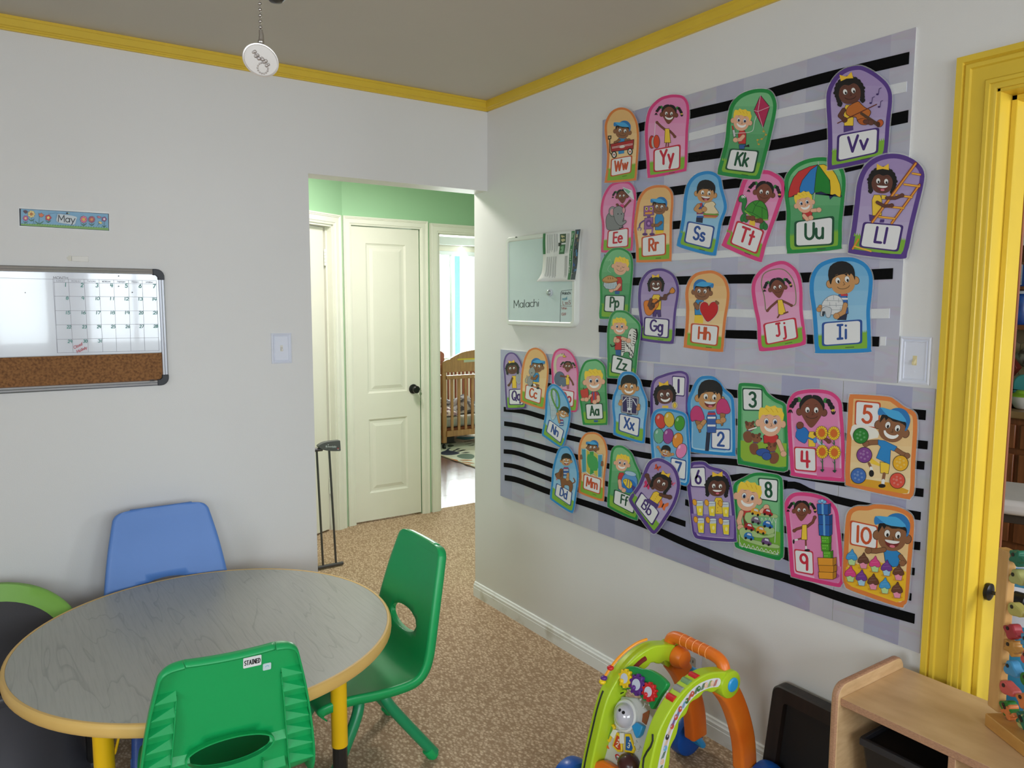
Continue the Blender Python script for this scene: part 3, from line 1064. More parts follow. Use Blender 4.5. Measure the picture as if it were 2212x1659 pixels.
A_C = (0, 420, 3.77)
ink = Art(1, -.0113).frame(A_C)
GREY, TEAL, RED = (150, 150, 164), (40, 148, 136), (206, 70, 84)
cx = [430, 556, 684, 806, 926, 1046, 1158, 1272]
cxb = [470, 596, 720, 838, 950, 1066, 1180, 1296]


def gridpt(i, v):
    rows = [(692, 0.0), (712, .04), (834, .25), (948, .44), (1060, .63), (1176, .82), (1275, 1.0)]
    return cx[i] + (cxb[i] - cx[i]) * v, 0


yl = [688, 716, 828, 946, 1062, 1180, 1290]
yr = [702, 730, 838, 948, 1056, 1166, 1272]
for j in range(7):
    ink.s_([(cx[0] + (cxb[0] - cx[0]) * j / 6, yl[j]), (cx[7] + (cxb[7] - cx[7]) * j / 6, yr[j])], 2.5, GREY)
for i in range(8):
    ink.s_([(cx[i], yl[0] + (yr[0] - yl[0]) * i / 7), (cxb[i], yl[6] + (yr[6] - yl[6]) * i / 7)], 2.5, GREY)
ink.s_([(-80, 678), (430, 690)], 2.5, GREY).s_([(440, 690), (466, 1290)], 2, GREY)
ink.text('MONTH', [(434, 668), (552, 672), (552, 690), (434, 688)], .13, (120, 120, 130), .2)
for i, dname in enumerate(('SUNDAY', 'MONDAY', 'TUESDAY', 'WEDNESDAY', 'THURSDAY', 'FRIDAY', 'SATURDAY')):
    x0, x1 = cx[i] + 26, cx[i + 1] - 26
    y0 = 697 + i * 2
    ink.text(dname, [(x0, y0), (x1, y0 + 2), (x1, y0 + 14), (x0, y0 + 12)], .12, GREY, .2)
for d in range(1, 32):
    i, j = (d - 1) % 7, (d - 1) // 7
    f = (j + .25) / 5.3
    x = cx[i + 1] + (cxb[i + 1] - cx[i + 1]) * f - (26 if d < 10 else 34)
    y = (yl[j + 1] + (yr[j + 1] - yl[j + 1]) * i / 7) + 4
    s = str(d)
    wd = 18 if len(s) == 1 and s != '1' else (5 if s == '1' else 32)
    k = 30 if j == 0 else 24
    ink.text(s, [(x, y), (x + wd, y + 1), (x + wd - 2, y + k), (x - 2, y + k)], .17, TEAL, .22)
ink.text('Closd', [(596, 1236), (664, 1204), (668, 1226), (604, 1258)], .16, RED, .25)
ink.text('Holidy', [(622, 1268), (704, 1234), (708, 1254), (630, 1290)], .16, RED, .2)
for q in ((205, 800), (1076, 798), (965, 748), (965, 665)):
    ink.e(q[0], q[1], 5, 5, (90, 92, 100), n=8)
ink.build('calendar_print', M_INK, t)
lg = Art(1, -.0192).frame(A_C)
lg.text('QUARTET', [(1220, 1509), (1262, 1507), (1262, 1519), (1220, 1521)], .2, (40, 40, 46), .25)
lg.build('maker_mark', M_INK, t)

# magnetic board near the hall corner
y0, y1, z0, z1 = -.190, -.700, 1.404, 1.803
t = thing('magnetic_board', 'small white magnetic board with handwriting near the hall corner', 'whiteboard', (0, (y0 + y1) / 2, z0))
fm = lambda a, b, d: Vector((-d, a, b))
M_MBF = mat('white_board_frame', (224, 228, 222), 0.35, var=0.02)
M_MBS = mat('magnetic_surface', (206, 220, 224), 0.15, var=0.03, coat=0.4)
mb = MB()
OUTR, INR = rrect(y1, z0, y0, z1, .03), rrect(y1 + .022, z0 + .022, y0 - .022, z1 - .022, .012)
n = len(OUTR)
sec = [(OUTR, 0), (OUTR, .020), (rrect(y1 + .004, z0 + .004, y0 - .004, z1 - .004, .028), .024), (rrect(y1 + .018, z0 + .018, y0 - .018, z1 - .018, .014), .024), (INR, .020)]
mb.add([fm(a, b, d) for pts, d in sec for a, b in pts], [(k * n + i, k * n + (i + 1) % n, (k + 1) * n + (i + 1) % n, (k + 1) * n + i) for k in range(4) for i in range(n)])
mb.build('board_frame', M_MBF, t, sharp=25)
MB().prism(INR, fm, .004, .0205).build('writing_surface', M_MBS, t)
A_B = (1080, 480, 6.635)
ik = Art(0, -.0207).frame(A_B)
INKC = (30, 40, 46)
ik.text('Malachi', [(196, 1120), (560, 1100), (556, 1205), (200, 1228)], .075, INKC, .14)
ik.s_([(1075, 965), (1000, 970), (885, 985), (874, 1010), (868, 1200), (860, 1440)], 6, (70, 80, 90))
ik.s_([(870, 1200), (1070, 1206)], 5, (120, 100, 100))
ik.text('Malachi', [(890, 1000), (1010, 990), (1012, 1030), (892, 1040)], .12, INKC, .1)
ik.text('ncof', [(896, 1080), (965, 1068), (965, 1108), (900, 1118)], .14, (40, 150, 176), .1)
ik.text('LmS', [(902, 1135), (1012, 1118), (1015, 1176), (905, 1188)], .10, (150, 80, 76), .3)
ik.text('Tiffan', [(878, 1222), (958, 1216), (960, 1246), (884, 1250)], .14, (170, 80, 76), .15)
ik.text('GH', [(888, 1300), (942, 1296), (942, 1335), (888, 1338)], .14, (170, 84, 76), .3)
ik.build('handwriting', M_INK, t)
l2 = Art(0, -.0242).frame(A_B)
l2.p([(216, 222), (226, 208), (244, 208), (250, 220)], (40, 44, 44), 3)
l2.build('maker_mark', M_INK, t)
p = hit(1080 + 712 / 6.635, 480 + 1010 / 6.635, 0, -.022)
t = thing('round_magnet', 'round grey magnet on the small magnetic board', 'magnet', p)
MB().lathe([(.012, -.001), (.0125, .006), (.010, .010), (.006, .012), (.001, .0125)], p, 18, (-1, 0, 0)).build('magnet_body', mat('magnet_silver', (176, 188, 186), 0.25, metal=0.4), t)
MB().lathe([(.0155, -.001), (.0155, .002), (.012, .003)], p, 18, (-1, 0, 0)).build('magnet_rim', mat('magnet_clear', (206, 212, 220), 0.2), t)

# flyer hanging from the board, lower corner curled
FL = [(622, 150), (800, 142), (1000, 120), (1150, 100), (1158, 300), (1140, 560), (1100, 845), (960, 850), (760, 868), (640, 862), (572, 802), (600, 770), (600, 600), (608, 300)]
t = thing('paper_flyer', 'white printed flyer with green band pinned over the magnetic board', 'paper', hit(1210, 555, 0, -.028))
mb = MB()
rows = []
TL, TR, BRq, BLq = (622, 150), (1152, 100), (1100, 846), (606, 852)
for i in range(13):
    v = i / 12
    row = []
    for j in range(11):
        u = j / 10
        x = (TL[0] + (TR[0] - TL[0]) * u) * (1 - v) + (BLq[0] + (BRq[0] - BLq[0]) * u) * v
        y = (TL[1] + (TR[1] - TL[1]) * u) * (1 - v) + (BLq[1] + (BRq[1] - BLq[1]) * u) * v
        curl = .030 * max(0, (v - .75) / .25) ** 2 * max(0, (.35 - u) / .35) + .010 * max(0, v - .3) * u + .002 * sin(v * 9 + u * 5)
        q = hit(1080 + x / 6.635, 480 + y / 6.635, 0, -.026)
        q.x -= curl
        row.append(q)
    rows.append(row)
mb.grid(rows)
fly = mb.build('sheet', mat('flyer_paper', (232, 234, 232), 0.6, var=0.02), t, solid=.0006, soff=0)


def flyfn(u, v, d):
    i, j = min(max(v, 0), .9999) * 12, min(max(u, 0), .9999) * 10
    i0, j0 = int(i), int(j)
    a, b = i - i0, j - j0
    q = (rows[i0][j0] * (1 - b) + rows[i0][j0 + 1] * b) * (1 - a) + (rows[i0 + 1][j0] * (1 - b) + rows[i0 + 1][j0 + 1] * b) * a
    q = q.copy()
    q.x -= .0007 + d
    return q


fa = Art(0, 0, fn=flyfn)


def fr_(u0, v0, u1, v1, c):
    k = max(1, int((v1 - v0) * 12) + 1)
    fa.lay += 1
    for i in range(k):
        a, b = v0 + (v1 - v0) * i / k, v0 + (v1 - v0) * (i + 1) / k
        m_ = max(1, int((u1 - u0) * 10) + 1)
        for j in range(m_):
            c0, c1 = u0 + (u1 - u0) * j / m_, u0 + (u1 - u0) * (j + 1) / m_
            fa.raw([(c0, a), (c1, a), (c1, b), (c0, b)], c, False)


GB = (44, 120, 70)
fr_(.0, .02, .07, .44, GB)
fr_(.76, .02, .85, .97, GB)
fr_(.86, .0, 1, .97, (60, 70, 84))
for q in range(26):
    u, v = RND.uniform(.87, .95), RND.uniform(.02, .9)
    fr_(u, v, u + RND.uniform(.02, .05), v + RND.uniform(.03, .08), RND.choice([(36, 40, 48), (70, 130, 180), (196, 190, 170), (50, 90, 160), (120, 96, 80), (24, 26, 32)]))
fr_(.46, .06, .62, .24, (60, 84, 62))
fr_(.49, .08, .60, .22, (196, 184, 140))
fr_(.46, .27, .62, .46, (52, 104, 66))
fr_(.49, .30, .58, .42, (120, 170, 130))
fr_(.42, .23, .50, .30, (30, 36, 34))
for cu in (.12, .18, .24, .31, .37, .65, .69):
    for v0, v1 in ((.05, .45), (.50, .93)):
        if cu > .6:
            v0 = max(v0, .06)
        fr_(cu, v0, cu + .006, v1 - RND.uniform(0, .05), (120, 124, 128))
        fr_(cu + .022, v0, cu + .028, v1 - RND.uniform(0, .08), (120, 124, 128))
for q, (u0, v0, c) in enumerate(((.79, .06, 'May News'), (.79, .38, 'Payment Programs'))):
    n_ = len(c)
    L_ = .24 if q == 0 else .46
    fa.text(c, [(u0 + .035, v0), (u0 + .035, v0 + L_), (u0, v0 + L_), (u0, v0)], .14, (226, 236, 226), .2)
fa.build('flyer_print', M_PRINT, t)

# fan pull chain with a coin-shaped medallion and a second dark pull knob
cpt = CAM + ray(563, 130) * 0.98
t = thing('pull_chain', 'silver ball chain with round embossed medallion hanging from the ceiling', 'pull chain', (cpt.x, cpt.y, ZC))
M_CHR = mat('nickel', (172, 166, 160), 0.28, metal=0.9)
ptop = CAM + ray(563, 66) * 0.98
zb = ptop.z + .004
k = 0
mb = MB()
while zb + k * .0072 < ZC - .004:
    zz = zb + k * .0072
    mb.ball((ptop.x - .0001 * k * 0, ptop.y, zz), .0023, 8)
    k += 1
mb.tube([(ptop.x, ptop.y, zb), (ptop.x, ptop.y, ZC)], .0006, 6)
bb = mb.build('ball_chain', M_CHR, t)
MB().ball((ptop.x, ptop.y, ptop.z - .014), .0042, 10).tube([(ptop.x, ptop.y, ptop.z - .016), (ptop.x + .0008, ptop.y, ptop.z - .006), (ptop.x, ptop.y, ptop.z + .001)], [.0038, .0032, .0022], 10).build('connector', M_CHR, t)
nrm = (CAM - cpt).normalized()
nrm = (nrm + RT * .25 - UP * .12).normalized()
ax = nrm
mu = (UP - ax * UP.dot(ax)).normalized()
mr = mu.cross(ax)
q30 = radians(-18)
e1 = mr * cos(q30) + mu * sin(q30)
e2 = mu * cos(q30) - mr * sin(q30)
fd = lambda a, b, d: cpt + e1 * a + e2 * b + ax * d
RM = .0232
mb = MB()
pr = [(1.0, -.0016), (1.0, .0016), (.93, .0019), (.90, .0008), (.001, .0008)]
nn = 36
mb.add([fd(RM * r_ * cos(2 * pi * j / nn), RM * .83 * r_ * sin(2 * pi * j / nn), d) for r_, d in pr for j in range(nn)], [(i * nn + j, i * nn + (j + 1) % nn, (i + 1) * nn + (j + 1) % nn, (i + 1) * nn + j) for i in range(4) for j in range(nn)] + [tuple(range(nn))])
mb.build('medallion', mat('pewter', (208, 202, 198), 0.35, metal=0.55), t, sharp=25)
em = MB()
for i in range(16):
    a, b = -.012 + .0015 * i, .004 - .0003 * i + .002 * sin(i * 1.7)
    c = fd(a, b, .0009)
    em.ball((c.x, c.y, c.z), .0018 + .0007 * sin(i * 2.3), 6)
for i in range(14):
    an = 2 * pi * i / 14
    c = fd(.006 + .0065 * cos(an), -.0075 + .0065 * sin(an), .0009)
    em.ball((c.x, c.y, c.z), .0012, 6)
em.build('embossed_relief', mat('pewter_relief', (176, 168, 164), 0.4, metal=0.55), t)
k2 = CAM + ray(596, -6) * 0.98
t = thing('fan_pull_knob', 'dark pull knob hanging beside the silver chain at the ceiling', 'pull knob', (k2.x, k2.y, ZC))
MB().lathe([(.001, -.007), (.008, -.0055), (.012, -.001), (.011, .004), (.004, .010), (.002, .018)], k2, 16).build('knob', mat('dark_bronze', (62, 54, 50), 0.4, metal=0.4), t)
MB().tube([k2 + Vector((0, 0, .015)), (k2.x, k2.y, ZC)], .0012, 6).build('cord', M_CHR, t)

# ------------------------------------------------------------------ round table
def laminate():
    m = mat('grey_woodgrain_laminate', (174, 176, 170), 0.38, var=0.05, vscale=3)
    N, L = m.node_tree.nodes, m.node_tree.links
    b = N['Principled BSDF']
    tc = N.new('ShaderNodeTexCoord')
    mp = N.new('ShaderNodeMapping')
    mp.inputs['Rotation'].default_value = (0, 0, radians(8))
    mp.inputs['Scale'].default_value = (4.2, 0.55, 1)
    L.new(tc.outputs['Object'], mp.inputs[0])
    n1 = N.new('ShaderNodeTexNoise')
    n1.inputs['Scale'].default_value = 1.6
    n1.inputs['Detail'].default_value = 3
    n1.inputs['Distortion'].default_value = 0.4
    L.new(mp.outputs[0], n1.inputs['Vector'])
    mu = N.new('ShaderNodeMath')
    mu.operation = 'MULTIPLY'
    mu.inputs[1].default_value = 11
    L.new(n1.outputs['Fac'], mu.inputs[0])
    fr = N.new('ShaderNodeMath')
    fr.operation = 'FRACT'
    L.new(mu.outputs[0], fr.inputs[0])
    cr = N.new('ShaderNodeValToRGB')
    e = cr.color_ramp.elements
    e[0].position, e[0].color = 0.0, (0.80, 0.80, 0.80, 1)
    e[1].position, e[1].color = 0.10, (1, 1, 1, 1)
    e.new(0.97).color = (1, 1, 1, 1)
    e.new(1.0).color = (0.80, 0.80, 0.80, 1)
    L.new(fr.outputs[0], cr.inputs[0])
    mp2 = N.new('ShaderNodeMapping')
    mp2.inputs['Rotation'].default_value = (0, 0, radians(8))
    mp2.inputs['Scale'].default_value = (220, 9, 1)
    L.new(tc.outputs['Object'], mp2.inputs[0])
    n2 = N.new('ShaderNodeTexNoise')
    n2.inputs['Scale'].default_value = 1
    L.new(mp2.outputs[0], n2.inputs['Vector'])
    c2 = N.new('ShaderNodeValToRGB')
    c2.color_ramp.elements[0].position = 0.3
    c2.color_ramp.elements[0].color = (0.90, 0.90, 0.90, 1)
    c2.color_ramp.elements[1].position = 0.55
    L.new(n2.outputs['Fac'], c2.inputs[0])
    old = b.inputs['Base Color'].links[0].from_socket
    m1 = N.new('ShaderNodeMixRGB')
    m1.blend_type = 'MULTIPLY'
    m1.inputs[0].default_value = 1
    L.new(old, m1.inputs[1])
    L.new(cr.outputs[0], m1.inputs[2])
    m2 = N.new('ShaderNodeMixRGB')
    m2.blend_type = 'MULTIPLY'
    m2.inputs[0].default_value = 1
    L.new(m1.outputs[0], m2.inputs[1])
    L.new(c2.outputs[0], m2.inputs[2])
    L.new(m2.outputs[0], b.inputs['Base Color'])
    return m


TX, TY, TZ, TR_ = -1.486, -0.745, 0.497, 0.549
t = thing('activity_table', 'round grey woodgrain table with tan edge band and yellow legs', 'table', (TX, TY, 0))
M_EDGE = mat('tan_edge_band', (226, 186, 108), 0.45, var=0.04)
M_TYEL = mat('yellow_powder_coat', (246, 196, 20), 0.38, bump=0.08, bscale=400, var=0.03)
MB().lathe([(.001, -.031), (TR_ - .013, -.031), (TR_ - .013, -.0005), (TR_ - .0135, 0), (.001, 0)], (TX, TY, TZ), 96).build('tabletop', laminate(), t, sharp=30)
pr = [(TR_ - .0128, -.033), (TR_ - .004, -.033), (TR_ - .001, -.029), (TR_, -.022), (TR_, -.010), (TR_ - .002, -.003), (TR_ - .006, .0006), (TR_ - .0128, .0006)]
mb = MB()
nn = 96
mb.add([(TX + a * cos(2 * pi * j / nn), TY + a * sin(2 * pi * j / nn), TZ + h) for a, h in pr for j in range(nn)], [(i * nn + j, i * nn + (j + 1) % nn, ((i + 1) % 8) * nn + (j + 1) % nn, ((i + 1) % 8) * nn + j) for i in range(8) for j in range(nn)])
mb.build('edge_band', M_EDGE, t, sharp=40)
M_GREYLEG = mat('smoked_leg_insert', (60, 58, 56), 0.25, metal=0.5)
legs = [hit(733, 1560, 1, -1.03), hit(224, 1620, 1, -1.03), Vector((-1.19, -.46, 0)), Vector((-1.80, -.46, 0))]
for q in legs:
    mb = MB().lathe([(.0240, .160), (.0245, .162), (.0245, TZ - .031)], (q.x, q.y, 0), 24)
    mb.build('leg', M_TYEL, t)
    MB().lathe([(.0225, .03), (.0225, .17)], (q.x, q.y, 0), 12).build('leg_insert', M_GREYLEG, t, sharp=15)
    MB().lathe([(.021, 0), (.026, .006), (.026, .026), (.0225, .032)], (q.x, q.y, 0), 20).build('glide', M_CORN, t)
    # thin locking wire slanting from the table's underside to the sleeve
    sx = 1 if q.x < TX else -1
    MB().tube([(q.x + sx * .060, q.y + .01, TZ - .031), (q.x + sx * .042, q.y, TZ - .09), (q.x + sx * .026, q.y, TZ - .15), (q.x + sx * .0235, q.y, TZ - .155)], .0035, 8).build('lock_wire', M_TYEL, t)

# ------------------------------------------------------------------ moulded chairs
CP = crom([(.172, .252, .165), (.186, .272, .174), (.172, .288, .182), (.10, .297, .190), (.0, .291, .196), (-.085, .292, .199), (-.130, .303, .200), (-.156, .333, .200), (-.170, .380, .198), (-.190, .470, .188), (-.216, .575, .171), (-.240, .661, .152), (-.244, .677, .147), (-.247, .689, .137), (-.249, .696, .121), (-.250, .699, .097)], 5, False)
HZ, HA, HB = .430, .098, .038


def back_y(z):
    prev = None
    for q in CP:
        if q[1] > .36 and prev and prev[1] <= z <= q[1]:
            return prev[0] + (q[0] - prev[0]) * (z - prev[1]) / (q[1] - prev[1] + 1e-9)
        prev = q
    return -.25 if z > .6 else -.165


def chair(name, label, mp, mt, stickers=False):
    t = thing(name, label, 'chair')
    nc = 36
    rows, nrm = [], []
    for i, (y, z, hw_) in enumerate(CP):
        a, b = CP[max(i - 1, 0)], CP[min(i + 1, len(CP) - 1)]
        ty, tz = b[0] - a[0], b[1] - a[1]
        l = math.hypot(ty, tz)
        n_ = Vector((0, tz / l, -ty / l))      # sitter's side
        if y > .1:
            n_ = Vector((0, 0, 1)) if i > 8 else Vector((0, .7, .7))
        isb = min(max((z - .30) / .08, 0), 1) if y < -.1 else 0
        row = []
        for j in range(nc + 1):
            u = -1 + 2 * j / nc
            dish = .006 * u * u * isb + (1 - isb) * .010 * u ** 4
            row.append(Vector((u * hw_, y, z)) + n_ * dish)
        rows.append(row)
        nrm.append(n_)
    FL_ = .026
    rows2 = []
    for i, row in enumerate(rows):
        n_ = nrm[i]
        e0 = row[0] - n_ * FL_ + Vector((-.002, 0, 0))
        e1 = row[-1] - n_ * FL_ + Vector((.002, 0, 0))
        m0 = row[0] - n_ * .004 + Vector((-.003, 0, 0))
        m1 = row[-1] - n_ * .004 + Vector((.003, 0, 0))
        rows2.append([e0, m0] + row + [m1, e1])
    top = [p - nrm[-1] * .004 + Vector((0, 0, .003)) for p in rows2[-1]]
    top2 = [p - nrm[-1] * FL_ + Vector((0, 0, .002)) for p in rows2[-1]]
    for k in (0, 1, -1, -2):
        top[k] = rows2[-1][k]
        top2[k] = rows2[-1][k]
    rows2 += [top, top2]
    R_, C_ = len(rows2), len(rows2[0])

    def inside(p):
        return p.y < -.15 and p.z > .33 and (p.x / HA) ** 2 + ((p.z - HZ) / HB) ** 2 < 1
    dele = set()
    for i in range(R_ - 1):
        for j in range(C_ - 1):
            c = (rows2[i][j] + rows2[i][j + 1] + rows2[i + 1][j] + rows2[i + 1][j + 1]) / 4
            if inside(c):
                dele.add((i, j))
    for (i, j) in dele:           # snap the rim of the hole onto its ellipse
        for a, b in ((0, 0), (0, 1), (1, 0), (1, 1)):
            p = rows2[i + a][j + b]
            near = [(i + a - 1, j + b - 1), (i + a - 1, j + b), (i + a, j + b - 1), (i + a, j + b)]
            if any(q not in dele for q in near):
                r_ = math.sqrt((p.x / HA) ** 2 + ((p.z - HZ) / HB) ** 2)
                if r_ > 1e-6:
                    nx, nz = p.x / r_, HZ + (p.z - HZ) / r_
                    rows2[i + a][j + b] = Vector((nx, back_y(nz) + .006 * (nx / .175) ** 2, nz))
    mb = MB()
    mb.grid(rows2, skip=lambda i, j: (i, j) in dele)
    mb.build('seat_shell', mp, t, solid=.0045, soff=0, sharp=80)

    def bk(x, z, d):
        """point d behind the back surface"""
        return Vector((x, back_y(z) + .006 * (x / .165) ** 2 - .002 - d, z))
    # collar round the grip hole
    cn = 40
    mb = MB()
    ring = []
    for k in range(cn):
        a = 2 * pi * k / cn
        for sc, d in ((1.0, 0), (1.0, .016), (1.045, .016), (1.045, 0)):
            ring.append(bk(HA * sc * cos(a), HZ + HB * (sc + (.05 if sc > 1 else 0)) * sin(a), d))
    mb.add(ring, [(k * 4 + q, k * 4 + (q + 1) % 4, ((k + 1) % cn) * 4 + (q + 1) % 4, ((k + 1) % cn) * 4 + q) for k in range(cn) for q in range(4)])
    mb.build('grip_collar', mp, t)
    for sx in (-1, 1):
        zs_ = [.335 + .28 * k / 8 for k in range(9)]
        mb = MB()
        for k in range(8):
            a, b = zs_[k], zs_[k + 1]
            xa, xb = sx * .140 - sx * .024 * (a - .335) / .28, sx * .140 - sx * .024 * (b - .335) / .28
            dp = .018 if k < 6 else .018 - .006 * (k - 5)
            mb.hexa([bk(xa - .0012, a, 0), bk(xa + .0012, a, 0), bk(xa + .0012, a, .018 if k < 7 else .01), bk(xa - .0012, a, .018 if k < 7 else .01), bk(xb - .0012, b, 0), bk(xb + .0012, b, 0), bk(xb + .0012, b, dp), bk(xb - .0012, b, dp)])
        mb.build('rib', mp, t)
        for k in range(7):
            z = .352 + k * .043
            hw_ = .199 - (z - .38) * .150
            x0, x1 = sx * (.140 - .024 * (z - .335) / .28), sx * hw_
            mb = MB()
            mb.hexa([bk(x0, z + .016, 0), bk(x1, z + .012, 0), bk(x1, z - .001, .024), bk(x0, z - .003, .017), bk(x0, z + .018, 0), bk(x1, z + .014, 0), bk(x1, z + .0015, .024), bk(x0, z - .001, .017)])
            mb.build('gusset', mp, t)
        for z in (.425, .345):
            x0, x1 = sx * (HA * (.93 if z > .4 else .75)), sx * .130
            mb = MB()
            mb.hexa([bk(x0, z + .018, 0), bk(x1, z + .020, 0), bk(x1, z, .016), bk(x0, z, .014), bk(x0, z + .020, 0), bk(x1, z + .022, 0), bk(x1, z + .002, .016), bk(x0, z + .002, .014)])
            mb.build('gusset', mp, t)
        MB().hexa([bk(sx * .075 - .001, .335, 0), bk(sx * .075 + .001, .335, 0), bk(sx * .075 + .001, .335, .016), bk(sx * .075 - .001, .335, .016), bk(sx * .075 - .001, .38, 0), bk(sx * .075 + .001, .38, 0), bk(sx * .075 + .001, .38, .016), bk(sx * .075 - .001, .38, .016)]).build('rib', mp, t)
    for sy, name_ in ((-1, 'rear'), (1, 'front')):
        y0_, y1_ = (-.205, -.035) if sy < 0 else (.165, .035)
        half = [(.166, y0_, .012), (.150, y0_ + (y1_ - y0_) * .5, .125), (.138, y0_ + (y1_ - y0_) * .84, .205), (.124, y1_ - (y1_ - y0_) * .04, .245), (.098, y1_, .262), (.06, y1_, .2645)]
        path = half + [(-x, y, z) for x, y, z in reversed(half)]
        path = crom(path, 4, False)
        MB().tube(path, .0180, 16).build('leg_frame', mt, t)
        for sx in (-1, 1):
            a, b = Vector((sx * .166, y0_, .0)), Vector((sx * .150, y0_ + (y1_ - y0_) * .5, .125))
            d = (b - a).normalized()
            MB().tube([a + d * .002, a + d * .006, a + d * .040, a + d * .041], [.018, .0205, .0205, .0185], 16).build('foot_cap', mp, t)
    if stickers:
        return t, bk
    return t


M_GRN = mat('green_moulded_plastic', (22, 166, 92), 0.36, bump=0.10, bscale=500, var=0.03)
M_GRNT = mat('green_powder_coat', (28, 142, 92), 0.30, var=0.03)
M_BLU = mat('blue_moulded_plastic', (88, 134, 208), 0.42, bump=0.10, bscale=500, var=0.03)
M_BLUT = mat('blue_powder_coat', (64, 100, 180), 0.32)
ch1, bkf = chair('school_chair', 'green plastic school chair seen from behind with STAINED sticker on its back', M_GRN, M_GRNT, True)
ch2 = dup(ch1)
ch2['label'] = 'green plastic school chair pushed in at the right side of the round table'
ch1['group'] = ch2['group'] = 'green school chairs at the round table'
F1 = (-1.560, -1.140)
stx = hit(566, 1419, 1, -1.375)
sx0 = stx.x - F1[0]
for nm, px, wd, hh, lay in (('sticker', 566, .0205, .0140, 1), ('sticker', 597.5, .0095, .0095, 2)):
    q = hit(px, 1419 if px < 580 else 1431, 1, -1.377)
    x0, z0 = q.x - F1[0], q.z
    mb = MB()
    pts = rrect(x0 - wd, z0 - hh, x0 + wd, z0 + hh, .0025, 3)
    mb.add([bkf(a, b, .0030) for a, b in pts] + [bkf(a, b, .0010) for a, b in pts], [tuple(range(len(pts))), tuple(range(2 * len(pts) - 1, len(pts) - 1, -1))] + [(i, (i + 1) % len(pts), len(pts) + (i + 1) % len(pts), len(pts) + i) for i in range(len(pts))])
    st = mb.build(nm, mat('white_sticker' if px < 580 else 'pale_blue_sticker', (236, 238, 240) if px < 580 else (206, 226, 232), 0.4), ch1)
    a_ = Art(1, 0, fn=lambda a, b, d: bkf(a, b, .0032 + d))
    if px < 580:
        a_.text('STAINED', [(x0 - .0175, z0 + .0060), (x0 + .0175, z0 + .0060), (x0 + .0175, z0 - .0060), (x0 - .0175, z0 - .0060)], .16, (24, 28, 34), .24)
    else:
        a_.s_(arc(x0, z0 - .002, .0045, .0045, 150, 30), .0018, (120, 190, 210))
    a_.build('sticker_print', M_PRINT, ch1)
ch1.location = (F1[0], F1[1], 0)
ch1.rotation_euler = (0, 0, radians(-6))
ch2.location = (-1.063, -.850, 0)
ch2.rotation_euler = (0, 0, radians(90))
ch3 = dup(ch2)
for c in ch3.children:
    n = c.name.split('.')[0]
    c.data = c.data.copy()
    c.data.materials[0] = M_BLUT if n == 'leg_frame' else M_BLU
ch3['label'] = 'larger blue plastic school chair between the round table and the wall'
del ch3['group']
ch3.scale = (1.068, 1.068, 1.068)
ch3.location = (-1.512, -.385, 0)
ch3.rotation_euler = (0, 0, radians(180))

# ------------------------------------------------------------------ infant seat at the left edge
sc_ = Vector((-2.06, -.36, 0))
t = thing('infant_seat', 'dark grey infant floor seat with lime green rim left of the table', 'baby seat', sc_)
M_LIME = mat('lime_soft_plastic', (132, 186, 82), 0.5, var=0.04)
M_DGREY = mat('dark_grey_shell', (70, 70, 78), 0.38, var=0.05)
M_DPAD = mat('dark_grey_pad', (66, 64, 68), 0.7, bump=0.15, bscale=150)
nn = 48


def rimz(a):      # rim is high at the back (towards the wall), low in front
    return .335 + .235 * (0.5 + 0.5 * sin(a)) ** 1.2


def ring(r_, f, dz=0):
    return [Vector((sc_.x + r_ * cos(2 * pi * j / nn) * 1.05, sc_.y + .03 + r_ * .80 * sin(2 * pi * j / nn), rimz(2 * pi * j / nn) * f + dz)) for j in range(nn)]


def rings(mb, rs):
    mb.add([p for r_ in rs for p in r_], [(i * nn + j, i * nn + (j + 1) % nn, (i + 1) * nn + (j + 1) % nn, (i + 1) * nn + j) for i in range(len(rs) - 1) for j in range(nn)])
    return mb


RIMS = [ring(.236, .93, -.012), ring(.240, .97, -.006), ring(.240, 1, -.004), ring(.232, 1, .004), ring(.214, 1, .002), ring(.200, .94, -.006), ring(.196, .915, -.004)]
for nm_, m_, lo_, hi_ in (('rim', M_LIME, -2, 26), ('front_rim', M_DGREY, 26, 46)):
    mb = MB()
    mb.grid([[r_[j % nn] for j in range(lo_, hi_ + 1)] for r_ in RIMS])
    mb.build(nm_, m_, t, sharp=60)
rings(MB(), [ring(.203, .93, -.005), ring(.195, .88), ring(.185, .7), ring(.17, .5), ring(.12, .36), ring(.01, .34)]).build('seat_pad', M_DPAD, t, sharp=60)
fl = [[Vector((sc_.x + r_ * cos(2 * pi * j / nn) * 1.05, sc_.y + .03 + r_ * .86 * sin(2 * pi * j / nn), z)) for j in range(nn)] for r_, z in ((.01, .0), (.285, .0), (.295, .012), (.292, .030), (.270, .040), (.262, .060), (.25, .1))]
rings(MB(), fl + [ring(.243, .6), ring(.238, .94, -.01)]).build('base_shell', M_DGREY, t, sharp=50)

# ------------------------------------------------------------------ wooden shelf and what is on and in it
M_BIRCH = mat('birch_plywood', (214, 180, 136), 0.42, stretch=(3, 1, 12), rgb2=(202, 166, 122), vscale=9, bump=0.04, bscale=60)
M_PLY = mat('plywood_edge', (186, 142, 110), 0.5, stretch=(60, 60, 300), rgb2=(158, 116, 90), vscale=3)
t = thing('toy_shelf', 'low birch plywood shelf with rounded side panel in front of the yellow doorway', 'shelf', (-.19, -2.5, 0))
SXF, SXB, SZT = -.348, -.048, .545


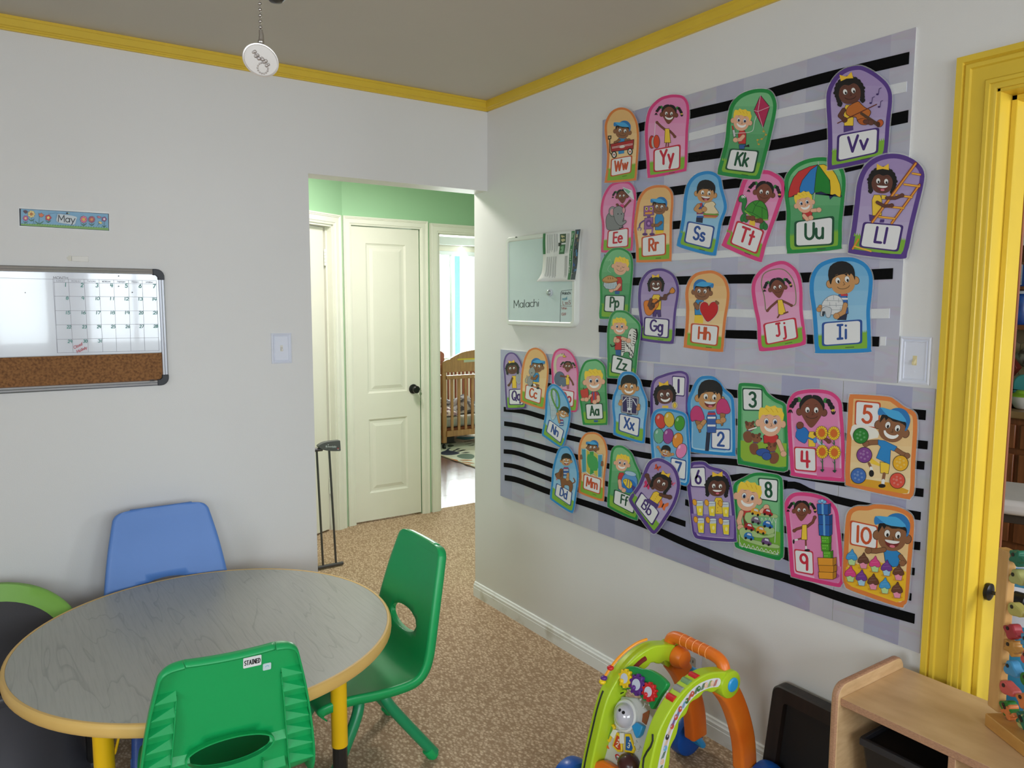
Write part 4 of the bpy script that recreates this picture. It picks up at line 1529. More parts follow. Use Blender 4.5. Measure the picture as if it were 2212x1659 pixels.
def side_panel(y0, y1, zt):
    r_ = .035
    pts = [(SXB, 0), (SXB, zt - r_)] + [(SXB - r_ + r_ * cos(radians(q)), zt - r_ + r_ * sin(radians(q))) for q in (15, 30, 45, 60, 75, 90)] + [(SXF + r_ - r_ * sin(radians(q)), zt - r_ + r_ * cos(radians(q))) for q in (0, 15, 30, 45, 60, 75)] + [(SXF, zt - r_), (SXF, 0)]
    return MB().prism(pts, lambda a, b, d: Vector((a, d, b)), y0, y1)


for y in (-2.132, -3.05):
    o = side_panel(y, y + .019, SZT + .034).build('side_panel', [M_BIRCH, M_PLY], t, bev=.006, seg=3)
    for p in o.data.polygons:
        if abs(p.normal.y) < .5:
            p.material_index = 1
o = MB().box(SXF + .012, SXB - .002, -3.031, -2.132, SZT - .019, SZT).build('top_board', [M_BIRCH, M_PLY], t, bev=.0015)
for p in o.data.polygons:
    if abs(p.normal.z) < .5:
        p.material_index = 1
for nm, z in (('shelf_board', .28), ('bottom_board', .04)):
    MB().box(SXF + .014, SXB - .002, -3.031, -2.132, z - .018, z).build(nm, M_BIRCH, t, bev=.0015)
o = MB().box(SXF + .014, SXB - .002, -2.402, -2.386, .04, SZT - .0195).build('divider', [M_BIRCH, M_PLY], t, bev=.0015)
for p in o.data.polygons:
    if abs(p.normal.x) > .5:
        p.material_index = 1
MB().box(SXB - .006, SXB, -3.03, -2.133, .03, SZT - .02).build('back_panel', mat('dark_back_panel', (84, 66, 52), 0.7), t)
t = thing('storage_bin', 'black storage bin inside the left bay of the wooden shelf', 'bin', (-.17, -2.27, .28))
mb = MB()
x0, x1, y0, y1, z0, z1 = -.300, -.060, -2.375, -2.170, .281, .440
mb.hexa([(x0 + .02, y0 + .015, z0), (x1 - .01, y0 + .015, z0), (x1 - .01, y1 - .015, z0), (x0 + .02, y1 - .015, z0), (x0, y0, z1), (x1, y0, z1), (x1, y1, z1), (x0, y1, z1)])
mb.build('body', mat('black_bin_plastic', (24, 23, 24), 0.45), t, bev=.008)
mb = MB()
mb.box(x0 - .008, x0 + .004, y0 - .002, y1 + .002, z1 - .006, z1 + .012).box(x0, x1, y0 - .004, y0 + .006, z1 - .006, z1 + .012).box(x0, x1, y1 - .006, y1 + .004, z1 - .006, z1 + .012)
mb.build('rim', mat('grey_bin_rim', (40, 40, 44), 0.4), t, bev=.002)

# dark framed panel leaning between shelf and wall
t = thing('framed_panel', 'black panel in a rounded dark brown frame behind the shelf end', 'panel', (-.06, -1.92, 0))
M_DBR = mat('dark_brown_frame', (34, 24, 21), 0.5, rgb2=(22, 16, 14), vscale=6, stretch=(1, 8, 1))
tilt = .055
ft = lambda a, b, d: Vector((-.078 - d + tilt * b / .33, a, b))
OU, IN_ = rrect(-2.09, .002, -1.738, .335, .026), rrect(-2.04, .05, -1.786, .288, .008)
n = len(OU)
mb = MB()
sec = [(OU, 0), (OU, .034), (rrect(-2.086, .006, -1.742, .331, .024), .038), (rrect(-2.044, .046, -1.782, .292, .01), .036), (IN_, .024), (IN_, 0)]
mb.add([ft(a, b, d) for pts, d in sec for a, b in pts], [(k * n + i, k * n + (i + 1) % n, (k + 1) * n + (i + 1) % n, (k + 1) * n + i) for k in range(5) for i in range(n)])
mb.build('frame', M_DBR, t, sharp=30)
MB().prism(rrect(-2.05, .04, -1.776, .30, .01), ft, .0, .020).build('screen', mat('matt_black_panel', (10, 9, 9), 0.6), t)
MB().lathe([(.006, 0), (.006, .004), (.001, .005)], ft(-2.063, .16, .037), 12, (-1, 0, 0)).build('knob', mat('dull_knob', (90, 84, 78), 0.4), t)

# wooden animal abacus on the shelf
t = thing('animal_abacus', 'wooden abacus with painted animal beads standing on the shelf top', 'toy', (-.17, -2.42, SZT))
M_MAPLE = mat('maple', (212, 166, 104), 0.45, stretch=(1, 1, .2), rgb2=(196, 148, 88), vscale=30)
M_MAPLE2 = mat('maple_base', (202, 150, 78), 0.45, stretch=(1, .2, 1), rgb2=(186, 134, 66), vscale=30)
a0 = hit(2128, 1540, 2, SZT + .03)
a1 = hit(2212, 1606, 2, SZT + .03)
ad = (Vector((a1.x, a1.y, 0)) - Vector((a0.x, a0.y, 0))).normalized()
an = Vector((-ad.y, ad.x, 0))
if an.x < 0:
    an = -an
ab = Vector((a0.x, a0.y, SZT))
fb = lambda a, b, d: ab + ad * a + an * d + Vector((0, 0, b))
MB().prism(rrect(0, .0005, .46, .030, .003), fb, 0, .075).build('base', M_MAPLE2, t, bev=.002)
pp = hit(2178, 1530, 2, SZT + .03)
pa = (Vector((pp.x, pp.y, SZT)) - ab).dot(ad)
for k, aa in enumerate((pa, .43)):
    prf = [(aa - .018, -.0095), (aa + .018, -.0095), (aa + .018, .0095), (aa + .010, .0125), (aa - .010, .0125), (aa - .018, .0095)]
    mb = MB()
    mb.prism([(a, d + .038) for a, d in prf], lambda a, d, z: fb(a, z, d), .0295, .408)
    mb.build('post', M_MAPLE, t, bev=.003)
BC = [(30, 110, 84), (176, 176, 110), (190, 180, 100), (172, 52, 62), (196, 140, 66), (70, 148, 196), (206, 90, 84), (34, 120, 40), (222, 128, 70)]
PYS = [1200, 1240, 1305, 1352, 1383, 1425, 1468, 1505, 1545]
for k, py in enumerate(PYS):
    zz = hit(2185, py, 1, pp.y).z - SZT
    zz = max(zz, .05)
    MB().tube([fb(pa + .016, zz, .038), fb(.415, zz, .038)], .0022, 8).build('wire', M_STEEL, t)
    for j in range(6):
        aa = pa + .038 + j * .052 + .004 * (k % 3)
        if aa > .40:
            break
        c = BC[(k + j * 2) % 9] if j else BC[k]
        shp = (k + j) % 4
        pts = []
        m_ = 18
        for q in range(m_):
            an_ = 2 * pi * q / m_
            rr = .019 * (1 + (.28 * cos(5 * an_) if shp == 0 else .22 * cos(3 * an_ + 1) if shp == 1 else .18 * cos(2 * an_) + .12 * cos(3 * an_) if shp == 2 else .2 * cos(4 * an_ + .6)))
            pts.append((aa + rr * cos(an_) * 1.05, zz + rr * sin(an_) * .86))
        bd = MB().prism(pts, fb, .038 - .011, .038 + .011).build('bead', mat('bead_paint_%d' % (BC.index(c)), c, 0.4), t, bev=.003)
        if j < 2:
            MB().prism([(aa + .0045 * cos(q * pi / 4) - .006, zz + .006 + .0045 * sin(q * pi / 4)) for q in range(8)], fb, .0255, .0275).build('painted_eye', mat('bead_dark', (36, 26, 24), 0.4), bd)

# ------------------------------------------------------------------ folding activity walker
t = thing('activity_walker', 'lime and orange folding baby activity walker toy on the carpet by the wall', 'toy', (-.38, -1.62, 0))
M_LG = mat('lime_green_plastic', (176, 206, 40), 0.33, var=0.03)
M_OR = mat('orange_plastic', (240, 128, 36), 0.36, rgb2=(226, 108, 26), vscale=8)
M_BW = mat('blue_wheel_plastic', (16, 84, 176), 0.3, bump=0.2, bscale=120)
M_CY = mat('cyan_plastic', (50, 160, 226), 0.3)
M_PW = mat('light_grey_panel_plastic', (206, 206, 204), 0.4, var=0.02)
M_GP = mat('green_leaf_plastic', (20, 146, 70), 0.34)
M_RD = mat('red_plastic', (206, 34, 40), 0.32)
M_YP = mat('yellow_plastic', (244, 206, 30), 0.34)
M_PU = mat('purple_plastic', (92, 40, 132), 0.34)
M_DKP = mat('slot_black', (30, 34, 26), 0.6)
OUTC = crom([(-.665, .035), (-.655, .10), (-.640, .18), (-.616, .265), (-.594, .335), (-.568, .385), (-.520, .432), (-.462, .462), (-.402, .473), (-.345, .464), (-.305, .452)], 4, False)
INC = crom([(-.590, .035), (-.585, .10), (-.572, .18), (-.552, .25), (-.534, .319), (-.508, .369), (-.478, .400), (-.437, .424), (-.385, .424), (-.345, .412), (-.305, .385)], 4, False)
SCAL = [(x + .008 * abs(sin(i * .62)) * (1 if i < 30 else 0), z - .012 * abs(sin(i * .62)) * (1 if i < 36 else 0)) for i, (x, z) in enumerate(INC)]
HUB = Vector((-.305, 0, .417))
for y0, y1, nm in ((-1.770, -1.730, 'side_arch'), (-1.562, -1.520, 'side_arch')):
    MB().prism(OUTC + list(reversed(SCAL)), lambda a, b, d: Vector((a, d, b)), y0, y1).build(nm, M_LG, t, bev=.009, seg=3)
for yc, dr in ((-1.770, -1), (-1.520, 1)):
    MB().lathe([(.040, -.03), (.041, .003), (.039, .007), (.030, .009), (.001, .009)], (HUB.x, yc, HUB.z), 28, (0, dr, 0)).build('hub', M_LG, t, sharp=30)
    MB().lathe([(.021, 0), (.021, .011), (.017, .014), (.001, .0145)], (HUB.x + .004, yc, HUB.z), 24, (0, dr, 0)).build('hub_button', M_CY, t)
MB().lathe([(.032, 0), (.035, .004), (.033, .024), (.026, .034), (.001, .037)], (HUB.x + .006, -1.560, HUB.z), 28, (0, -1, 0)).build('hinge_cap', M_OR, t)
LEGC = [(-.300, .400), (-.262, .352), (-.225, .280), (-.196, .195), (-.184, .110)]
for yc in (-1.740, -1.545):
    path = crom([Vector((x, yc, z)) for x, z in LEGC], 5, False)
    MB().sweep(path, [(-.022, -.028), (-.016, -.034), (.016, -.034), (.022, -.028), (.022, .028), (.016, .034), (-.016, .034), (-.022, .028)], (0, 1, 0)).build('rear_leg', M_OR, t, bev=.004, sharp=50)
for x, z, yc in ((-.150, .066, -1.792), (-.150, .066, -1.470), (-.660, .066, -1.800), (-.620, .066, -1.450)):
    mb = MB().lathe([(.030, -.030), (.052, -.030), (.062, -.024), (.0655, -.010), (.0655, .010), (.062, .024), (.050, .030), (.030, .024), (.001, .022)], (x, yc, z), 28, (0, 1 if yc > -1.6 else -1, 0))
    mb.build('wheel', M_BW, t, sharp=40)
MB().tube([(-.150, -1.790, .066), (-.150, -1.74, .066), (-.184, -1.74, .11)], .011, 10).build('axle', M_CY, t)
MB().tube([(-.150, -1.470, .066), (-.150, -1.545, .066), (-.184, -1.545, .11)], .011, 10).build('axle', M_CY, t)
MB().tube([(-.648, -1.800, .066), (-.632, -1.45, .066)], .011, 10).build('axle', M_CY, t)
MB().tube([(-.232, -1.55, .345), (-.232, -1.73, .345)], .018, 14).build('crossbar', M_CY, t)
HPATH = crom([(-.306, -1.535, .430), (-.304, -1.535, .452), (-.302, -1.545, .470), (-.300, -1.570, .477), (-.300, -1.63, .477), (-.300, -1.700, .477), (-.302, -1.735, .470), (-.304, -1.748, .452), (-.306, -1.750, .430)], 5, False)
MB().tube(HPATH, .0185, 16).build('handle', M_OR, t)
for k in range(5):
    y = -1.588 - k * .025
    MB().lathe([(.0180, -.0012), (.0197, 0), (.0180, .0012)], (-.300, y, .477), 20, (0, 1, 0)).build('grip_ring', mat('light_orange_ring', (252, 168, 96), 0.4), t)
# activity panel
P0 = Vector((-.622, 0, .10))
PV = Vector((.345, 0, .939)).normalized()
PN = Vector((-.939, 0, .345)).normalized()
A_W = (1290, 1340, 5.2)


def pw(zx, zy):
    """zoom pixel -> (y along the axle, distance up the panel)"""
    d = ray(1290 + zx / 5.2, 1340 + zy / 5.2)
    k = (P0 - CAM).dot(PN) / d.dot(PN)
    p = CAM + d * k
    return p.y, (p - P0).dot(PV)


fpn = lambda a, b, d: P0 + Vector((0, a, 0)) + PV * b + PN * d
MB().prism([(-1.732, -.07), (-1.560, -.07), (-1.560, .27), (-1.62, .29), (-1.732, .25)], fpn, -.045, 0).build('activity_panel', M_PW, t, bev=.004)
leaf = crom([pw(*q) for q in ((215, 715), (270, 640), (330, 555), (400, 520), (480, 525), (540, 548), (620, 556), (720, 608), (800, 680), (820, 740), (740, 860), (660, 1000), (628, 960), (610, 895), (560, 905), (515, 850), (450, 835), (405, 775), (330, 775), (280, 725))], 3)
MB().prism(leaf, fpn, -.001, .016).build('leaf_plate', M_GP, t, bev=.003)
for (zx, zy, r_, m_) in ((380, 660, 80, M_YP), (515, 730, 92, M_PU), (650, 810, 84, M_RD)):
    a, b = pw(zx, zy)
    rr = abs(pw(zx + r_, zy)[0] - a) * 1.05
    pts = []
    for q in range(60):
        an_ = 2 * pi * q / 60
        r2 = rr * (1 if (q % 6) < 3 else .80)
        pts.append((a + r2 * cos(an_), b + r2 * sin(an_)))
    g = MB().prism(pts, fpn, .0155, .029).build('gear', m_, t, bev=.0015)
    MB().prism([(a + rr * .52 * cos(q * pi / 10), b + rr * .52 * sin(q * pi / 10)) for q in range(20)], fpn, .0285, .0298).build('gear_sticker', mat('pale_sticker', (206, 214, 230), 0.3), g)
    MB().ball(fpn(a + rr * .12, b - rr * .35, .032), rr * .24, 10).build('finger_knob', m_, g)
a, b = pw(335, 1070)
rr = abs(pw(335 + 112, 1070)[0] - a)
cdm = fpn(a, b, 0)
MB().lathe([(rr * 1.25, -.002), (rr * 1.25, .010), (rr * 1.12, .014), (rr * 1.02, .010), (.001, .008)], cdm, 28, PN).build('dome_ring', mat('white_ring_plastic', (232, 232, 230), 0.3), t)
ball = MB().lathe([(rr * sin(radians(q)), .008 + rr * .85 * cos(radians(q))) for q in (90, 75, 60, 45, 30, 15, 1)], cdm, 28, PN).build('dome', mat('pearl_dome', (196, 194, 206), 0.08, spec=.8, coat=1.0), t)
for dx in (-.42, .02):
    an_ = (PN * .86 + Vector((0, -dx * .9 * -1, 0)) + PV * .38).normalized()
    e_ = cdm + PN * .008 + (PN * .85 * an_.dot(PN) + PV * an_.dot(PV) + Vector((0, an_.y, 0))) * rr * .985
    MB().lathe([(rr * .14, 0), (rr * .12, .001), (.0002, .0012)], e_, 12, an_).build('painted_eye', M_BLK, ball)
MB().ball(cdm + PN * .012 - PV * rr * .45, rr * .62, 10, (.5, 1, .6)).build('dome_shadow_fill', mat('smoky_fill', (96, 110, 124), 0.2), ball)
KC = {1: ((120, 160, 60), [(70, 1222), (200, 1165), (218, 1200), (150, 1372), (95, 1310)]), 2: ((206, 70, 40), [(240, 1255), (285, 1290), (298, 1480), (250, 1480), (188, 1415)]), 3: ((40, 100, 170), [(330, 1275), (385, 1275), (438, 1450), (420, 1495), (325, 1480)])}
for k, (c, pts) in KC.items():
    P_ = [pw(*q) for q in pts]
    o = MB().prism(P_, fpn, 0, .008).build('key', M_YP, t, bev=.0015)
    cx_, cy_ = sum(p[0] for p in P_) / 5, sum(p[1] for p in P_) / 5
    ar = Art(0, 0, fn=lambda a, b, d: fpn(a, b, .0083 + d))
    ar.p([(cx_ + (p[0] - cx_) * .74, cy_ + (p[1] - cy_) * .74) for p in P_], c)
    ar.text(str(k), [(cx_ + .004, cy_ + .003), (cx_ - .004, cy_ + .003), (cx_ - .004, cy_ - .009), (cx_ + .004, cy_ - .009)], .2, (240, 236, 220))
    ar.e(cx_, cy_ + .010, .003, .003, (236, 226, 210), n=8)
    ar.build('key_print', M_PRINT, o)
for pts in ([(205, 1225), (248, 1235), (210, 1330), (168, 1290)], [(275, 1265), (318, 1265), (322, 1385), (275, 1385)]):
    MB().prism([pw(*q) for q in pts], fpn, 0, .010).build('piano_key', mat('white_key_plastic', (236, 234, 232), 0.3), t, bev=.001)
MB().prism([pw(*q) for q in ((425, 1190), (480, 1145), (555, 1190), (520, 1290), (478, 1328), (455, 1280))], fpn, 0, .016).build('slider_arrow', M_CY, t, bev=.003)
MB().prism([pw(*q) for q in ((520, 1050), (590, 1010), (585, 1080), (555, 1175), (510, 1140))], fpn, 0, .003).build('picture_window', mat('brown_picture', (136, 96, 54), 0.3, rgb2=(176, 60, 40), vscale=60), t)
MB().prism([pw(*q) for q in ((160, 890), (200, 840), (280, 785), (330, 775), (345, 800), (300, 840), (230, 890), (190, 950), (165, 930))], fpn, 0, .006).build('leaf_track', M_LG, t, bev=.0015)
MB().tube([fpn(*pw(*q), .0065) for q in ((175, 925), (215, 870), (265, 830), (315, 810))], .0018, 6).build('track_slot', M_DKP, t)
MB().prism(crom([pw(*q) for q in ((115, 920), (150, 895), (178, 930), (180, 1000), (145, 1035), (108, 985))], 3), fpn, 0, .012).build('lion_slider', M_CY, t, bev=.003)
MB().prism([pw(*q) for q in ((85, 1120), (118, 1125), (100, 1170))], fpn, 0, .004).build('light_button', M_OR, t)
MB().prism([pw(*q) for q in ((85, 1385), (120, 1400), (138, 1445), (98, 1425))], fpn, 0, .004).build('light_button', M_OR, t)
ov = crom([pw(*q) for q in ((205, 1515), (235, 1505), (285, 1560), (300, 1600), (280, 1610), (225, 1570))], 3)
o = MB().prism(ov, fpn, 0, .002).build('logo_badge', M_RD, t)
cx_, cy_ = sum(p[0] for p in ov) / len(ov), sum(p[1] for p in ov) / len(ov)
MB().prism([(cx_ + (p[0] - cx_) * .72, cy_ + (p[1] - cy_) * .72) for p in ov], fpn, .001, .0026).build('badge_face', mat('badge_white', (236, 236, 236), 0.4), o)
q1, q2 = pw(218, 1535), pw(285, 1588)
ar = Art(0, 0, fn=lambda a, b, d: fpn(a, b, .0028 + d))
nx_, ny_ = (q2[1] - q1[1]), -(q2[0] - q1[0])
hh_ = .22
ar.text('little tikes', [(q1[0] - nx_ * hh_ * .5, q1[1] - ny_ * hh_ * .5), (q2[0] - nx_ * hh_ * .5, q2[1] - ny_ * hh_ * .5), (q2[0] + nx_ * hh_ * .5, q2[1] + ny_ * hh_ * .5), (q1[0] + nx_ * hh_ * .5, q1[1] + ny_ * hh_ * .5)], .16, (60, 60, 90), .16)
ar.build('badge_print', M_PRINT, o)
for zx, zy in ((225, 745), (490, 890), (520, 975), (590, 950), (120, 1050), (60, 1290), (420, 1400), (460, 1460)):
    a, b = pw(zx, zy)
    MB().ball(fpn(a, b, .001), .0035, 6).tube([fpn(a - .003, b, .002), fpn(a - .003, b + .014, .002), fpn(a - .009, b + .011, .002)], .0012, 6).build('music_note', M_PW, t)
MB().ball(fpn(*pw(395, 1625), .014), .030, 10, (1, 1.2, 1)).build('brown_knob', mat('brown_plastic', (70, 34, 34), 0.25), t)
MB().prism([pw(*q) for q in ((10, 1670), (60, 1585), (130, 1570), (200, 1610), (260, 1650), (250, 1720), (20, 1740))], fpn, 0, .030).build('roller_cover', M_OR, t, bev=.006)
# bead wire, slots and sliders on the arches
fL = lambda zx, zy, y: hit(1290 + zx / 5.2, 1340 + zy / 5.2, 1, y)
wpth = [fL(475, 285, -1.500), fL(440, 272, -1.500), fL(360, 325, -1.500), fL(280, 410, -1.500), fL(210, 500, -1.500), fL(165, 590, -1.500), fL(150, 635, -1.500)]
wpth = [Vector((OUTC[i][0] - .010, -1.528, OUTC[i][1] + .010)) for i in (33, 31, 29, 27, 25, 23, 21)]
MB().tube(crom(wpth, 3, False), .0042, 8).build('bead_wire', mat('orange_wire', (250, 158, 30), 0.35), t)
for (zx, zy), m_ in (((188, 535), M_RD), ((172, 565), M_YP), ((155, 597), M_PU)):
    p = Vector(wpth[5 if zy < 550 else 6]) + Vector((-.012, 0, -.020)) * (.5 if 550 < zy < 580 else 0)
    MB().ball(p, .0105, 10, (1, 1, .7)).build('bead', m_, t)
p = fL(10, 1270, -1.520)
MB().ball(p, .020, 10, (.7, .7, 1.2)).ball(p + Vector((0, .004, .022)), .014, 8).ball(p + Vector((-.004, -.014, .026)), .008, 8).ball(p + Vector((-.004, .018, .026)), .008, 8).build('elephant_slider', M_CY, t)
sl = [Vector((x, -1.501, z)) for x, z in OUTC[5:22]]
nrm_o = lambda i: Vector((-(OUTC[i + 1][1] - OUTC[i - 1][1]), 0, OUTC[i + 1][0] - OUTC[i - 1][0])).normalized()
MB().tube([Vector((OUTC[i][0], -1.535, OUTC[i][1])) + nrm_o(i) * .0005 for i in range(6, 20)], .003, 6).build('track_slot', M_DKP, t)
MB().tube([Vector((OUTC[i][0], -1.750 + .008 * sin(i * 1.1), OUTC[i][1])) + nrm_o(i) * .0005 for i in range(6, 18)], .003, 6).build('track_slot', M_DKP, t)
p = Vector((OUTC[6][0], -1.750, OUTC[6][1])) + nrm_o(6) * .008
MB().ball(p, .016, 10, (.8, .9, 1.1)).build('orange_slider', M_OR, t)
for i, m_ in ((24, M_RD), (26, mat('grey_roller', (150, 150, 148), 0.3)), (28, mat('sage_roller', (120, 160, 110), 0.3)), (30, M_RD)):
    x, z = OUTC[i]
    q = Vector((x, 0, z)) + nrm_o(i) * -.004
    MB().tube([(q.x, -1.763, q.z), (q.x, -1.737, q.z)], .011, 12).build('roller', m_, t)
MB().tube([Vector((x, -1.5625, z)) for x, z in [((OUTC[i][0] + INC[i][0]) / 2, (OUTC[i][1] + INC[i][1]) / 2) for i in range(22, 30)]], .0075, 8).build('arch_slot', mat('dark_red_slot', (120, 30, 24), 0.4), t)
# printed animal strip along the outer face of the near arch
st = Art(1, -1.7712)
mid = [((OUTC[i][0] * .38 + INC[i][0] * .62), (OUTC[i][1] * .38 + INC[i][1] * .62)) for i in range(4, 36)]
st.fn = lambda a, b, d: Vector((a, -1.7706 - d, b))
st.stroke(mid, .026, (228, 230, 232))
RN2 = random.Random(5)
cols = [(120, 180, 220), (120, 96, 170), (206, 90, 70), (70, 120, 70), (60, 60, 66), (150, 190, 80), (240, 200, 170), (90, 130, 190)]
for i in range(1, 31):
    x, z = mid[i]
    c = RN2.choice(cols)
    if i % 2:
        st.e(x + RN2.uniform(-.004, .004), z, .0075, .0085, c, n=10).e(x - .002, z + .002, .0022, .0026, (250, 250, 250), n=8).e(x - .002, z + .002, .001, .0014, (20, 20, 24), n=6)
    else:
        for q in range(3):
            st.s_([(x - .008 + q * .004, z - .008), (x + .002 + q * .003, z + .008)], .0018, c)
st.build('animal_strip', M_PRINT, t)

# ------------------------------------------------------------------ hall: swung-open metal gate
M_GATE = mat('graphite_tube', (84, 82, 84), 0.35, metal=0.5)
M_GATEP = mat('graphite_plastic', (88, 90, 90), 0.45)
GY = .93
t = thing('safety_gate', 'dark grey metal child gate leaning open in the hall', 'gate', (-.55, GY, 0))
zt = hit(700, 966, 1, GY).z
xr, xl = hit(741, 1219, 1, GY).x, -1.02
gz = max(.012, hit(741, 1219, 1, GY).z)
MB().tube([(xl, GY, .014), (xr, GY, .014)], .010, 10).build('bottom_rail', M_GATE, t)
xa = hit(733, 965, 1, GY).x
MB().tube([(xl, GY, zt - .01), (xa - .10, GY, zt - .01)], .011, 10).build('top_rail', M_GATE, t)
for px0, px1 in ((684, 698), (711, 726)):
    b0, b1 = hit(px1, 1221, 1, GY), hit(px0, 972, 1, GY)
    MB().tube([(b0.x, GY, .014), (b1.x, GY, zt - .012)], .0062, 10).build('bar', M_GATE, t)
for k in range(4):
    MB().tube([(-.62 - k * .09, GY, .014), (-.66 - k * .09, GY, zt - .012)], .0062, 10).build('bar', M_GATE, t)
A_H = (670, 940, 23.7)
fg = lambda a, b, d: hit(670 + a / 23.7, 940 + b / 23.7, 1, GY) + Vector((0, -d, 0))
hp = crom([(360, 560), (420, 480), (640, 365), (860, 310), (1180, 270), (1480, 250)], 3, False) + [(1500, 500), (1515, 760), (1480, 790)] + crom([(1300, 795), (1000, 792), (700, 752), (520, 690), (400, 620)], 3, False)
hd = MB().prism(hp, fg, -.016, .018).build('handle', M_GATEP, t, bev=.004)
ha = Art(1, 0, fn=lambda a, b, d: fg(a, b, .0195 + d))
stp = []
for q in range(10):
    rr = 62 if q % 2 == 0 else 26
    stp.append((765 + rr * sin(2 * pi * q / 10), 545 - rr * cos(2 * pi * q / 10)))
ha.p(stp, (206, 212, 214)).e(860, 465, 26, 22, (206, 212, 214)).p([(690, 640), (800, 595), (806, 612)], (206, 212, 214))
ha.text('dreambaby', [(830, 520), (1280, 505), (1270, 590), (830, 595)], .16, (206, 212, 214), .12)
ha.p([(1050, 598), (1240, 594), (1236, 622), (1050, 626)], (120, 140, 146))
ha.p([(1310, 620), (1410, 618), (1405, 668), (1320, 665)], (150, 30, 46)).p([(1318, 672), (1408, 672), (1400, 708), (1325, 706)], (220, 190, 190))
ha.build('handle_print', M_PRINT, hd)

# ------------------------------------------------------------------ bedroom things
M_CRIB = mat('honey_oak', (172, 116, 68), 0.4, stretch=(1, 1, .15), rgb2=(150, 98, 56), vscale=40)
M_CRIB2 = mat('red_oak_slat', (160, 90, 62), 0.4, stretch=(1, 1, .15), rgb2=(140, 76, 50), vscale=40)
cf = hit(961, 972, 2, 0)
fy = cf.y
cx0 = cf.x
t = thing('baby_crib', 'honey coloured wooden crib with slats seen through the bedroom doorway', 'crib', (cx0, fy, 0))
zr = lambda py: hit(990, py, 1, fy).z
# near end panel across x, curved head rail
zl, zh = hit(962, 784, 1, fy).z, hit(1022, 762, 1, fy).z
CWd = .72
hd_ = crom([(cx0 - .02, zl - .04), (cx0 - .015, zl), (cx0 + .03, zl + .03), (cx0 + .07, zl + .035), (cx0 + .10, zl + .055), (cx0 + .22, zh + .01), (cx0 + CWd / 2, zh + .03)], 3, False)
hd_ = hd_ + [(2 * cx0 + CWd - a, b) for a, b in reversed(hd_[:-1])]
hd_ = hd_ + [(cx0 + CWd + .02, zl - .10), (cx0 - .02, zl - .10)]
zm = zr(808)
z_low = zr(935)
for yy, m_, nm in ((fy, M_CRIB, 'end_panel'), (fy + 1.32, M_CRIB2, 'end_panel')):
    MB().prism(hd_, lambda a, b, d: Vector((a, d, b)), yy, yy + .03).build('head_rail', m_, t, bev=.004)
    for x in (cx0 - .02, cx0 + CWd - .025):
        MB().box(x, x + .045, yy, yy + .035, .07, zl - .09).build('post', m_, t, bev=.003)
    MB().box(cx0 + .02, cx0 + CWd - .02, yy - .012, yy + .016, zm - .05, zm - .01).build('rail', m_, t, bev=.003)
    MB().box(cx0 + .02, cx0 + CWd - .02, yy - .012, yy + .016, z_low - .03, z_low + .03).build('rail', m_, t, bev=.003)
    for k in range(8):
        x = cx0 + .075 + k * .082
        MB().box(x, x + .030, yy - .002, yy + .012, z_low + .02, zm - .03).build('slat', m_, t, bev=.002)
    for x in (cx0, cx0 + CWd - .005):
        c = MB().tube([(x, yy + .016, .075), (x, yy + .016, .055)], .008, 8)
        c.lathe([(.010, -.012), (.026, -.010), (.027, 0), (.026, .010), (.010, .012)], (x, yy + .016, .028), 14, (1, 0, 0))
        c.build('castor', M_BLK, t)
for xx in (cx0 - .005, cx0 + CWd - .02):
    for zz in (zm - .03, z_low):
        MB().box(xx, xx + .028, fy + .03, fy + 1.32, zz - .02, zz + .02).build('side_rail', M_CRIB2, t, bev=.003)
    for k in range(14):
        y = fy + .11 + k * .088
        MB().box(xx + .006, xx + .02, y, y + .028, z_low + .01, zm - .04).build('slat', M_CRIB2, t)
MB().box(cx0 + .03, cx0 + CWd - .03, fy + .04, fy + 1.30, z_low + .01, z_low + .05).build('mattress_support', M_CRIB2, t)
wl = MB().prism([(1002, 776), (1040, 772), (1040, 780), (1002, 783)], lambda a, b, d: hit(a, b, 1, fy - .001) + Vector((0, -d, 0)), 0, .001)
wl.build('warning_label', mat('grey_label', (176, 172, 156), 0.5), t)
wl = MB().prism([(988, 775), (1040, 772.5), (1040, 776), (988, 778)], lambda a, b, d: hit(a, b, 1, fy - .001) + Vector((0, -d, 0)), 0, .0014)
wl.build('warning_label', mat('yellow_label', (206, 172, 40), 0.5), t)
t = thing('crib_mattress', 'grey sheeted mattress lying inside the wooden crib', 'mattress', (cx0 + .36, fy + .6, z_low + .05))
mb = MB()
mb.box(cx0 + .035, cx0 + CWd - .035, fy + .045, fy + 1.29, z_low + .055, z_low + .165)
mb.build('mattress_body', mat('striped_sheet', (176, 174, 168), 0.8, stretch=(30, 1, 1), rgb2=(150, 148, 146), vscale=4), t, bev=.03, seg=4)
RB = random.Random(3)


def cloth(name, label, c, sx, sy, h, col, col2, seed):
    rb = random.Random(seed)
    P = []
    for i in range(15):
        row = []
        for j in range(15):
            u, v = -1 + i / 7, -1 + j / 7
            e_ = max(0, 1 - (u * u) ** 2) * max(0, 1 - (v * v) ** 2)
            row.append(Vector((c[0] + u * sx, c[1] + v * sy, c[2] + e_ * h * (.65 + .35 * sin(u * 5 + seed) * cos(v * 4 + seed)) + e_ * rb.uniform(-.012, .012))))
        P.append(row)
    o = MB().grid(P).build(name, mat(name + '_fabric_%d' % seed, col, 0.9, rgb2=col2, vscale=16, lo=.45, hi=.55), solid=.012, soff=1, sub=1)
    return tag(o, label, 'bedding')


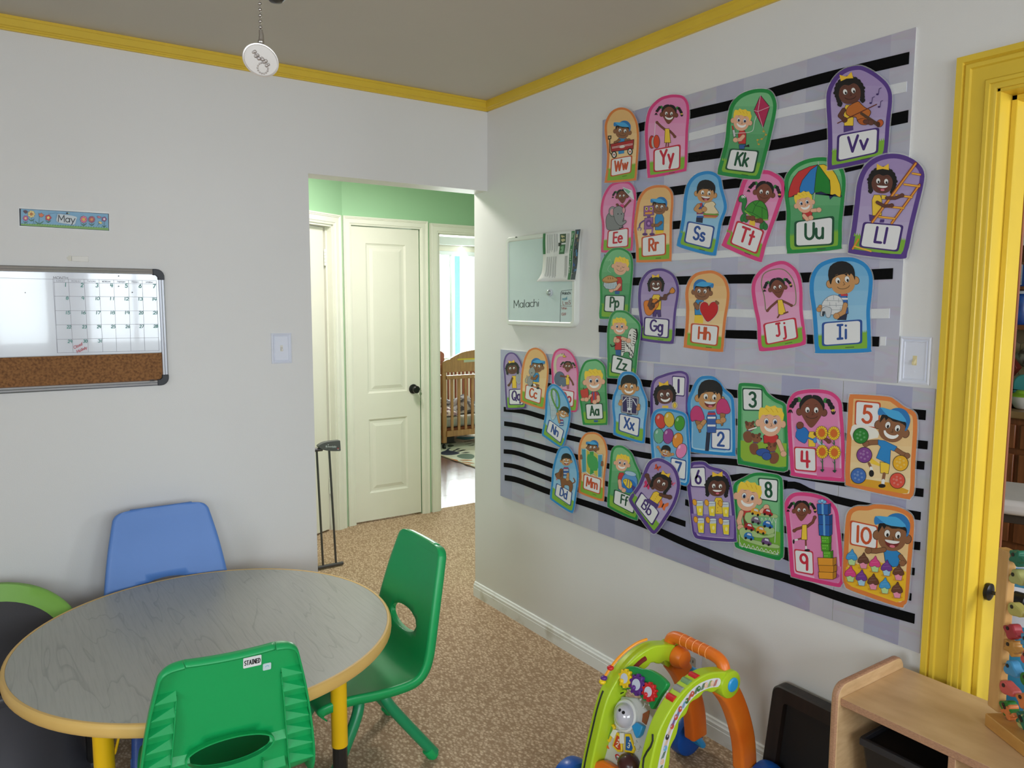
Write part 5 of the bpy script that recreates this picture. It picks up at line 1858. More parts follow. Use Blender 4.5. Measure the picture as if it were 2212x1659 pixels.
zq = z_low + .17
cloth('dark_blanket', 'crumpled dark patterned blanket heaped in the crib', (cx0 + .40, fy + .42, zq), .26, .28, .17, (60, 58, 64), (150, 146, 148), 2)
cloth('grey_blanket', 'grey blanket bunched against the crib end', (cx0 + .16, fy + .95, zq), .10, .25, .34, (110, 108, 122), (70, 68, 84), 5)
cloth('pale_blanket', 'pale pink and grey cloth at the corner of the crib mattress', (cx0 + .12, fy + .18, zq), .08, .12, .08, (206, 196, 200), (140, 120, 134), 7)
# dark armchair behind the crib
t = thing('dark_armchair', 'dark grey upholstered armchair half hidden by the bedroom door frame', 'armchair', (cx0 - .32, fy + .55, 0))
M_UPH = mat('dark_upholstery', (44, 42, 46), 0.8, bump=0.2, bscale=160)
ax0, ax1 = cx0 - .72, cx0 - .045
ztop = hit(952, 778, 1, fy + .5).z
MB().box(ax0, ax1, fy + .78, fy + .98, .12, ztop + .02).build('backrest', M_UPH, t, bev=.03, seg=4)
MB().box(ax0 + .12, ax1 - .12, fy + .18, fy + .77, .13, .45).build('seat', M_UPH, t, bev=.03, seg=4)
for x in (ax0, ax1 - .12):
    MB().box(x, x + .12, fy + .15, fy + .775, .12, .64).build('armrest', M_UPH, t, bev=.025, seg=4)
for x in (ax0 + .05, ax1 - .09):
    for y in (fy + .2, fy + .9):
        MB().box(x, x + .04, y, y + .04, 0, .125).build('leg', M_BLK, t)
t = thing('under_crib_box', 'dark box stored on the rug under the crib', 'box', (cx0 + .2, fy + .5, 0))
MB().box(cx0 + .03, cx0 + .26, fy + .25, fy + .75, .012, .19).build('box_body', mat('dark_box_card', (52, 40, 38), 0.7), t, bev=.004)
MB().box(cx0 + .025, cx0 + .265, fy + .245, fy + .755, .19, .225).build('lid', mat('dark_box_lid', (40, 34, 36), 0.6), t, bev=.004)

# rug with leaf shapes
r0, r1 = hit(953, 986, 2, 0), hit(1025, 1011, 2, 0)
rd = (Vector((r1.x, r1.y, 0)) - Vector((r0.x, r0.y, 0))).normalized()
rn = Vector((-rd.y, rd.x, 0))
if rn.x < 0:
    rn = -rn
rb_ = Vector((r0.x, r0.y, 0)) - rd * .9
t = thing('area_rug', 'cream rug with navy teal green and orange leaf shapes under the crib', 'rug', rb_)
fu = lambda a, b, d: rb_ + rd * a + rn * b + Vector((0, 0, .0015 + d))
MB().prism(rrect(0, 0, 2.6, 2.0, .01), fu, 0, .009).build('pile', mat('cream_rug_pile', (206, 204, 194), 0.95, bump=0.4, bscale=200, rgb2=(186, 182, 170)), t)
MB().prism([(0, 0), (2.6, 0), (2.6, .012), (0, .012)], fu, 0, .0096).build('bound_edge', mat('tan_binding', (190, 160, 120), 0.8), t)
ra = Art(2, .0118)
A_R = (940, 930, 18.43)
ra.frame(A_R)
ra.out = 1
NAVY, TEALR, SAGE, RUST, DKR = (30, 34, 62), (50, 128, 148), (92, 108, 96), (176, 110, 62), (34, 34, 40)
ra.p([(240, 860), (400, 800), (500, 730), (560, 700), (640, 700), (560, 740), (560, 790), (800, 830), (980, 890), (820, 950), (560, 975), (260, 950)], NAVY, 3)
ra.p([(830, 290), (960, 240), (1200, 250), (1540, 250), (1560, 300), (1400, 350), (1150, 365), (960, 330)], TEALR, 3)
ra.p([(860, 1020), (1000, 950), (1250, 920), (1500, 960), (1560, 1040), (1440, 1130), (1080, 1110)], SAGE, 3)
ra.p([(520, 440), (700, 430), (850, 465), (720, 500), (540, 520)], SAGE, 3)
ra.p([(510, 570), (640, 560), (760, 600), (600, 660), (510, 640)], (70, 76, 62), 3)
ra.p([(610, 1130), (760, 1140), (880, 1170), (920, 1230), (800, 1200)], RUST, 3)
ra.p([(980, 1170), (1200, 1160), (1480, 1180), (1400, 1200), (1100, 1195)], RUST, 3)
ra.p([(1050, 1240), (1250, 1250), (1560, 1300), (1420, 1310), (1150, 1270)], RUST, 3)
ra.p([(1140, 1310), (1300, 1330), (1420, 1355), (1350, 1375)], RUST, 3)
for pts in ([(700, 800), (800, 760), (900, 710), (1010, 720), (880, 770), (760, 815)], [(850, 820), (980, 790), (1100, 760), (1230, 770), (1080, 810), (940, 840)], [(1030, 895), (1200, 860), (1390, 855), (1250, 890)], [(1140, 450), (1250, 435), (1340, 405), (1570, 395), (1330, 430), (1200, 460)], [(1170, 545), (1300, 525), (1490, 510), (1330, 545)], [(1280, 600), (1450, 580), (1570, 560), (1500, 598)], [(1080, 165), (1160, 150), (1260, 170), (1240, 195), (1120, 190)]):
    ra.p(pts, DKR, 2)
ra.build('leaf_pattern', print_mat('rug_yarn', 0.95), t)

# ------------------------------------------------------------------ kitchen beyond the yellow doorway
KX, KF = 2.80, 3.40      # cabinet face, back wall
struct(MB().box(KF, KF + .1, -5.3, 0, 0, ZC).build('wall_kitchen_far', mat('kitchen_wall', (170, 160, 146), 0.6)))
struct(MB().box(0.12, KF, -5.3, -5.2, 0, .95).box(0.12, .6, -5.3, -5.2, .95, 2.1).box(1.8, KF, -5.3, -5.2, .95, 2.1).box(0.12, KF, -5.3, -5.2, 2.1, ZC).build('wall_kitchen_rear', mat('kitchen_wall', (0, 0, 0))))
kf = sroot('floor_kitchen', (0.06, -5.2, 0))
MB().box(0.06, KF, -5.2, 0, -.1, -.003).build('subfloor', M_DARK, kf)
tm = [mat('tan_tile_%d' % k, c, 0.4, rgb2=c2, vscale=9, lo=.42, hi=.58) for k, (c, c2) in enumerate((((206, 176, 128), (186, 150, 100)), ((200, 168, 118), (178, 142, 92)), ((212, 184, 138), (192, 158, 106))))]
tmesh = None
n = 0
for i in range(11):
    for j in range(14):
        x0, y0 = .07 + i * .305, -3.95 + j * .305
        if x0 + .3 > KF or y0 > -.35:
            continue
        if tmesh is None:
            tl = MB().prism(rrect(0, 0, .302, .302, .004, 1), lambda a, b, d: Vector((a, b, d)), -.003, 0)
            q = rrect(.09, .09, .212, .212, .06, 3)
            tl.add([(a, b, .0004) for a, b in q], [tuple(range(len(q)))], 1)
            for c in ((0, 0), (1, 0), (1, 1), (0, 1)):
                cxk, cyk = c[0] * .302, c[1] * .302
                sx_, sy_ = (1 if c[0] == 0 else -1), (1 if c[1] == 0 else -1)
                tl.add([(cxk + sx_ * .006, cyk + sy_ * .006, .0004), (cxk + sx_ * .075, cyk + sy_ * .006, .0004), (cxk + sx_ * .006, cyk + sy_ * .075, .0004)], [(0, 1, 2)], 1)
            o = tl.build('floor_tile', [tm[0], tm[1]])
            o.parent = kf
            tmesh = o.data
            o.location = (x0 - .06, y0 + 5.2, 0)
        else:
            o = bpy.data.objects.new('floor_tile', tmesh)
            COL.objects.link(o)
            o.parent = kf
            o.location = (x0 - .06, y0 + 5.2, 0)
        n += 1
# mat on the floor just inside the doorway
o = MB().prism(rrect(.16, -3.0, .80, -2.1, .01), lambda a, b, d: Vector((a, b, d)), .0005, .008).build('door_mat', mat('grey_mat', (150, 150, 156), 0.9, bump=.3, bscale=150))
tag(o, 'grey and red printed mat on the kitchen floor inside the doorway', 'mat')
km = Art(2, .0083)
km.out = 1
for a, b in ((2116, 1490), (2121, 1505), (2116, 1516), (2124, 1478), (2112, 1527), (2128, 1520)):
    km.p([(a - 8, b - 4), (a + 6, b - 1), (a + 12, b + 5), (a - 4, b + 3)], (196, 96, 104))
km.build('mat_print', print_mat('mat_yarn', .95), o)

M_OAK = mat('brown_oak', (136, 80, 44), 0.4, stretch=(1, 1, .12), rgb2=(112, 62, 34), vscale=50, bump=.05, bscale=80)
M_OAKD = mat('dark_oak', (104, 62, 38), 0.5, stretch=(1, .12, 1), rgb2=(84, 48, 30), vscale=50)
M_CTR = mat('counter_edge', (150, 118, 78), 0.4, stretch=(1, .1, 1), rgb2=(128, 98, 62), vscale=40)
CY0, CY1 = -3.2, -.40
t = thing('base_cabinet', 'brown oak kitchen base cabinet with drawer and panel doors', 'cabinet', (KX + .3, -1.8, 0))
MB().box(KX + .012, KF, CY0, CY1, .10, .86).box(KX + .08, KF, CY0, CY1, 0, .10).build('carcass', M_OAK, t)
# drawer and door widths are set so that one drawer ends where the photograph shows it
yd = hit(2199, 935, 0, KX).y
ys = [yd - .49 * 4 + .49 * k for k in range(8)]
for k in range(7):
    y0, y1 = ys[k] + .012, ys[k + 1] - .012
    if y1 > CY1:
        break
    d = MB().box(KX - .006, KX + .011, y0, y1, .685, .825).build('drawer_front', M_OAK, t, bev=.006)
    MB().box(KX - .009, KX - .005, y0 + .04, y1 - .04, .715, .795).build('drawer_panel', M_OAK, d, bev=.003)
    MB().tube([(KX - .006, (y0 + y1) / 2 - .012, .755), (KX - .028, (y0 + y1) / 2 - .008, .757), (KX - .028, (y0 + y1) / 2 + .008, .767), (KX - .006, (y0 + y1) / 2 + .012, .770)], .005, 8).build('drawer_pull', mat('pewter_pull', (190, 176, 150), .35, metal=.6), d)
    d = MB().box(KX - .006, KX + .011, y0, y1, .14, .655).build('door', M_OAK, t, bev=.005)
    MB().box(KX - .010, KX - .005, y0 + .07, y1 - .07, .22, .535).build('door_panel', M_OAK, d, bev=.004)
    MB().box(KX - .008, KX - .005, y0 + .05, y1 - .10, .555, .635).build('carved_rail', M_CTR, d, bev=.003)
    mb = MB()
    c = ((y0 + y1) / 2 - .03, .595)
    mb.tube([(KX - .0085, c[0] + .055 * cos(q * pi / 8), c[1] + .022 * sin(q * pi / 8)) for q in range(16)], .004, 6, closed=True)
    mb.build('carved_oval', M_OAK, d)
o = MB().box(KX - .03, KF, CY0, CY1, .862, .902).build('worktop', M_CTR, bev=.004)
tag(o, 'tan laminate kitchen worktop on the brown oak cabinet', 'worktop')

# hexagon tile backsplash
bs = sroot('wall_backsplash', (KF, -1.8, .902))
MB().box(KF - .006, KF - .001, CY0, CY1, .903, 1.372).build('grout', mat('tile_grout', (150, 136, 112), .7), bs)
hx = .048
hm = [mat('hex_tile_%d' % k, c, .3, var=.12, vscale=20) for k, c in enumerate(((148, 124, 94), (132, 108, 84), (160, 138, 106)))]
hmesh = []
for k in range(3):
    o = MB().prism([(hx * .95 * sin(q * pi / 3), hx * .95 * cos(q * pi / 3)) for q in range(6)], lambda a, b, d: Vector((-d, a, b)), 0, .004).build('hexagon_tile', hm[k], None, bev=.001, seg=1)
    hmesh.append(o)
first = list(hmesh)
k = 0
for r_ in range(7):
    z = .945 + r_ * hx * 1.5
    if z > 1.345:
        break
    for c in range(19):
        y = -2.0 + c * hx * 1.7321 + (hx * .866 if r_ % 2 else 0)
        if y > -.45:
            break
        o = first.pop() if first else hmesh[RB.randrange(3)].copy()
        if o.name not in COL.objects:
            COL.objects.link(o)
        o.parent = bs
        o.location = (-.006, y + 1.8, z - .902)
        k += 1

# open wall cabinet with shelves
UX = 3.10
t = thing('wall_cabinet', 'open brown wall cabinet with food shelves and white curved valance', 'cabinet', (UX + .15, -1.5, 1.36))
zz_ = lambda py: hit(2180, py, 0, UX).z
MB().box(KF - .02, KF - .002, -2.6, -.5, 1.375, 2.44).build('back_panel', M_OAKD, t)
for py, h in ((712, .03), (626, .02), (440, .014)):
    z = zz_(py)
    MB().box(UX, KF - .021, -2.6, -.5, z, z + h).build('shelf_board', M_OAK if py != 440 else mat('pale_shelf_edge', (226, 220, 206), .4), t, bev=.002)
z = zz_(388)
MB().box(UX - .012, UX + .01, -2.6, -.5, zz_(352) + .02, zz_(318) + .02).build('top_rail', M_OAK, t, bev=.003)
for y in (-2.6, -.52):
    MB().box(UX, KF - .021, y, y + .018, 1.375, 2.44).build('side_board', M_OAK, t)
va = [(hit(2168, 437, 0, UX - .02).y + .45, zz_(437))]
zv0, zv1 = zz_(437), zz_(545)
yv = hit(2173, 500, 0, UX - .02).y
pts = [(yv + .03, zv0), (yv + .03, zv1)] + [(yv + .03 - .62 * q / 8, zv1 + .06 * sin(pi * q / 8)) for q in range(9)] + [(yv - .6, zv0)]
MB().prism(pts, lambda a, b, d: Vector((UX - .02 - d, a, b)), -.015, .003).build('valance', mat('white_valance', (226, 222, 218), .5), t, bev=.003)
o = MB().box(KX - .1, KF, -3.2, -.4, 2.30, 2.44).build('bulkhead', mat('kitchen_bulkhead', (196, 188, 176), .6))
struct(o)
o.name = 'trim_9'


def carton(name, label, px0, px1, pyt, pyb, col, dep=.08, group=None, bev=.002, xx=None):
    xf = xx if xx is not None else UX + .05
    b, c = hit(px0, pyb, 0, xf), hit(px1, pyb, 0, xf)
    tp = hit((px0 + px1) / 2, pyt, 0, xf)
    t = thing(name, label, 'food box', (xf, (b.y + c.y) / 2, b.z), group)
    MB().box(xf, xf + dep, min(b.y, c.y), max(b.y, c.y), b.z, tp.z).build('carton', mat(name + '_card_%d' % (int(px0) + int(pyt)), col, .4), t, bev=bev)
    return t, xf


zs1 = zz_(440) + .014
t, xf = carton('cracker_box', 'dark blue cracker box on the top shelf of the kitchen cabinet', 2177, 2200, 376, 438, (36, 46, 92))
A_K = (2120, 180, 5.924)
ca = Art(0, xf - .0004).frame(A_K)
ca.p([(375, 1180), (465, 1165), (465, 1205), (372, 1218)], (70, 130, 160)).p([(352, 1350), (440, 1325), (440, 1350), (380, 1385)], (200, 150, 80), 0).e(412, 1408, 26, 26, (70, 140, 180))
ca.text('crackers', [(378, 1245), (455, 1238), (455, 1256), (378, 1262)], .16, (200, 206, 220), .15)
ca.build('carton_print', M_PRINT, t)
carton('dark_box', 'black food box beside the dark blue cracker box', 2202, 2232, 378, 439, (24, 24, 30))
t, xf = carton('pasta_box', 'orange pasta box with clear front on the kitchen shelf', 2160, 2182, 570, 619, (226, 132, 40))
ca = Art(0, xf - .0004).frame((2050, 480, 3.95))
ca.p([(465, 355), (530, 352), (526, 372), (468, 374)], (232, 206, 150)).e(482, 402, 14, 14, (180, 50, 40)).s_([(470, 375), (474, 415), (490, 418), (500, 378)], 5, (236, 220, 170))
ca.build('carton_print', M_PRINT, t)
t, xf = carton('nutrition_box', 'blue box with white nutrition panel at the frame edge', 2194, 2240, 572, 619, (34, 70, 150))
ca = Art(0, xf - .0004).frame((2050, 480, 3.95))
ca.p([(578, 362), (630, 360), (620, 535), (570, 535)], (200, 204, 210))
for q in range(12):
    ca.s_([(582, 375 + q * 13), (618, 374 + q * 13)], 4, (90, 94, 104))
ca.build('carton_print', M_PRINT, t)
p0 = hit(2190, 620, 0, UX + .12)
o = MB().box(UX + .12, UX + .2, p0.y - .04, p0.y + .05, zz_(626) + .02, zz_(626) + .17).build('brown_carton', mat('brown_card', (110, 74, 50), .7), bev=.003)
tag(o, 'plain brown carton between the orange and blue boxes', 'food box')
# jar and bag on the lower shelf
zj = zz_(712) + .03
pj = hit(2202, 690, 0, UX + .08)
t = thing('blue_jar', 'tall blue jar with pale lid on the lower kitchen shelf', 'jar', (UX + .09, pj.y, zj))
MB().lathe([(.050, 0), (.055, .01), (.055, .165), (.050, .18), (.040, .188)], (UX + .09, pj.y, zj), 24).build('jar_body', mat('blue_jar_label', (36, 84, 160), .3, rgb2=(30, 60, 130), vscale=20), t)
MB().lathe([(.045, .186), (.046, .190), (.046, .202), (.040, .206)], (UX + .09, pj.y, zj), 24).build('lid', mat('pale_lid', (190, 196, 204), .4), t)
pb = hit(2178, 690, 0, UX + .06)
t = thing('plastic_bag', 'tied clear plastic bag beside the blue jar', 'bag', (UX + .06, pb.y, zj))
M_CLR = mat('clear_plastic_bag', (150, 150, 150), .15, trans=.6, var=.2)
MB().lathe([(.03, 0), (.042, .02), (.045, .08), (.036, .13), (.012, .165), (.020, .19)], (UX + .06, pb.y, zj), 14).build('bag_body', M_CLR, t)
pk = hit(2163, 690, 0, UX + .1)
t = thing('brown_canister', 'round brown canister at the left end of the lower kitchen shelf', 'canister', (UX + .12, pk.y, zj))
MB().lathe([(.045, 0), (.058, .03), (.055, .08), (.04, .10), (.001, .102)], (UX + .12, pk.y, zj), 18).build('canister_body', mat('brown_ceramic', (110, 80, 58), .5), t)
MB().lathe([(.03, .10), (.03, .15), (.02, .155)], (UX + .12, pk.y, zj), 14).build('lid', mat('blue_grey_lid', (50, 90, 130), .4), t)

# things on the worktop
ZT = .903
t = thing('cereal_box', 'dark red cereal carton leaning diagonally on the kitchen worktop', 'food box', hit(2165, 880, 0, 3.18))
A_Q = (2130, 700, 8.293)
fx = lambda x, y: hit(2130 + x / 8.293, 700 + y / 8.293, 0, 3.16)
pts = [(165, 1140), (160, 900), (425, 600), (555, 790), (330, 1040)]
MB().prism(pts, lambda a, b, d: fx(a, b) + Vector((d, 0, 0)), 0, .07).build('carton', mat('oxblood_card', (112, 34, 22), .45), t, bev=.003)
ca = Art(0, 3.1595).frame(A_Q)
ca.text('Cheerios', [(175, 950), (385, 755), (420, 800), (212, 1000)], .17, (222, 160, 70), .16)
ca.text('Honey Nut', [(212, 860), (330, 748), (342, 765), (224, 880)], .15, (206, 140, 60), .18)
ca.build('carton_print', M_PRINT, t)
t = thing('snack_bag', 'crumpled clear snack bag behind the cereal carton', 'bag', hit(2200, 790, 0, 3.3))
c = fx(620, 620)
c.x = 3.30
MB().ball((3.30, c.y - .02, c.z), .11, 10, (.4, 1.0, .62)).build('bag_body', mat('dark_clear_bag', (96, 84, 76), .15, rgb2=(150, 140, 130), vscale=22, lo=.5, hi=.6), t)
MB().prism([(480, 690), (500, 670), (555, 710), (520, 765)], lambda a, b, d: hit(2130 + a / 8.293, 700 + b / 8.293, 0, 3.22) + Vector((d, 0, 0)), -.002, 0).build('bag_label', mat('bag_label_white', (206, 206, 210), .4), t)
t = thing('teal_bread_bin', 'rounded teal bread bin on the kitchen worktop', 'bin', (3.05, fx(600, 1100).y, ZT))
c = hit(2212, 845, 0, 3.02)
yl_, yr_ = hit(2186, 845, 0, 3.02).y, hit(2186, 845, 0, 3.02).y - .36
zb0, zb1 = hit(2190, 843, 0, 3.02).z, hit(2200, 812, 0, 3.02).z
q_ = [(a, b) for a, b in rrect(yr_, ZT + .002, yl_, zb1 + .01, .055)]
MB().prism([(a, b) for a, b in q_], lambda a, b, d: Vector((3.02 + d, a, b)), 0, .18).build('bin_body', mat('teal_enamel', (74, 160, 160), .3), t, bev=.01)
MB().box(3.017, 3.022, yr_ + .002, yl_ - .002, (ZT + zb1) / 2 + .006, (ZT + zb1) / 2 + .010).build('seam', M_BLK, t)
M_TEALC = mat('teal_clear_plastic', (92, 140, 132), .15, trans=.25)
t = thing('green_lidded_bowl', 'white bowl with lime green lid on the worktop at the frame edge', 'bowl', (2.92, hit(2208, 865, 0, 2.92).y, ZT))
yb = hit(2213, 865, 0, 2.92).y
MB().lathe([(.035, 0), (.05, .01), (.072, .055), (.078, .075)], (2.92, yb, ZT), 24).build('bowl', mat('white_bowl', (220, 216, 210), .3), t)
MB().lathe([(.082, .074), (.083, .080), (.05, .092), (.04, .108), (.001, .11)], (2.92, yb, ZT), 24).build('lid', mat('lime_lid', (140, 186, 50), .35), t)
t = thing('clear_teal_tub', 'clear teal food tub at the left of the worktop', 'tub', (2.93, hit(2155, 862, 0, 2.93).y, ZT))
yb = hit(2153, 862, 0, 2.93).y
MB().lathe([(.06, .025), (.066, .03), (.072, .09), (.078, .095), (.06, .112), (.001, .116)], (2.93, yb, ZT), 24).build('tub_body', M_TEALC, t)
MB().lathe([(.05, .0), (.055, .024)], (2.93, yb, ZT), 20).build('tub_base', M_TEALC, t)
t = thing('smoked_glass_bowl', 'dark smoked glass bowl in the middle of the worktop', 'bowl', (2.95, hit(2184, 866, 0, 2.95).y, ZT))
yb = hit(2184, 866, 0, 2.95).y
MB().lathe([(.03, 0), (.05, .012), (.062, .045), (.064, .065), (.06, .067), (.001, .06)], (2.95, yb, ZT), 24).build('bowl_body', mat('smoked_glass', (58, 46, 42), .1, spec=.8), t)
MB().lathe([(.066, .066), (.06, .08), (.03, .092), (.001, .095)], (2.95, yb, ZT), 24).build('lid', M_TEALC, t)
t = thing('teal_clip', 'small bright teal clip lying on the front of the worktop', 'clip', hit(2155, 870, 2, ZT))
yb = hit(2157, 871, 0, 2.83)
MB().ball((2.83, yb.y + .01, ZT + .009), .009, 8, (1, 3.2, 1)).ball((2.845, yb.y - .02, ZT + .011), .010, 8, (1, 2.6, 1)).build('clip_body', mat('bright_teal', (70, 176, 196), .35), t)

# bar stool
sc1 = hit(2192, 1070, 2, .64)
t = thing('bar_stool', 'dark metal bar stool with white padded seat in the kitchen', 'stool', (sc1.x, sc1.y, 0))
M_SMET = mat('dark_bronze_tube', (70, 58, 48), .4, metal=.3)
s4 = .20
rot_ = radians(20)
ex, ey = Vector((cos(rot_), sin(rot_), 0)), Vector((-sin(rot_), cos(rot_), 0))
fs_ = lambda a, b, z: Vector((sc1.x, sc1.y, 0)) + ex * a + ey * b + Vector((0, 0, z))
mb = MB()
mb.prism(rrect(-.225, -.215, .225, .215, .07), lambda a, b, d: fs_(a, b, d), .595, .66)
mb.build('seat_pad', mat('white_vinyl', (216, 208, 204), .5, bump=.1, bscale=60), t, bev=.022, seg=4)
MB().prism(rrect(-.195, -.185, .195, .185, .02), lambda a, b, d: fs_(a, b, d), .555, .596).build('seat_frame', M_SMET, t, bev=.003)
for a, b in ((-1, -1), (1, -1), (1, 1), (-1, 1)):
    p_ = [fs_(a * .205 + dx, b * .195 + dy, 0) for dx, dy in ((-.017, -.017), (.017, -.017), (.017, .017), (-.017, .017))]
    q_ = [fs_(a * .17 + dx, b * .16 + dy, .556) for dx, dy in ((-.017, -.017), (.017, -.017), (.017, .017), (-.017, .017))]
    MB().hexa(p_ + q_).build('leg', M_SMET, t, bev=.002)
for (a0_, b0_), (a1_, b1_) in (((-1, -1), (1, -1)), ((1, -1), (1, 1)), ((1, 1), (-1, 1)), ((-1, 1), (-1, -1))):
    MB().tube([fs_(a0_ * .195, b0_ * .185, .17), fs_(a1_ * .195, b1_ * .185, .17)], .013, 8).build('foot_rail', M_SMET, t)

# waste bin with white liner, just behind the doorway gate
wc = hit(2215, 1290, 2, .70)
bx = Vector((.34, -2.235, 0))
bc = hit(2212, 1268, 0, .44)
t = thing('waste_bin', 'blue waste bin with white bag over its rim behind the doorway gate', 'bin', (.44, bc.y, 0))
zr_ = .72
MB().lathe([(.105, .0), (.11, .01), (.150, zr_ - .02)], (.44, bc.y, 0), 32).build('bin_body', mat('sky_blue_plastic', (66, 156, 196), .35, var=.05), t)
MB().lathe([(.156, zr_ - .10), (.160, zr_ - .03), (.160, zr_), (.150, zr_ + .008), (.140, zr_ - .01), (.11, zr_ - .18), (.001, zr_ - .2)], (.44, bc.y, 0), 32).build('bin_bag', mat('white_bag', (234, 234, 242), .35, bump=.3, bscale=30), t)
MB().lathe([(.108, .0), (.112, .0), (.114, .03), (.109, .03)], (.44, bc.y, 0), 32).build('base_ring', M_BLK, t)
pw1 = hit(2194, 1275, 0, .40)
t = thing('paper_sheet', 'crumpled white paper standing inside the waste bin', 'paper', pw1)
MB().prism([(2178, 1262), (2212, 1262), (2212, 1300), (2172, 1300)], lambda a, b, d: hit(a, b, 0, .47 + .0002 * (b - 1262)) + Vector((d, 0, 0)), 0, .001).build('sheet', mat('white_paper', (240, 238, 238), .6), t)

# doorway safety gate: pressure bolt and white tubular frame
gp0, gp1 = hit(2080, 1298, 1, DY1 - .014), hit(2130, 1315, 0, .055)
gz_ = .758
GX = .055
t = thing('doorway_gate', 'light grey pressure gate with black bolt in the yellow doorway', 'gate', (GX, -2.6, 0))
yb0 = DY1 - .0265
GX = hit(2080, 1298, 1, yb0).x
gz_ = hit(2080, 1298, 1, yb0).z
if not (.0 < GX < .12):
    GX = .06
MB().lathe([(.018, 0), (.022, .003), (.022, .011), (.016, .014), (.008, .015)], (GX, yb0, gz_), 20, (0, -1, 0)).build('wall_cup', M_BLK, t)
MB().tube([(GX, yb0 - .012, gz_), (GX, yb0 - .085, gz_)], .0048, 10).build('threaded_bolt', mat('dark_steel', (84, 78, 64), .35, metal=.8), t)
MB().lathe([(.016, 0), (.021, .004), (.021, .030), (.017, .034)], (GX, yb0 - .062, gz_), 12, (0, -1, 0)).build('adjust_nut', M_BLK, t)
M_GTUB = mat('light_grey_tube', (206, 206, 204), .35)
MB().box(GX - .012, GX + .012, yb0 - .72, yb0 - .092, gz_ - .020, gz_ + .016).build('top_rail', mat('grey_gate_rail', (160, 158, 150), .4), t, bev=.004)
gp = [(GX, yb0 - .115, .03), (GX, yb0 - .115, gz_ - .16), (GX, yb0 - .122, gz_ - .125), (GX, yb0 - .15, gz_ - .108), (GX, yb0 - .20, gz_ - .105), (GX, yb0 - .70, gz_ - .105)]
MB().tube(crom(gp, 3, False), .0105, 12).build('gate_frame', M_GTUB, t)
MB().tube([(GX, yb0 - .10, .03), (GX, yb0 - .70, .03)], .0105, 12).build('bottom_rail', M_GTUB, t)
for k in range(6):
    MB().tube([(GX, yb0 - .25 - k * .075, .03), (GX, yb0 - .25 - k * .075, gz_ - .105)], .006, 8).build('bar', M_GTUB, t)

# ------------------------------------------------------------------ display boards with hook strips
def foil_mat(k, base):
    m = mat('silver_foil_%d' % k, base, 0.32, metal=0.25, spec=.6, bump=0.25, bscale=14, var=.10, vscale=5)
    N, L = m.node_tree.nodes, m.node_tree.links
    b = N['Principled BSDF']
    tc = N.new('ShaderNodeTexCoord')
    mp = N.new('ShaderNodeMapping')
    mp.inputs['Rotation'].default_value = (radians(45 + 20 * k), 0, 0)
    L.new(tc.outputs['Object'], mp.inputs[0])
    no = N.new('ShaderNodeTexNoise')
    no.inputs['Scale'].default_value = 7
    no.inputs['Distortion'].default_value = 1.0
    mp.inputs['Scale'].default_value = (1, .35, 1.6)
    L.new(mp.outputs[0], no.inputs['Vector'])
    cr = N.new('ShaderNodeValToRGB')
    e = cr.color_ramp.elements
    e[0].position, e[0].color = .40, (1, 1, 1, 1)
    e[1].position, e[1].color = .70, (.97, .98, 1, 1)
    for p_, c in ((.52, (1, 1, 1, 1)), (.56, (1.0, .92, .95, 1)), (.60, (.98, .98, .91, 1)), (.64, (.93, .98, .95, 1))):
        e.new(p_).color = c
    L.new(no.outputs['Fac'], cr.inputs[0])
    old = b.inputs['Base Color'].links[0].from_socket
    mx = N.new('ShaderNodeMixRGB')
    mx.blend_type = 'MULTIPLY'
    mx.inputs[0].default_value = 1
    L.new(old, mx.inputs[1])
    L.new(cr.outputs[0], mx.inputs[2])
    L.new(mx.outputs[0], b.inputs['Base Color'])
    return m


FOILS = [foil_mat(k, c) for k, c in enumerate(((192, 193, 216), (178, 180, 210), (202, 203, 220)))]
M_HOOK = mat('black_hook_strip', (14, 14, 15), 0.9, spec=.1, bump=.3, bscale=400)
M_LOOP = mat('white_loop_strip', (222, 224, 228), 0.9, spec=.1, bump=.3, bscale=400)
M_CORE = mat('white_board_core', (226, 226, 224), 0.6)
FW_ = lambda a, b, d: Vector((-d, a, b))
ZZ = {'A': (1280, 120, 4.8786), 'B': (1680, 100, 5.5294), 'C': (1280, 370, 4.8786), 'D': (1660, 330, 3.6857), 'E': (1280, 530, 5.0275), 'F': (1070, 740, 6.5059), 'G': (1070, 920, 5.3951), 'H': (1390, 790, 6.1438), 'I': (1680, 820, 6.1441), 'J': (1470, 980, 5.5297), 'K': (1680, 1050, 4.7412), 'S': (0, 0, 1)}


def wq(px, py, x=-.009):
    p = hit(px, py, 0, x)
    return p.y, p.z


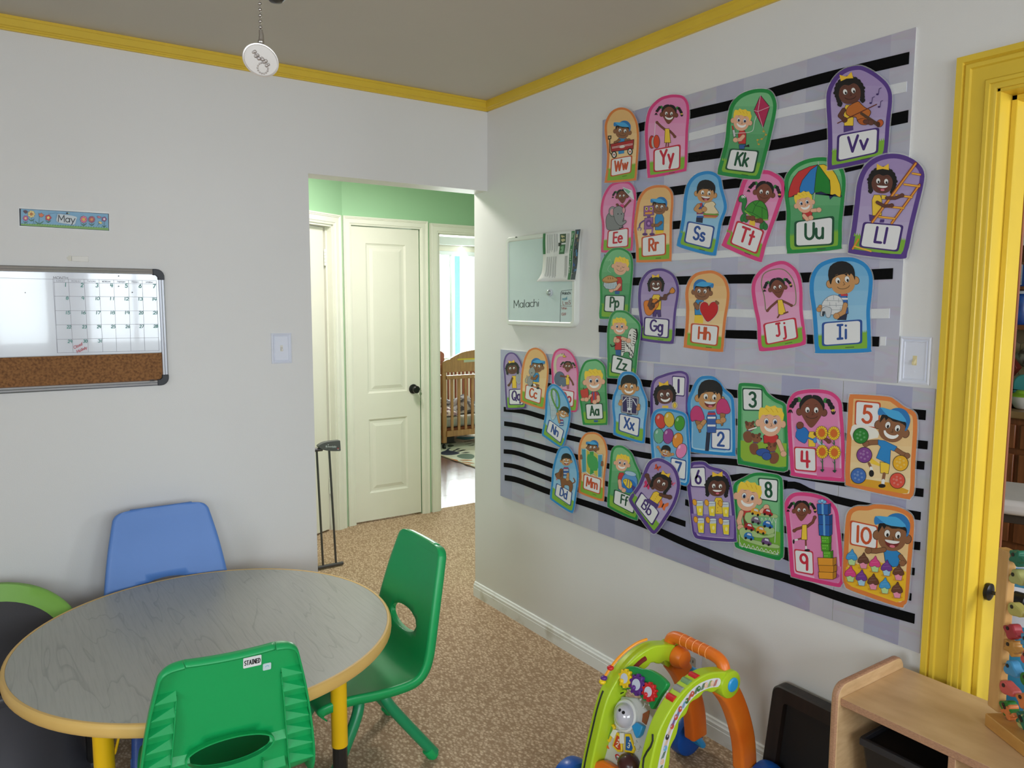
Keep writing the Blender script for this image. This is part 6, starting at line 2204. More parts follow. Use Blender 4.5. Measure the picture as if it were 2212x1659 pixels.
def display_board(label, ya, yb, z0, z1, seams, bands, strips, thick, seed):
    rb = random.Random(seed)
    t = thing('display_board', label, 'display board', (0, (ya + yb) / 2, z0))
    # panels between the folds, each its own piece
    ed = [ya] + seams + [yb]
    for k in range(len(ed) - 1):
        a, b = ed[k], ed[k + 1]
        MB().box(-thick, -.0004, b + .0012, a - .0012, z0 + rb.uniform(0, .003), z1 - rb.uniform(0, .003)).build('board_panel', M_CORE, t)
    # overlapping vertical runs of silver foil
    y = ya - .001
    k = 0
    while y > yb + .002:
        w_ = rb.choice(bands)
        y2 = max(yb + .001, y - w_)
        if y2 - yb < .02:
            y2 = yb + .001
        for s in seams:
            if y > s + .004 and y2 < s + .0015:
                y2 = s + .0015
            if abs(y - s) < .002:
                y = s - .0015
        MB().box(-thick - .0006 - .0003 * (k % 2), -thick, y2, y, z0 + .001, z1 - .001).build('foil_strip', FOILS[(k * 2 + rb.randrange(2)) % 3], t)
        y = y2
        k += 1
    for kind, pts, h in strips:
        path = [wq(px, py) for px, py in pts]
        if len(path) > 2:
            path = crom(path, 5, False)
        mb = MB()
        up, lo = [(a, b + h / 2) for a, b in path], [(a, b - h / 2) for a, b in path]
        mb.prism(up + list(reversed(lo)), FW_, thick + .0009, thick + .0030)
        mb.build('hook_strip' if kind == 'k' else 'loop_strip', M_HOOK if kind == 'k' else M_LOOP, t)
    return t


TH = .006
UB = [('k', [(1378, 276), (1494, 246), (1580, 226), (1680, 196), (1790, 166), (1963, 125)], .030),
      ('w', [(1488, 296), (1570, 275), (1680, 246), (1790, 222), (1958, 187)], .026),
      ('k', [(1376, 358), (1486, 341), (1560, 330), (1680, 311), (1790, 288), (1961, 251)], .031),
      ('k', [(1372, 425), (1450, 413), (1560, 399), (1690, 384), (1800, 366), (1865, 351)], .030),
      ('k', [(1368, 495), (1460, 486), (1580, 476), (1690, 466), (1830, 455), (1850, 452)], .028),
      ('w', [(1440, 556), (1560, 549), (1690, 540), (1830, 537)], .024),
      ('k', [(1305, 556), (1372, 552)], .022),
      ('k', [(1366, 608), (1470, 606), (1570, 603), (1640, 602), (1750, 599), (1928, 591)], .029),
      ('w', [(1364, 673), (1480, 675), (1580, 676), (1740, 680), (1921, 677)], .026),
      ('k', [(1293, 710), (1380, 715), (1470, 718), (1580, 722), (1640, 724), (1750, 733), (1898, 738)], .027),
      ('w', [(1901, 737), (1913, 737)], .024)]
display_board('upper silver foil display board with black hook strips holding letter cards', -.835, -2.047, 1.291, 2.206, [], [.085, .11, .14, .07], UB, TH, 4)


def mid(o, x, y):
    k = ZZ[o]
    return (k[0] + x / k[2], k[1] + y / k[2])


LBS = [('k', [mid('F', 750, 405), mid('F', 1190, 470), mid('F', 1580, 530), mid('F', 2085, 570), (1480, 838), (1590, 851), (1700, 864), (1830, 880), (1999, 897)], .026),
       ('k', [mid('F', 730, 600), mid('F', 1160, 690), mid('F', 1580, 755), mid('F', 2100, 850), (1480, 896), (1600, 913), (1700, 927), (1830, 944), (2003, 962)], .022),
       ('k', [(1088, 884), (1130, 889), (1175, 902), (1240, 921), (1312, 940), (1400, 952), (1480, 972), (1590, 975), (1710, 977), (1840, 990), (1996, 1006)], .022),
       ('k', [(1089, 915), (1120, 920), (1170, 932), (1250, 950), (1330, 970), (1400, 985), (1480, 993), (1590, 999), (1710, 1024), (1840, 1045), (1994, 1065)], .022),
       ('k', [(1089, 947), (1120, 951), (1200, 974), (1300, 1003), (1395, 1030), (1490, 1056), (1590, 1083), (1700, 1048), (1760, 1067), (1850, 1090), (1988, 1115)], .022),
       ('k', [(1088, 975), (1120, 980), (1190, 1006), (1300, 1042), (1395, 1070)], .021),
       ('k', [(1088, 1004), (1120, 1010), (1190, 1036), (1300, 1076), (1390, 1101), (1480, 1132)], .021),
       ('k', [(1090, 1032), (1120, 1038), (1190, 1064), (1280, 1093), (1390, 1133), (1480, 1173), (1590, 1217), (1700, 1250), (1830, 1295), (1975, 1337)], .027),
       ('k', [(1400, 1030), (1486, 1053), (1600, 1030), (1700, 1046)], .022),
       ('k', [(1480, 1085), (1590, 1120), (1700, 1145), (1830, 1162), (1987, 1180)], .022),
       ('k', [(1590, 1160), (1700, 1190), (1830, 1215), (1975, 1235)], .020),
       ('k', [(1690, 1200), (1830, 1255), (1968, 1290)], .020)]
display_board('lower silver foil display board under the letter and number cards', -.124, -2.149, .577, 1.287, [-1.139, -1.892], [.10, .16, .13, .2], LBS, TH, 9)

# ------------------------------------------------------------------ learning cards
THEME = {'o': ((226, 130, 62), (236, 190, 126), (246, 224, 176), (206, 84, 44)),
         'k': ((222, 62, 132), (232, 140, 190), (238, 190, 218), (206, 44, 66)),
         'g': ((20, 142, 66), (126, 196, 140), (70, 150, 96), (24, 84, 56)),
         'p': ((88, 58, 140), (168, 146, 196), (196, 184, 216), (70, 44, 120)),
         'b': ((28, 140, 210), (120, 184, 226), (176, 216, 240), (44, 84, 160))}
SK = {'cap': (146, 98, 66), 'blond': (238, 184, 152), 'asian': (206, 152, 98), 'curly': (104, 62, 50), 'pig': (128, 72, 54)}
INKD = (44, 26, 22)
BLK = (24, 22, 24)
WHT = (240, 240, 238)


def head(a, kid, cx, cy, r, rot=0, mouth='line', flip=1, look=(0, .1), shut=False):
    a.push(cx, cy, r, rot, flip)
    sk = SK[kid]
    dk = tuple(int(c * .62) for c in sk)
    if kid == 'curly':
        for k in range(13):
            q = radians(-200 + k * 18.5 - 0)
            a.e(1.12 * cos(q), 1.05 * sin(q) - .1, .26, .26, BLK, n=10)
        for sx in (-1, 1):
            for k in range(5):
                a.e(sx * (1.12 - .02 * k), -.2 + k * .3, .26, .22, BLK, rot=30 * sx, n=10)
                a.e(sx * (1.34 - .08 * k), -.05 + k * .3, .14, .14, BLK, n=8)
    if kid == 'pig':
        for sx in (-1, 1):
            a.e(sx * 1.18, -.85, .22, .24, (52, 140, 66), n=10)
            for k in range(3):
                a.e(sx * (1.42 + .17 * k), -.78 + k * .26, .24, .22, BLK, rot=40 * sx, n=12)
            a.e(sx * 1.86, .0, .16, .12, (232, 204, 70) if sx > 0 else (236, 110, 160), n=8)
            for k in range(3):
                a.e(sx * (1.76 + .12 * k), .2, .06, .18, BLK, rot=(k - 1) * 24, n=8)
    if kid != 'curly':
        for sx in (-1, 1):
            a.e(sx * 1.08, .22, .24, .30, sk, n=12, o=.05, oc=dk)
    if kid == 'pig':
        f = [(-.95, -.5), (-.5, -1.0), (.5, -1.0), (.95, -.5), (.98, .2), (.62, .9), (.16, 1.5), (-.16, 1.5), (-.62, .9), (-.98, .2)]
    elif kid == 'blond':
        f = [(-.92, -.55), (-.5, -.9), (.5, -.9), (.92, -.55), (.98, .2), (.78, .9), (.3, 1.28), (-.3, 1.28), (-.78, .9), (-.98, .2)]
    else:
        f = [(-.95, -.5), (-.5, -.95), (.5, -.95), (.95, -.5), (1.0, .25), (.82, .82), (.35, 1.14), (-.35, 1.14), (-.82, .82), (-1.0, .25)]
    a.p(f, sk, 3, .06, dk)
    if kid == 'blond':
        a.p([(-1.02, .0), (-1.08, -.7), (-.95, -1.15), (-.6, -1.12), (-.45, -1.38), (-.1, -1.25), (.3, -1.38), (.5, -1.2), (.9, -1.18), (.98, -.9), (1.14, -.6), (1.0, .05), (.86, -.3), (.6, -.55), (.2, -.48), (-.1, -.6), (-.45, -.5), (-.78, -.5)], (250, 214, 70), 2)
        for k in range(3):
            a.s_([(-.5 + k * .45, -1.1), (-.2 + k * .4, -.8)], .05, (226, 178, 46))
    elif kid == 'asian':
        a.p([(-1.02, .25), (-1.1, -.5), (-.85, -1.2), (-.2, -1.5), (.5, -1.4), (.98, -.95), (1.08, -.4), (1.0, .2), (.92, -.15), (.75, -.4), (.62, -.22), (.5, -.42), (.36, -.24), (.2, -.42), (-.3, -.38), (-.75, -.2), (-.9, .1)], BLK, 2)
    elif kid == 'cap':
        a.p([(-1.0, .05), (-1.05, -.6), (-.4, -.95), (.6, -.95), (1.05, -.5), (1.02, .1), (.86, -.32), (.4, -.42), (-.1, -.36), (-.5, -.5), (-.62, -.22), (-.8, -.45)], BLK, 2)
        a.p([(-.6, -.65), (-.5, -1.15), (.0, -1.45), (.6, -1.4), (1.08, -.9), (1.12, -.2), (.95, .05), (.9, -.5), (.3, -.75)], (44, 122, 190), 3, .05, (30, 84, 140))
        a.p([(-1.35, -1.05), (-.6, -1.12), (.05, -1.2), (.55, -.95), (.86, -.62), (.2, -.55), (-.55, -.6)], (74, 172, 228), 2, .05, (36, 100, 170))
        a.p([(-1.35, -1.05), (-1.4, -.7), (-1.25, -.45), (-.95, -.62), (-.7, -.66), (-1.0, -.85)], (50, 130, 196), 2)
    elif kid == 'curly':
        a.p([(-1.05, .3), (-1.15, -.4), (-.8, -1.05), (-.1, -1.25), (.6, -1.12), (1.08, -.55), (1.08, .2), (.86, -.35), (.5, -.62), (.05, -.5), (-.35, -.62), (-.8, -.35)], BLK, 3)
        a.p([(-.05, -1.15), (-.6, -1.0), (-.62, -1.6), (-.12, -1.35), (.06, -1.35), (.5, -1.68), (.56, -1.08)], (248, 202, 62), 0, .04, (206, 150, 40))
    elif kid == 'pig':
        a.p([(-1.02, .05), (-1.1, -.5), (-.7, -1.15), (-.1, -1.3), (.0, -1.12), (.1, -1.3), (.7, -1.15), (1.1, -.5), (1.02, .05), (.9, -.3), (.5, -.78), (.0, -1.0), (-.5, -.78), (-.9, -.3)], BLK, 3)
    if shut:
        for sx in (-.38, .38):
            a.s_(arc(sx, .0, .18, .12, 20, 160, 5), .05, INKD)
    else:
        for sx in (-.38, .38):
            a.e(sx, .02, .19, .25, WHT, n=12, o=.03, oc=dk)
            if kid == 'blond':
                a.e(sx + look[0] * .6 + .03, .05 + look[1] * .3, .13, .17, (44, 90, 160), n=10)
            a.e(sx + look[0] + .04, .02 + look[1], .09, .13, BLK, n=10)
            a.s_([(sx - .14, -.42), (sx + .08, -.48)], .04, dk)
    a.s_([(.05, .2), (.14, .42), (.0, .45)], .05, dk)
    if mouth == 'line':
        a.s_(arc(.02, .5, .5, .26, 10, 170, 7), .06, dk)
    elif mouth == 'big':
        o_ = arc(.05, .42, .60, .52, 8, 172, 9)
        i_ = arc(.05, .42, .46, .24, 172, 8, 9)
        a.p(o_ + i_, (250, 250, 248), 0, .04, dk)
    else:
        a.p(arc(.05, .45, .52, .52, 0, 180, 9), (120, 40, 40), 0, .04, dk)
        a.p(arc(.05, .45, .52, .22, 0, 180, 7), WHT)
        a.e(.1, .85, .2, .1, (226, 120, 140), n=8)
    a.pop()


def torso(a, x, y, w, h, col, pants=None, ph=0, skew=0):
    """simple shirt from the neck (x, y) down, trousers below"""
    if pants:
        a.p([(x - w * .42 + skew, y + h * .9), (x + w * .42 + skew, y + h * .9), (x + w * .40 + skew, y + h + ph), (x - w * .40 + skew, y + h + ph)], pants, 0, w * .04)
    a.p([(x - w * .3, y), (x + w * .3, y), (x + w * .5, y + h * .25), (x + w * .45 + skew, y + h), (x - w * .45 + skew, y + h), (x - w * .5, y + h * .25)], col, 0, w * .04)


def arm(a, kid, pts, w):
    dk = tuple(int(c * .62) for c in SK[kid])
    a.s_(pts, w * 1.25, dk)
    a.s_(pts, w, SK[kid])
    a.e(pts[-1][0], pts[-1][1], w * .75, w * .72, SK[kid], n=10, o=w * .1, oc=dk)


def stripes(a, x, y, w, h, n=5):
    for k in range(n):
        c = [(206, 60, 66), (240, 240, 238), (54, 100, 176), (240, 240, 238), (54, 100, 176)][k % 5]
        a.p([(x - w * .45, y + h * k / n), (x + w * .45, y + h * k / n), (x + w * .45, y + h * (k + .5) / n), (x - w * .45, y + h * (k + .5) / n)], c)


def inset(pts, d):
    n = len(pts)
    ar = sum(pts[i][0] * pts[(i + 1) % n][1] - pts[(i + 1) % n][0] * pts[i][1] for i in range(n))
    sg = 1 if ar > 0 else -1
    out = []
    for i in range(n):
        (xa, ya), (xb, yb) = pts[i - 1], pts[(i + 1) % n]
        tx, ty = xb - xa, yb - ya
        l = math.hypot(tx, ty) or 1
        out.append((pts[i][0] - sg * ty / l * d, pts[i][1] + sg * tx / l * d))
    if d <= 0:
        return out

    def dist(p_):
        best = 1e9
        for i in range(n):
            (x0, y0), (x1, y1) = pts[i - 1], pts[i]
            dx, dy = x1 - x0, y1 - y0
            q = dx * dx + dy * dy
            t = 0 if q == 0 else min(1, max(0, ((p_[0] - x0) * dx + (p_[1] - y0) * dy) / q))
            best = min(best, math.hypot(x0 + dx * t - p_[0], y0 + dy * t - p_[1]))
        return best
    return [p_ for p_ in out if dist(p_) > d * .93]


def clip(pts, q0, q1):
    """keep the part of a polygon on the lower side of the line q0-q1 (y down, q0 left of q1)"""
    f = lambda p: (q1[0] - q0[0]) * (p[1] - q0[1]) - (q1[1] - q0[1]) * (p[0] - q0[0])
    out = []
    for i in range(len(pts)):
        a, b = pts[i], pts[(i + 1) % len(pts)]
        fa_, fb_ = f(a), f(b)
        if fa_ >= 0:
            out.append(a)
        if (fa_ >= 0) != (fb_ >= 0):
            t = fa_ / (fa_ - fb_)
            out.append((a[0] + (b[0] - a[0]) * t, a[1] + (b[1] - a[1]) * t))
    return out


def rq(q, r=.10):
    """rounded quad tl,tr,br,bl"""
    out = []
    for i in range(4):
        p0, p1, p2 = q[i - 1], q[i], q[(i + 1) % 4]
        m0 = (p1[0] + (p0[0] - p1[0]) * r, p1[1] + (p0[1] - p1[1]) * r)
        m2 = (p1[0] + (p2[0] - p1[0]) * r, p1[1] + (p2[1] - p1[1]) * r)
        for t in (0, .33, .67, 1):
            out.append(tuple((1 - t) ** 2 * m0[d] + 2 * t * (1 - t) * p1[d] + t * t * m2[d] for d in (0, 1)))
    return out


def sub(q, x0, y0, x1, y1):
    b = lambda u, v: tuple((q[0][d] * (1 - u) + q[1][d] * u) * (1 - v) + (q[3][d] * (1 - u) + q[2][d] * u) * v for d in (0, 1))
    return [b(x0, y0), b(x1, y0), b(x1, y1), b(x0, y1)]


def card(fr, out, th, box, txt, ill, label, lvl=0, number=False, tq=None):
    k = ZZ[fr]
    bc, c1, c2, tc_ = THEME[th]
    out = crom(out, 4)
    base = TH + .0036 + lvl * .0036
    cxk = sum(p[0] for p in out) / len(out)
    cyk = sum(p[1] for p in out) / len(out)
    c0 = hit(k[0] + cxk / k[2], k[1] + cyk / k[2], 0, -base)
    t = thing('number_card' if number else 'letter_card', label, 'card', c0, 'number cards on the lower board' if number else 'letter cards on the silver boards')
    fd_ = lambda a, b, d: hit(k[0] + a / k[2], k[1] + b / k[2], 0, -base) + Vector((-d, 0, 0))
    u = (max(p[0] for p in out) - min(p[0] for p in out))
    MB().prism(inset(out, -u * .018), fd_, 0, .0006).build('laminate', M_LAM2, t)
    MB().prism(out, fd_, .0006, .0014).build('card_stock', mat('card_' + th, bc, .4, coat=.3, var=.03), t)
    a = Art(0, -base - .00142).frame(k)
    inn = inset(out, u * .062)
    a.p(inn, c1)
    n = 6
    ys = [min(p[1] for p in inn), max(p[1] for p in inn)]
    for j in range(1, n):
        y = ys[0] + (ys[1] - ys[0]) * j / n
        pl = clip(inn, (0, y), (1000, y))
        if len(pl) > 2:
            f = j / (n - 1)
            a.p(pl, tuple(int(c1[d] + (c2[d] - c1[d]) * f) for d in range(3)))
    if not number:
        tl, tr, br, bl = box
        gl = (tl[0] * .45 + bl[0] * .55, tl[1] * .45 + bl[1] * .55)
        gr = (tr[0] * .45 + br[0] * .55, tr[1] * .45 + br[1] * .55)
        pl = clip(inn, gl, gr)
        if len(pl) > 2:
            a.p(pl, (132, 186, 60))
            lx, rx = min(pl, key=lambda p: p[0]), max(pl, key=lambda p: p[0])
            hh = math.hypot(tl[0] - bl[0], tl[1] - bl[1])
            for (x0, y0), (x1, y1) in (((lx[0], gl[1] - (gl[0] - lx[0]) * (gr[1] - gl[1]) / (gr[0] - gl[0])), gl), (gr, (rx[0], gr[1] + (rx[0] - gr[0]) * (gr[1] - gl[1]) / (gr[0] - gl[0])))):
                m_ = 3
                for q in range(m_):
                    xa, xb = x0 + (x1 - x0) * q / m_, x0 + (x1 - x0) * (q + 1) / m_
                    yy = y0 + (y1 - y0) * (q + .5) / m_
                    if abs(xb - xa) < u * .15:
                        a.p([(xa, yy + hh * .04), ((xa + xb) / 2, yy - hh * .10), (xb, yy + hh * .04)], (132, 186, 60))
        mk = sub(box, .58, 1.10, .80, 1.125)
        a.p(mk, (50, 70, 40))
    else:
        a.p(inset(out, u * .062 + u * .03), c1) if th in 'bgk' else None
    pa = Art(0, -base - .00142 - a.lay * STEP).frame(k)
    pa.p(rq(box), tc_)
    bw = .055
    pa.p(rq(sub(box, bw, bw, 1 - bw, 1 - bw)), (238, 239, 241))
    if tq is None:
        lw = sum(GL[c][0] + .2 for c in txt) - .2
        bwid = math.hypot(box[1][0] - box[0][0], box[1][1] - box[0][1])
        bhei = math.hypot(box[3][0] - box[0][0], box[3][1] - box[0][1])
        # real widths on the wall (the picture foreshortens them)
        A_, B_, D_ = fd_(*box[0], 0), fd_(*box[1], 0), fd_(*box[3], 0)
        asp = (A_ - B_).length / (A_ - D_).length
        hgt = .56 if not number else .62
        wid = min(lw * hgt / asp * 1.0, .80)
        v0 = .17 if not any(c in 'gjpqy' for c in txt) else .13
        v1 = v0 + hgt
        if number:
            v0, v1 = .19, .81
        tq = sub(box, .5 - wid / 2, v0, .5 + wid / 2, v1)
    pa.text(txt, tq, .175, tc_, .2)
    a.lay = a.lay + pa.lay + 1
    ill(a)
    pa.build('number_panel' if number else 'letter_panel', M_PRINT, t)
    a.build('illustration', M_PRINT, t)
    return t


M_LAM2 = bpy.data.materials.new('clear_laminate')
M_LAM2.use_nodes = True
_n = M_LAM2.node_tree.nodes
_l = M_LAM2.node_tree.links
_t = _n.new('ShaderNodeBsdfTransparent')
_x = _n.new('ShaderNodeMixShader')
_x.inputs[0].default_value = .22
_n['Principled BSDF'].inputs['Base Color'].default_value = (.85, .87, .88, 1)
_n['Principled BSDF'].inputs['Roughness'].default_value = .12
_l.new(_t.outputs[0], _x.inputs[1])
_l.new(_n['Principled BSDF'].outputs[0], _x.inputs[2])
_l.new(_x.outputs[0], _n['Material Output'].inputs[0])

BLU_T, RED_S, YEL_S, JEAN, NAVY_P, PUR_P = (52, 146, 206), (206, 56, 56), (248, 208, 66), (48, 96, 160), (38, 46, 72), (84, 60, 130)


def i_W(a):
    a.s_([(182, 880), (182, 1020), (215, 1060)], 9, BLK).p([(162, 845), (200, 842), (198, 880), (164, 888)], BLK).p([(172, 855), (190, 853), (188, 872), (174, 876)], (226, 190, 140))
    torso(a, 318, 865, 105, 80, BLU_T)
    a.p([(272, 1000), (335, 985), (335, 1030), (275, 1040)], BLU_T)
    head(a, 'cap', 318, 790, 72, 6)
    arm(a, 'cap', [(285, 890), (242, 918)], 22)
    arm(a, 'cap', [(350, 890), (385, 890)], 22)
    a.p([(192, 935), (438, 885), (430, 985), (200, 1015)], (176, 44, 46), 0, 5)
    a.s_([(210, 978), (425, 940)], 4, WHT).s_([(210, 966), (425, 928)], 4, WHT).e(315, 962, 30, 13, (226, 222, 214), rot=-10)
    for x, y in ((230, 1045), (398, 1012)):
        a.e(x, y, 28, 38, BLK).e(x, y, 18, 27, (230, 226, 216)).e(x, y, 7, 10, (190, 60, 50))


def i_Y(a):
    a.s_([(663, 700), (655, 850)], 5, WHT)
    arm(a, 'pig', [(770, 785), (720, 745), (680, 705)], 20)
    arm(a, 'pig', [(815, 795), (850, 830), (868, 855)], 20)
    a.p([(765, 770), (810, 770), (825, 920), (760, 920)], YEL_S, 0, 4)
    a.s_([(780, 920), (775, 958)], 12, SK['pig']).s_([(802, 920), (800, 955)], 12, SK['pig'])
    head(a, 'pig', 808, 610, 72, 3, 'big')
    a.e(628, 912, 28, 66, (206, 52, 34), o=4).e(645, 915, 20, 56, (190, 186, 180)).e(678, 908, 30, 68, (224, 74, 40), o=4)


def i_K(a):
    a.p([(1545, 940), (1615, 935), (1600, 985), (1548, 985)], JEAN, 0, 4).p([(1590, 960), (1650, 935), (1655, 965)], BLK)
    torso(a, 1578, 790, 85, 140, RED_S)
    arm(a, 'blond', [(1590, 850), (1560, 885), (1508, 890)], 34)
    a.p([(1475, 785), (1500, 780), (1512, 850), (1488, 862)], (206, 208, 210), 0, 4).p([(1468, 742), (1480, 738), (1492, 780), (1478, 785)], RED_S)
    a.s_([(1505, 820), (1620, 812), (1690, 790), (1708, 700), (1745, 590)], 5, WHT, 4)
    a.p([(1772, 420), (1868, 540), (1798, 762), (1702, 580)], (186, 44, 90), 0, 5).s_([(1772, 420), (1745, 590), (1798, 762)], 5, (226, 200, 206)).s_([(1702, 580), (1745, 590), (1868, 540)], 5, (226, 200, 206))
    a.s_([(1798, 770), (1825, 830), (1790, 880), (1740, 890), (1745, 940)], 4, (190, 150, 70), 4)
    for x, y in ((1805, 800), (1830, 835), (1785, 880), (1742, 890), (1755, 935)):
        a.e(x, y, 12, 10, (206, 170, 66), n=8)
    head(a, 'blond', 1575, 680, 86, 8, 'big')


def i_V(a):
    a.p([(788, 950), (900, 930), (905, 1000), (788, 1030)], PUR_P)
    torso(a, 850, 700, 120, 250, YEL_S)
    arm(a, 'curly', [(790, 760), (745, 830), (800, 878)], 44)
    head(a, 'curly', 858, 535, 132, -10)
    a.p([(820, 800), (850, 720), (960, 660), (1000, 690), (1045, 730), (1110, 770), (1100, 830), (1010, 920), (960, 900), (940, 850), (870, 840)], (196, 110, 46), 3, 6)
    a.p([(960, 880), (1000, 935), (1080, 930), (1070, 860)], (186, 96, 40), 3, 5)
    a.p([(1000, 780), (1230, 930), (1200, 965), (985, 810)], (90, 62, 44))
    a.e(1225, 920, 36, 44, (200, 96, 46), rot=30, o=5).e(1205, 935, 24, 34, (80, 44, 30))
    arm(a, 'curly', [(1050, 900), (1120, 910)], 44)
    a.s_([(720, 920), (1185, 695)], 12, (110, 50, 36))
    for x, y in ((1195, 575), (1115, 680), (1215, 725)):
        a.e(x, y, 15, 11, (56, 30, 100)).s_([(x + 12, y), (x + 22, y - 66), (x + 46, y - 76)], 7, (56, 30, 100))


def i_U(a):
    a.p([(155, 355), (215, 330), (240, 350), (250, 345)], NAVY_P)
    a.p([(370, 330), (420, 312), (480, 335), (490, 375), (520, 345), (572, 355), (575, 335)], (30, 40, 90), 2)
    a.p([(160, 355), (175, 260), (240, 150), (395, 95), (300, 180), (250, 310), (210, 335)], RED_S, 2, 4)
    a.p([(250, 318), (270, 220), (395, 95), (370, 310), (330, 325), (290, 305)], (44, 130, 206), 2, 4)
    a.p([(395, 95), (450, 140), (490, 230), (490, 330), (420, 310), (370, 318), (372, 250)], (30, 136, 50), 2, 4)
    a.p([(400, 97), (500, 120), (570, 250), (574, 355), (530, 330), (492, 332), (490, 220)], (246, 206, 50), 2, 4)
    a.s_([(398, 70), (400, 95)], 6, (190, 190, 190)).s_([(370, 320), (350, 450)], 6, (200, 200, 200))
    torso(a, 310, 460, 80, 70, RED_S)
    head(a, 'blond', 285, 395, 64, -14, 'big')
    arm(a, 'blond', [(285, 500), (310, 530), (340, 518)], 26)
    arm(a, 'blond', [(350, 460), (405, 455)], 26)


def i_L(a):
    a.p([(800, 490), (850, 500), (845, 545), (805, 545)], PUR_P).p([(890, 530), (925, 530), (920, 555), (885, 555)], PUR_P)
    torso(a, 865, 335, 80, 165, YEL_S)
    a.p([(900, 335), (940, 340), (938, 372), (900, 370)], YEL_S, 0, 3)
    head(a, 'curly', 908, 225, 84, 4, 'open')
    OR_ = (206, 110, 40)
    a.s_([(830, 550), (1175, 85)], 24, (150, 70, 30)).s_([(832, 552), (1177, 87)], 13, (236, 160, 60))
    a.s_([(985, 560), (1205, 255)], 22, (150, 70, 30)).s_([(985, 562), (1206, 257)], 12, (236, 160, 60))
    for (x0, y0), (x1, y1) in (((1150, 165), (1212, 175)), ((1085, 252), (1205, 268)), ((1020, 338), (1145, 355)), ((950, 428), (1080, 442)), ((885, 510), (1010, 525))):
        a.s_([(x0, y0), (x1, y1)], 18, (180, 100, 36)).s_([(x0, y0), (x1, y1)], 11, (244, 184, 70))
    arm(a, 'curly', [(945, 360), (1010, 362), (1068, 340)], 22)
    arm(a, 'curly', [(870, 395), (925, 425), (985, 420)], 22)
    a.s_([(675, 765), (720, 690)], 14, (226, 140, 50)).s_([(690, 745), (820, 785)], 12, (244, 184, 70))


def i_I(a):
    a.p([(565, 1280), (630, 1275), (620, 1332), (548, 1332)], NAVY_P)
    a.p([(560, 1130), (625, 1120), (636, 1280), (570, 1290)], (52, 110, 190), 0, 4)
    stripes(a, 605, 1125, 62, 150)
    head(a, 'asian', 590, 1010, 98, -8)
    a.p([(420, 1240), (440, 1180), (490, 1140), (545, 1135), (590, 1170), (600, 1240), (580, 1280), (520, 1290), (430, 1275)], (226, 228, 230), 3, 4, (130, 140, 150))
    for q in ((430, 1215, 598, 1215), (450, 1175, 585, 1180), (428, 1250, 590, 1252)):
        a.s_([(q[0], q[1]), (q[2], q[3])], 3, (140, 150, 160))
    for x, y in ((470, 1150), (520, 1138), (560, 1160), (490, 1190), (540, 1195), (575, 1230)):
        a.s_([(x, y), (x + 2, y + 32)], 3, (140, 150, 160))
    a.p([(415, 1295), (430, 1240), (465, 1225), (505, 1245), (490, 1310), (462, 1305), (455, 1270), (440, 1300)], (206, 210, 216), 3, 4, (120, 130, 140)).p([(428, 1296), (432, 1262), (455, 1262), (442, 1302)], (50, 60, 74))
    arm(a, 'asian', [(415, 1225), (405, 1248)], 26)
    arm(a, 'asian', [(615, 1210), (600, 1270), (545, 1300)], 32)


def i_E(a):
    arm(a, 'pig', [(325, 390), (365, 345), (395, 310)], 17)
    torso(a, 312, 350, 50, 120, (226, 60, 130))
    head(a, 'pig', 312, 258, 52, -4)
    arm(a, 'pig', [(290, 380), (262, 352)], 17)
    a.p([(150, 480), (190, 430), (250, 420), (320, 440), (330, 540), (290, 610), (170, 620), (145, 560)], (136, 138, 140), 3, 4)
    a.e(215, 425, 38, 52, (150, 150, 152), o=4).e(210, 430, 22, 34, (220, 160, 170))
    a.p([(225, 400), (280, 365), (330, 400), (335, 470), (320, 530), (350, 515), (355, 540), (300, 575), (255, 540), (230, 480)], (146, 148, 150), 3, 4)
    a.e(332, 410, 14, 30, (220, 160, 170), o=3).e(272, 450, 5, 9, BLK, n=8).e(308, 450, 5, 9, BLK, n=8)
    a.p([(320, 165), (360, 180), (420, 200), (445, 300), (420, 290), (380, 250), (340, 210)], (226, 228, 232)).p([(322, 175), (370, 190), (405, 215), (380, 240)], (128, 190, 160))
    a.e(318, 592, 16, 6, BLK, rot=-20, n=8).e(290, 600, 8, 5, BLK, n=8)


def i_R(a):
    a.p([(665, 620), (748, 610), (748, 648), (665, 662)], (246, 204, 50))
    torso(a, 705, 450, 95, 170, BLU_T)
    head(a, 'cap', 706, 372, 70, 4)
    M = (160, 106, 170)
    a.p([(545, 370), (645, 362), (648, 460), (542, 472)], M, 0, 5, (90, 50, 100))
    for x in (572, 620):
        a.e(x, 395, 15, 19, (240, 216, 90), n=10).e(x, 395, 7, 9, BLK, n=8)
    a.p([(553, 432), (632, 426), (632, 450), (556, 456)], (236, 160, 70), 0, 3).e(595, 418, 9, 7, (206, 60, 60), n=8)
    a.p([(575, 466), (615, 464), (612, 490), (578, 492)], (120, 80, 140))
    a.p([(552, 495), (640, 485), (640, 605), (546, 612)], M, 0, 5, (90, 50, 100)).e(595, 550, 32, 40, (120, 70, 140), n=12).e(595, 550, 14, 17, (190, 140, 200), n=10)
    a.s_([(545, 520), (505, 550), (495, 595)], 14, (100, 70, 140), 3).s_([(484, 622), (480, 600), (500, 590), (515, 605), (508, 625)], 8, (130, 110, 180), 3)
    arm(a, 'cap', [(725, 540), (690, 570), (640, 570)], 26)
    for x in (560, 635):
        a.s_([(x, 610), (x - 4, 650)], 16, M).e(x - 5, 664, 28, 15, (96, 60, 120))


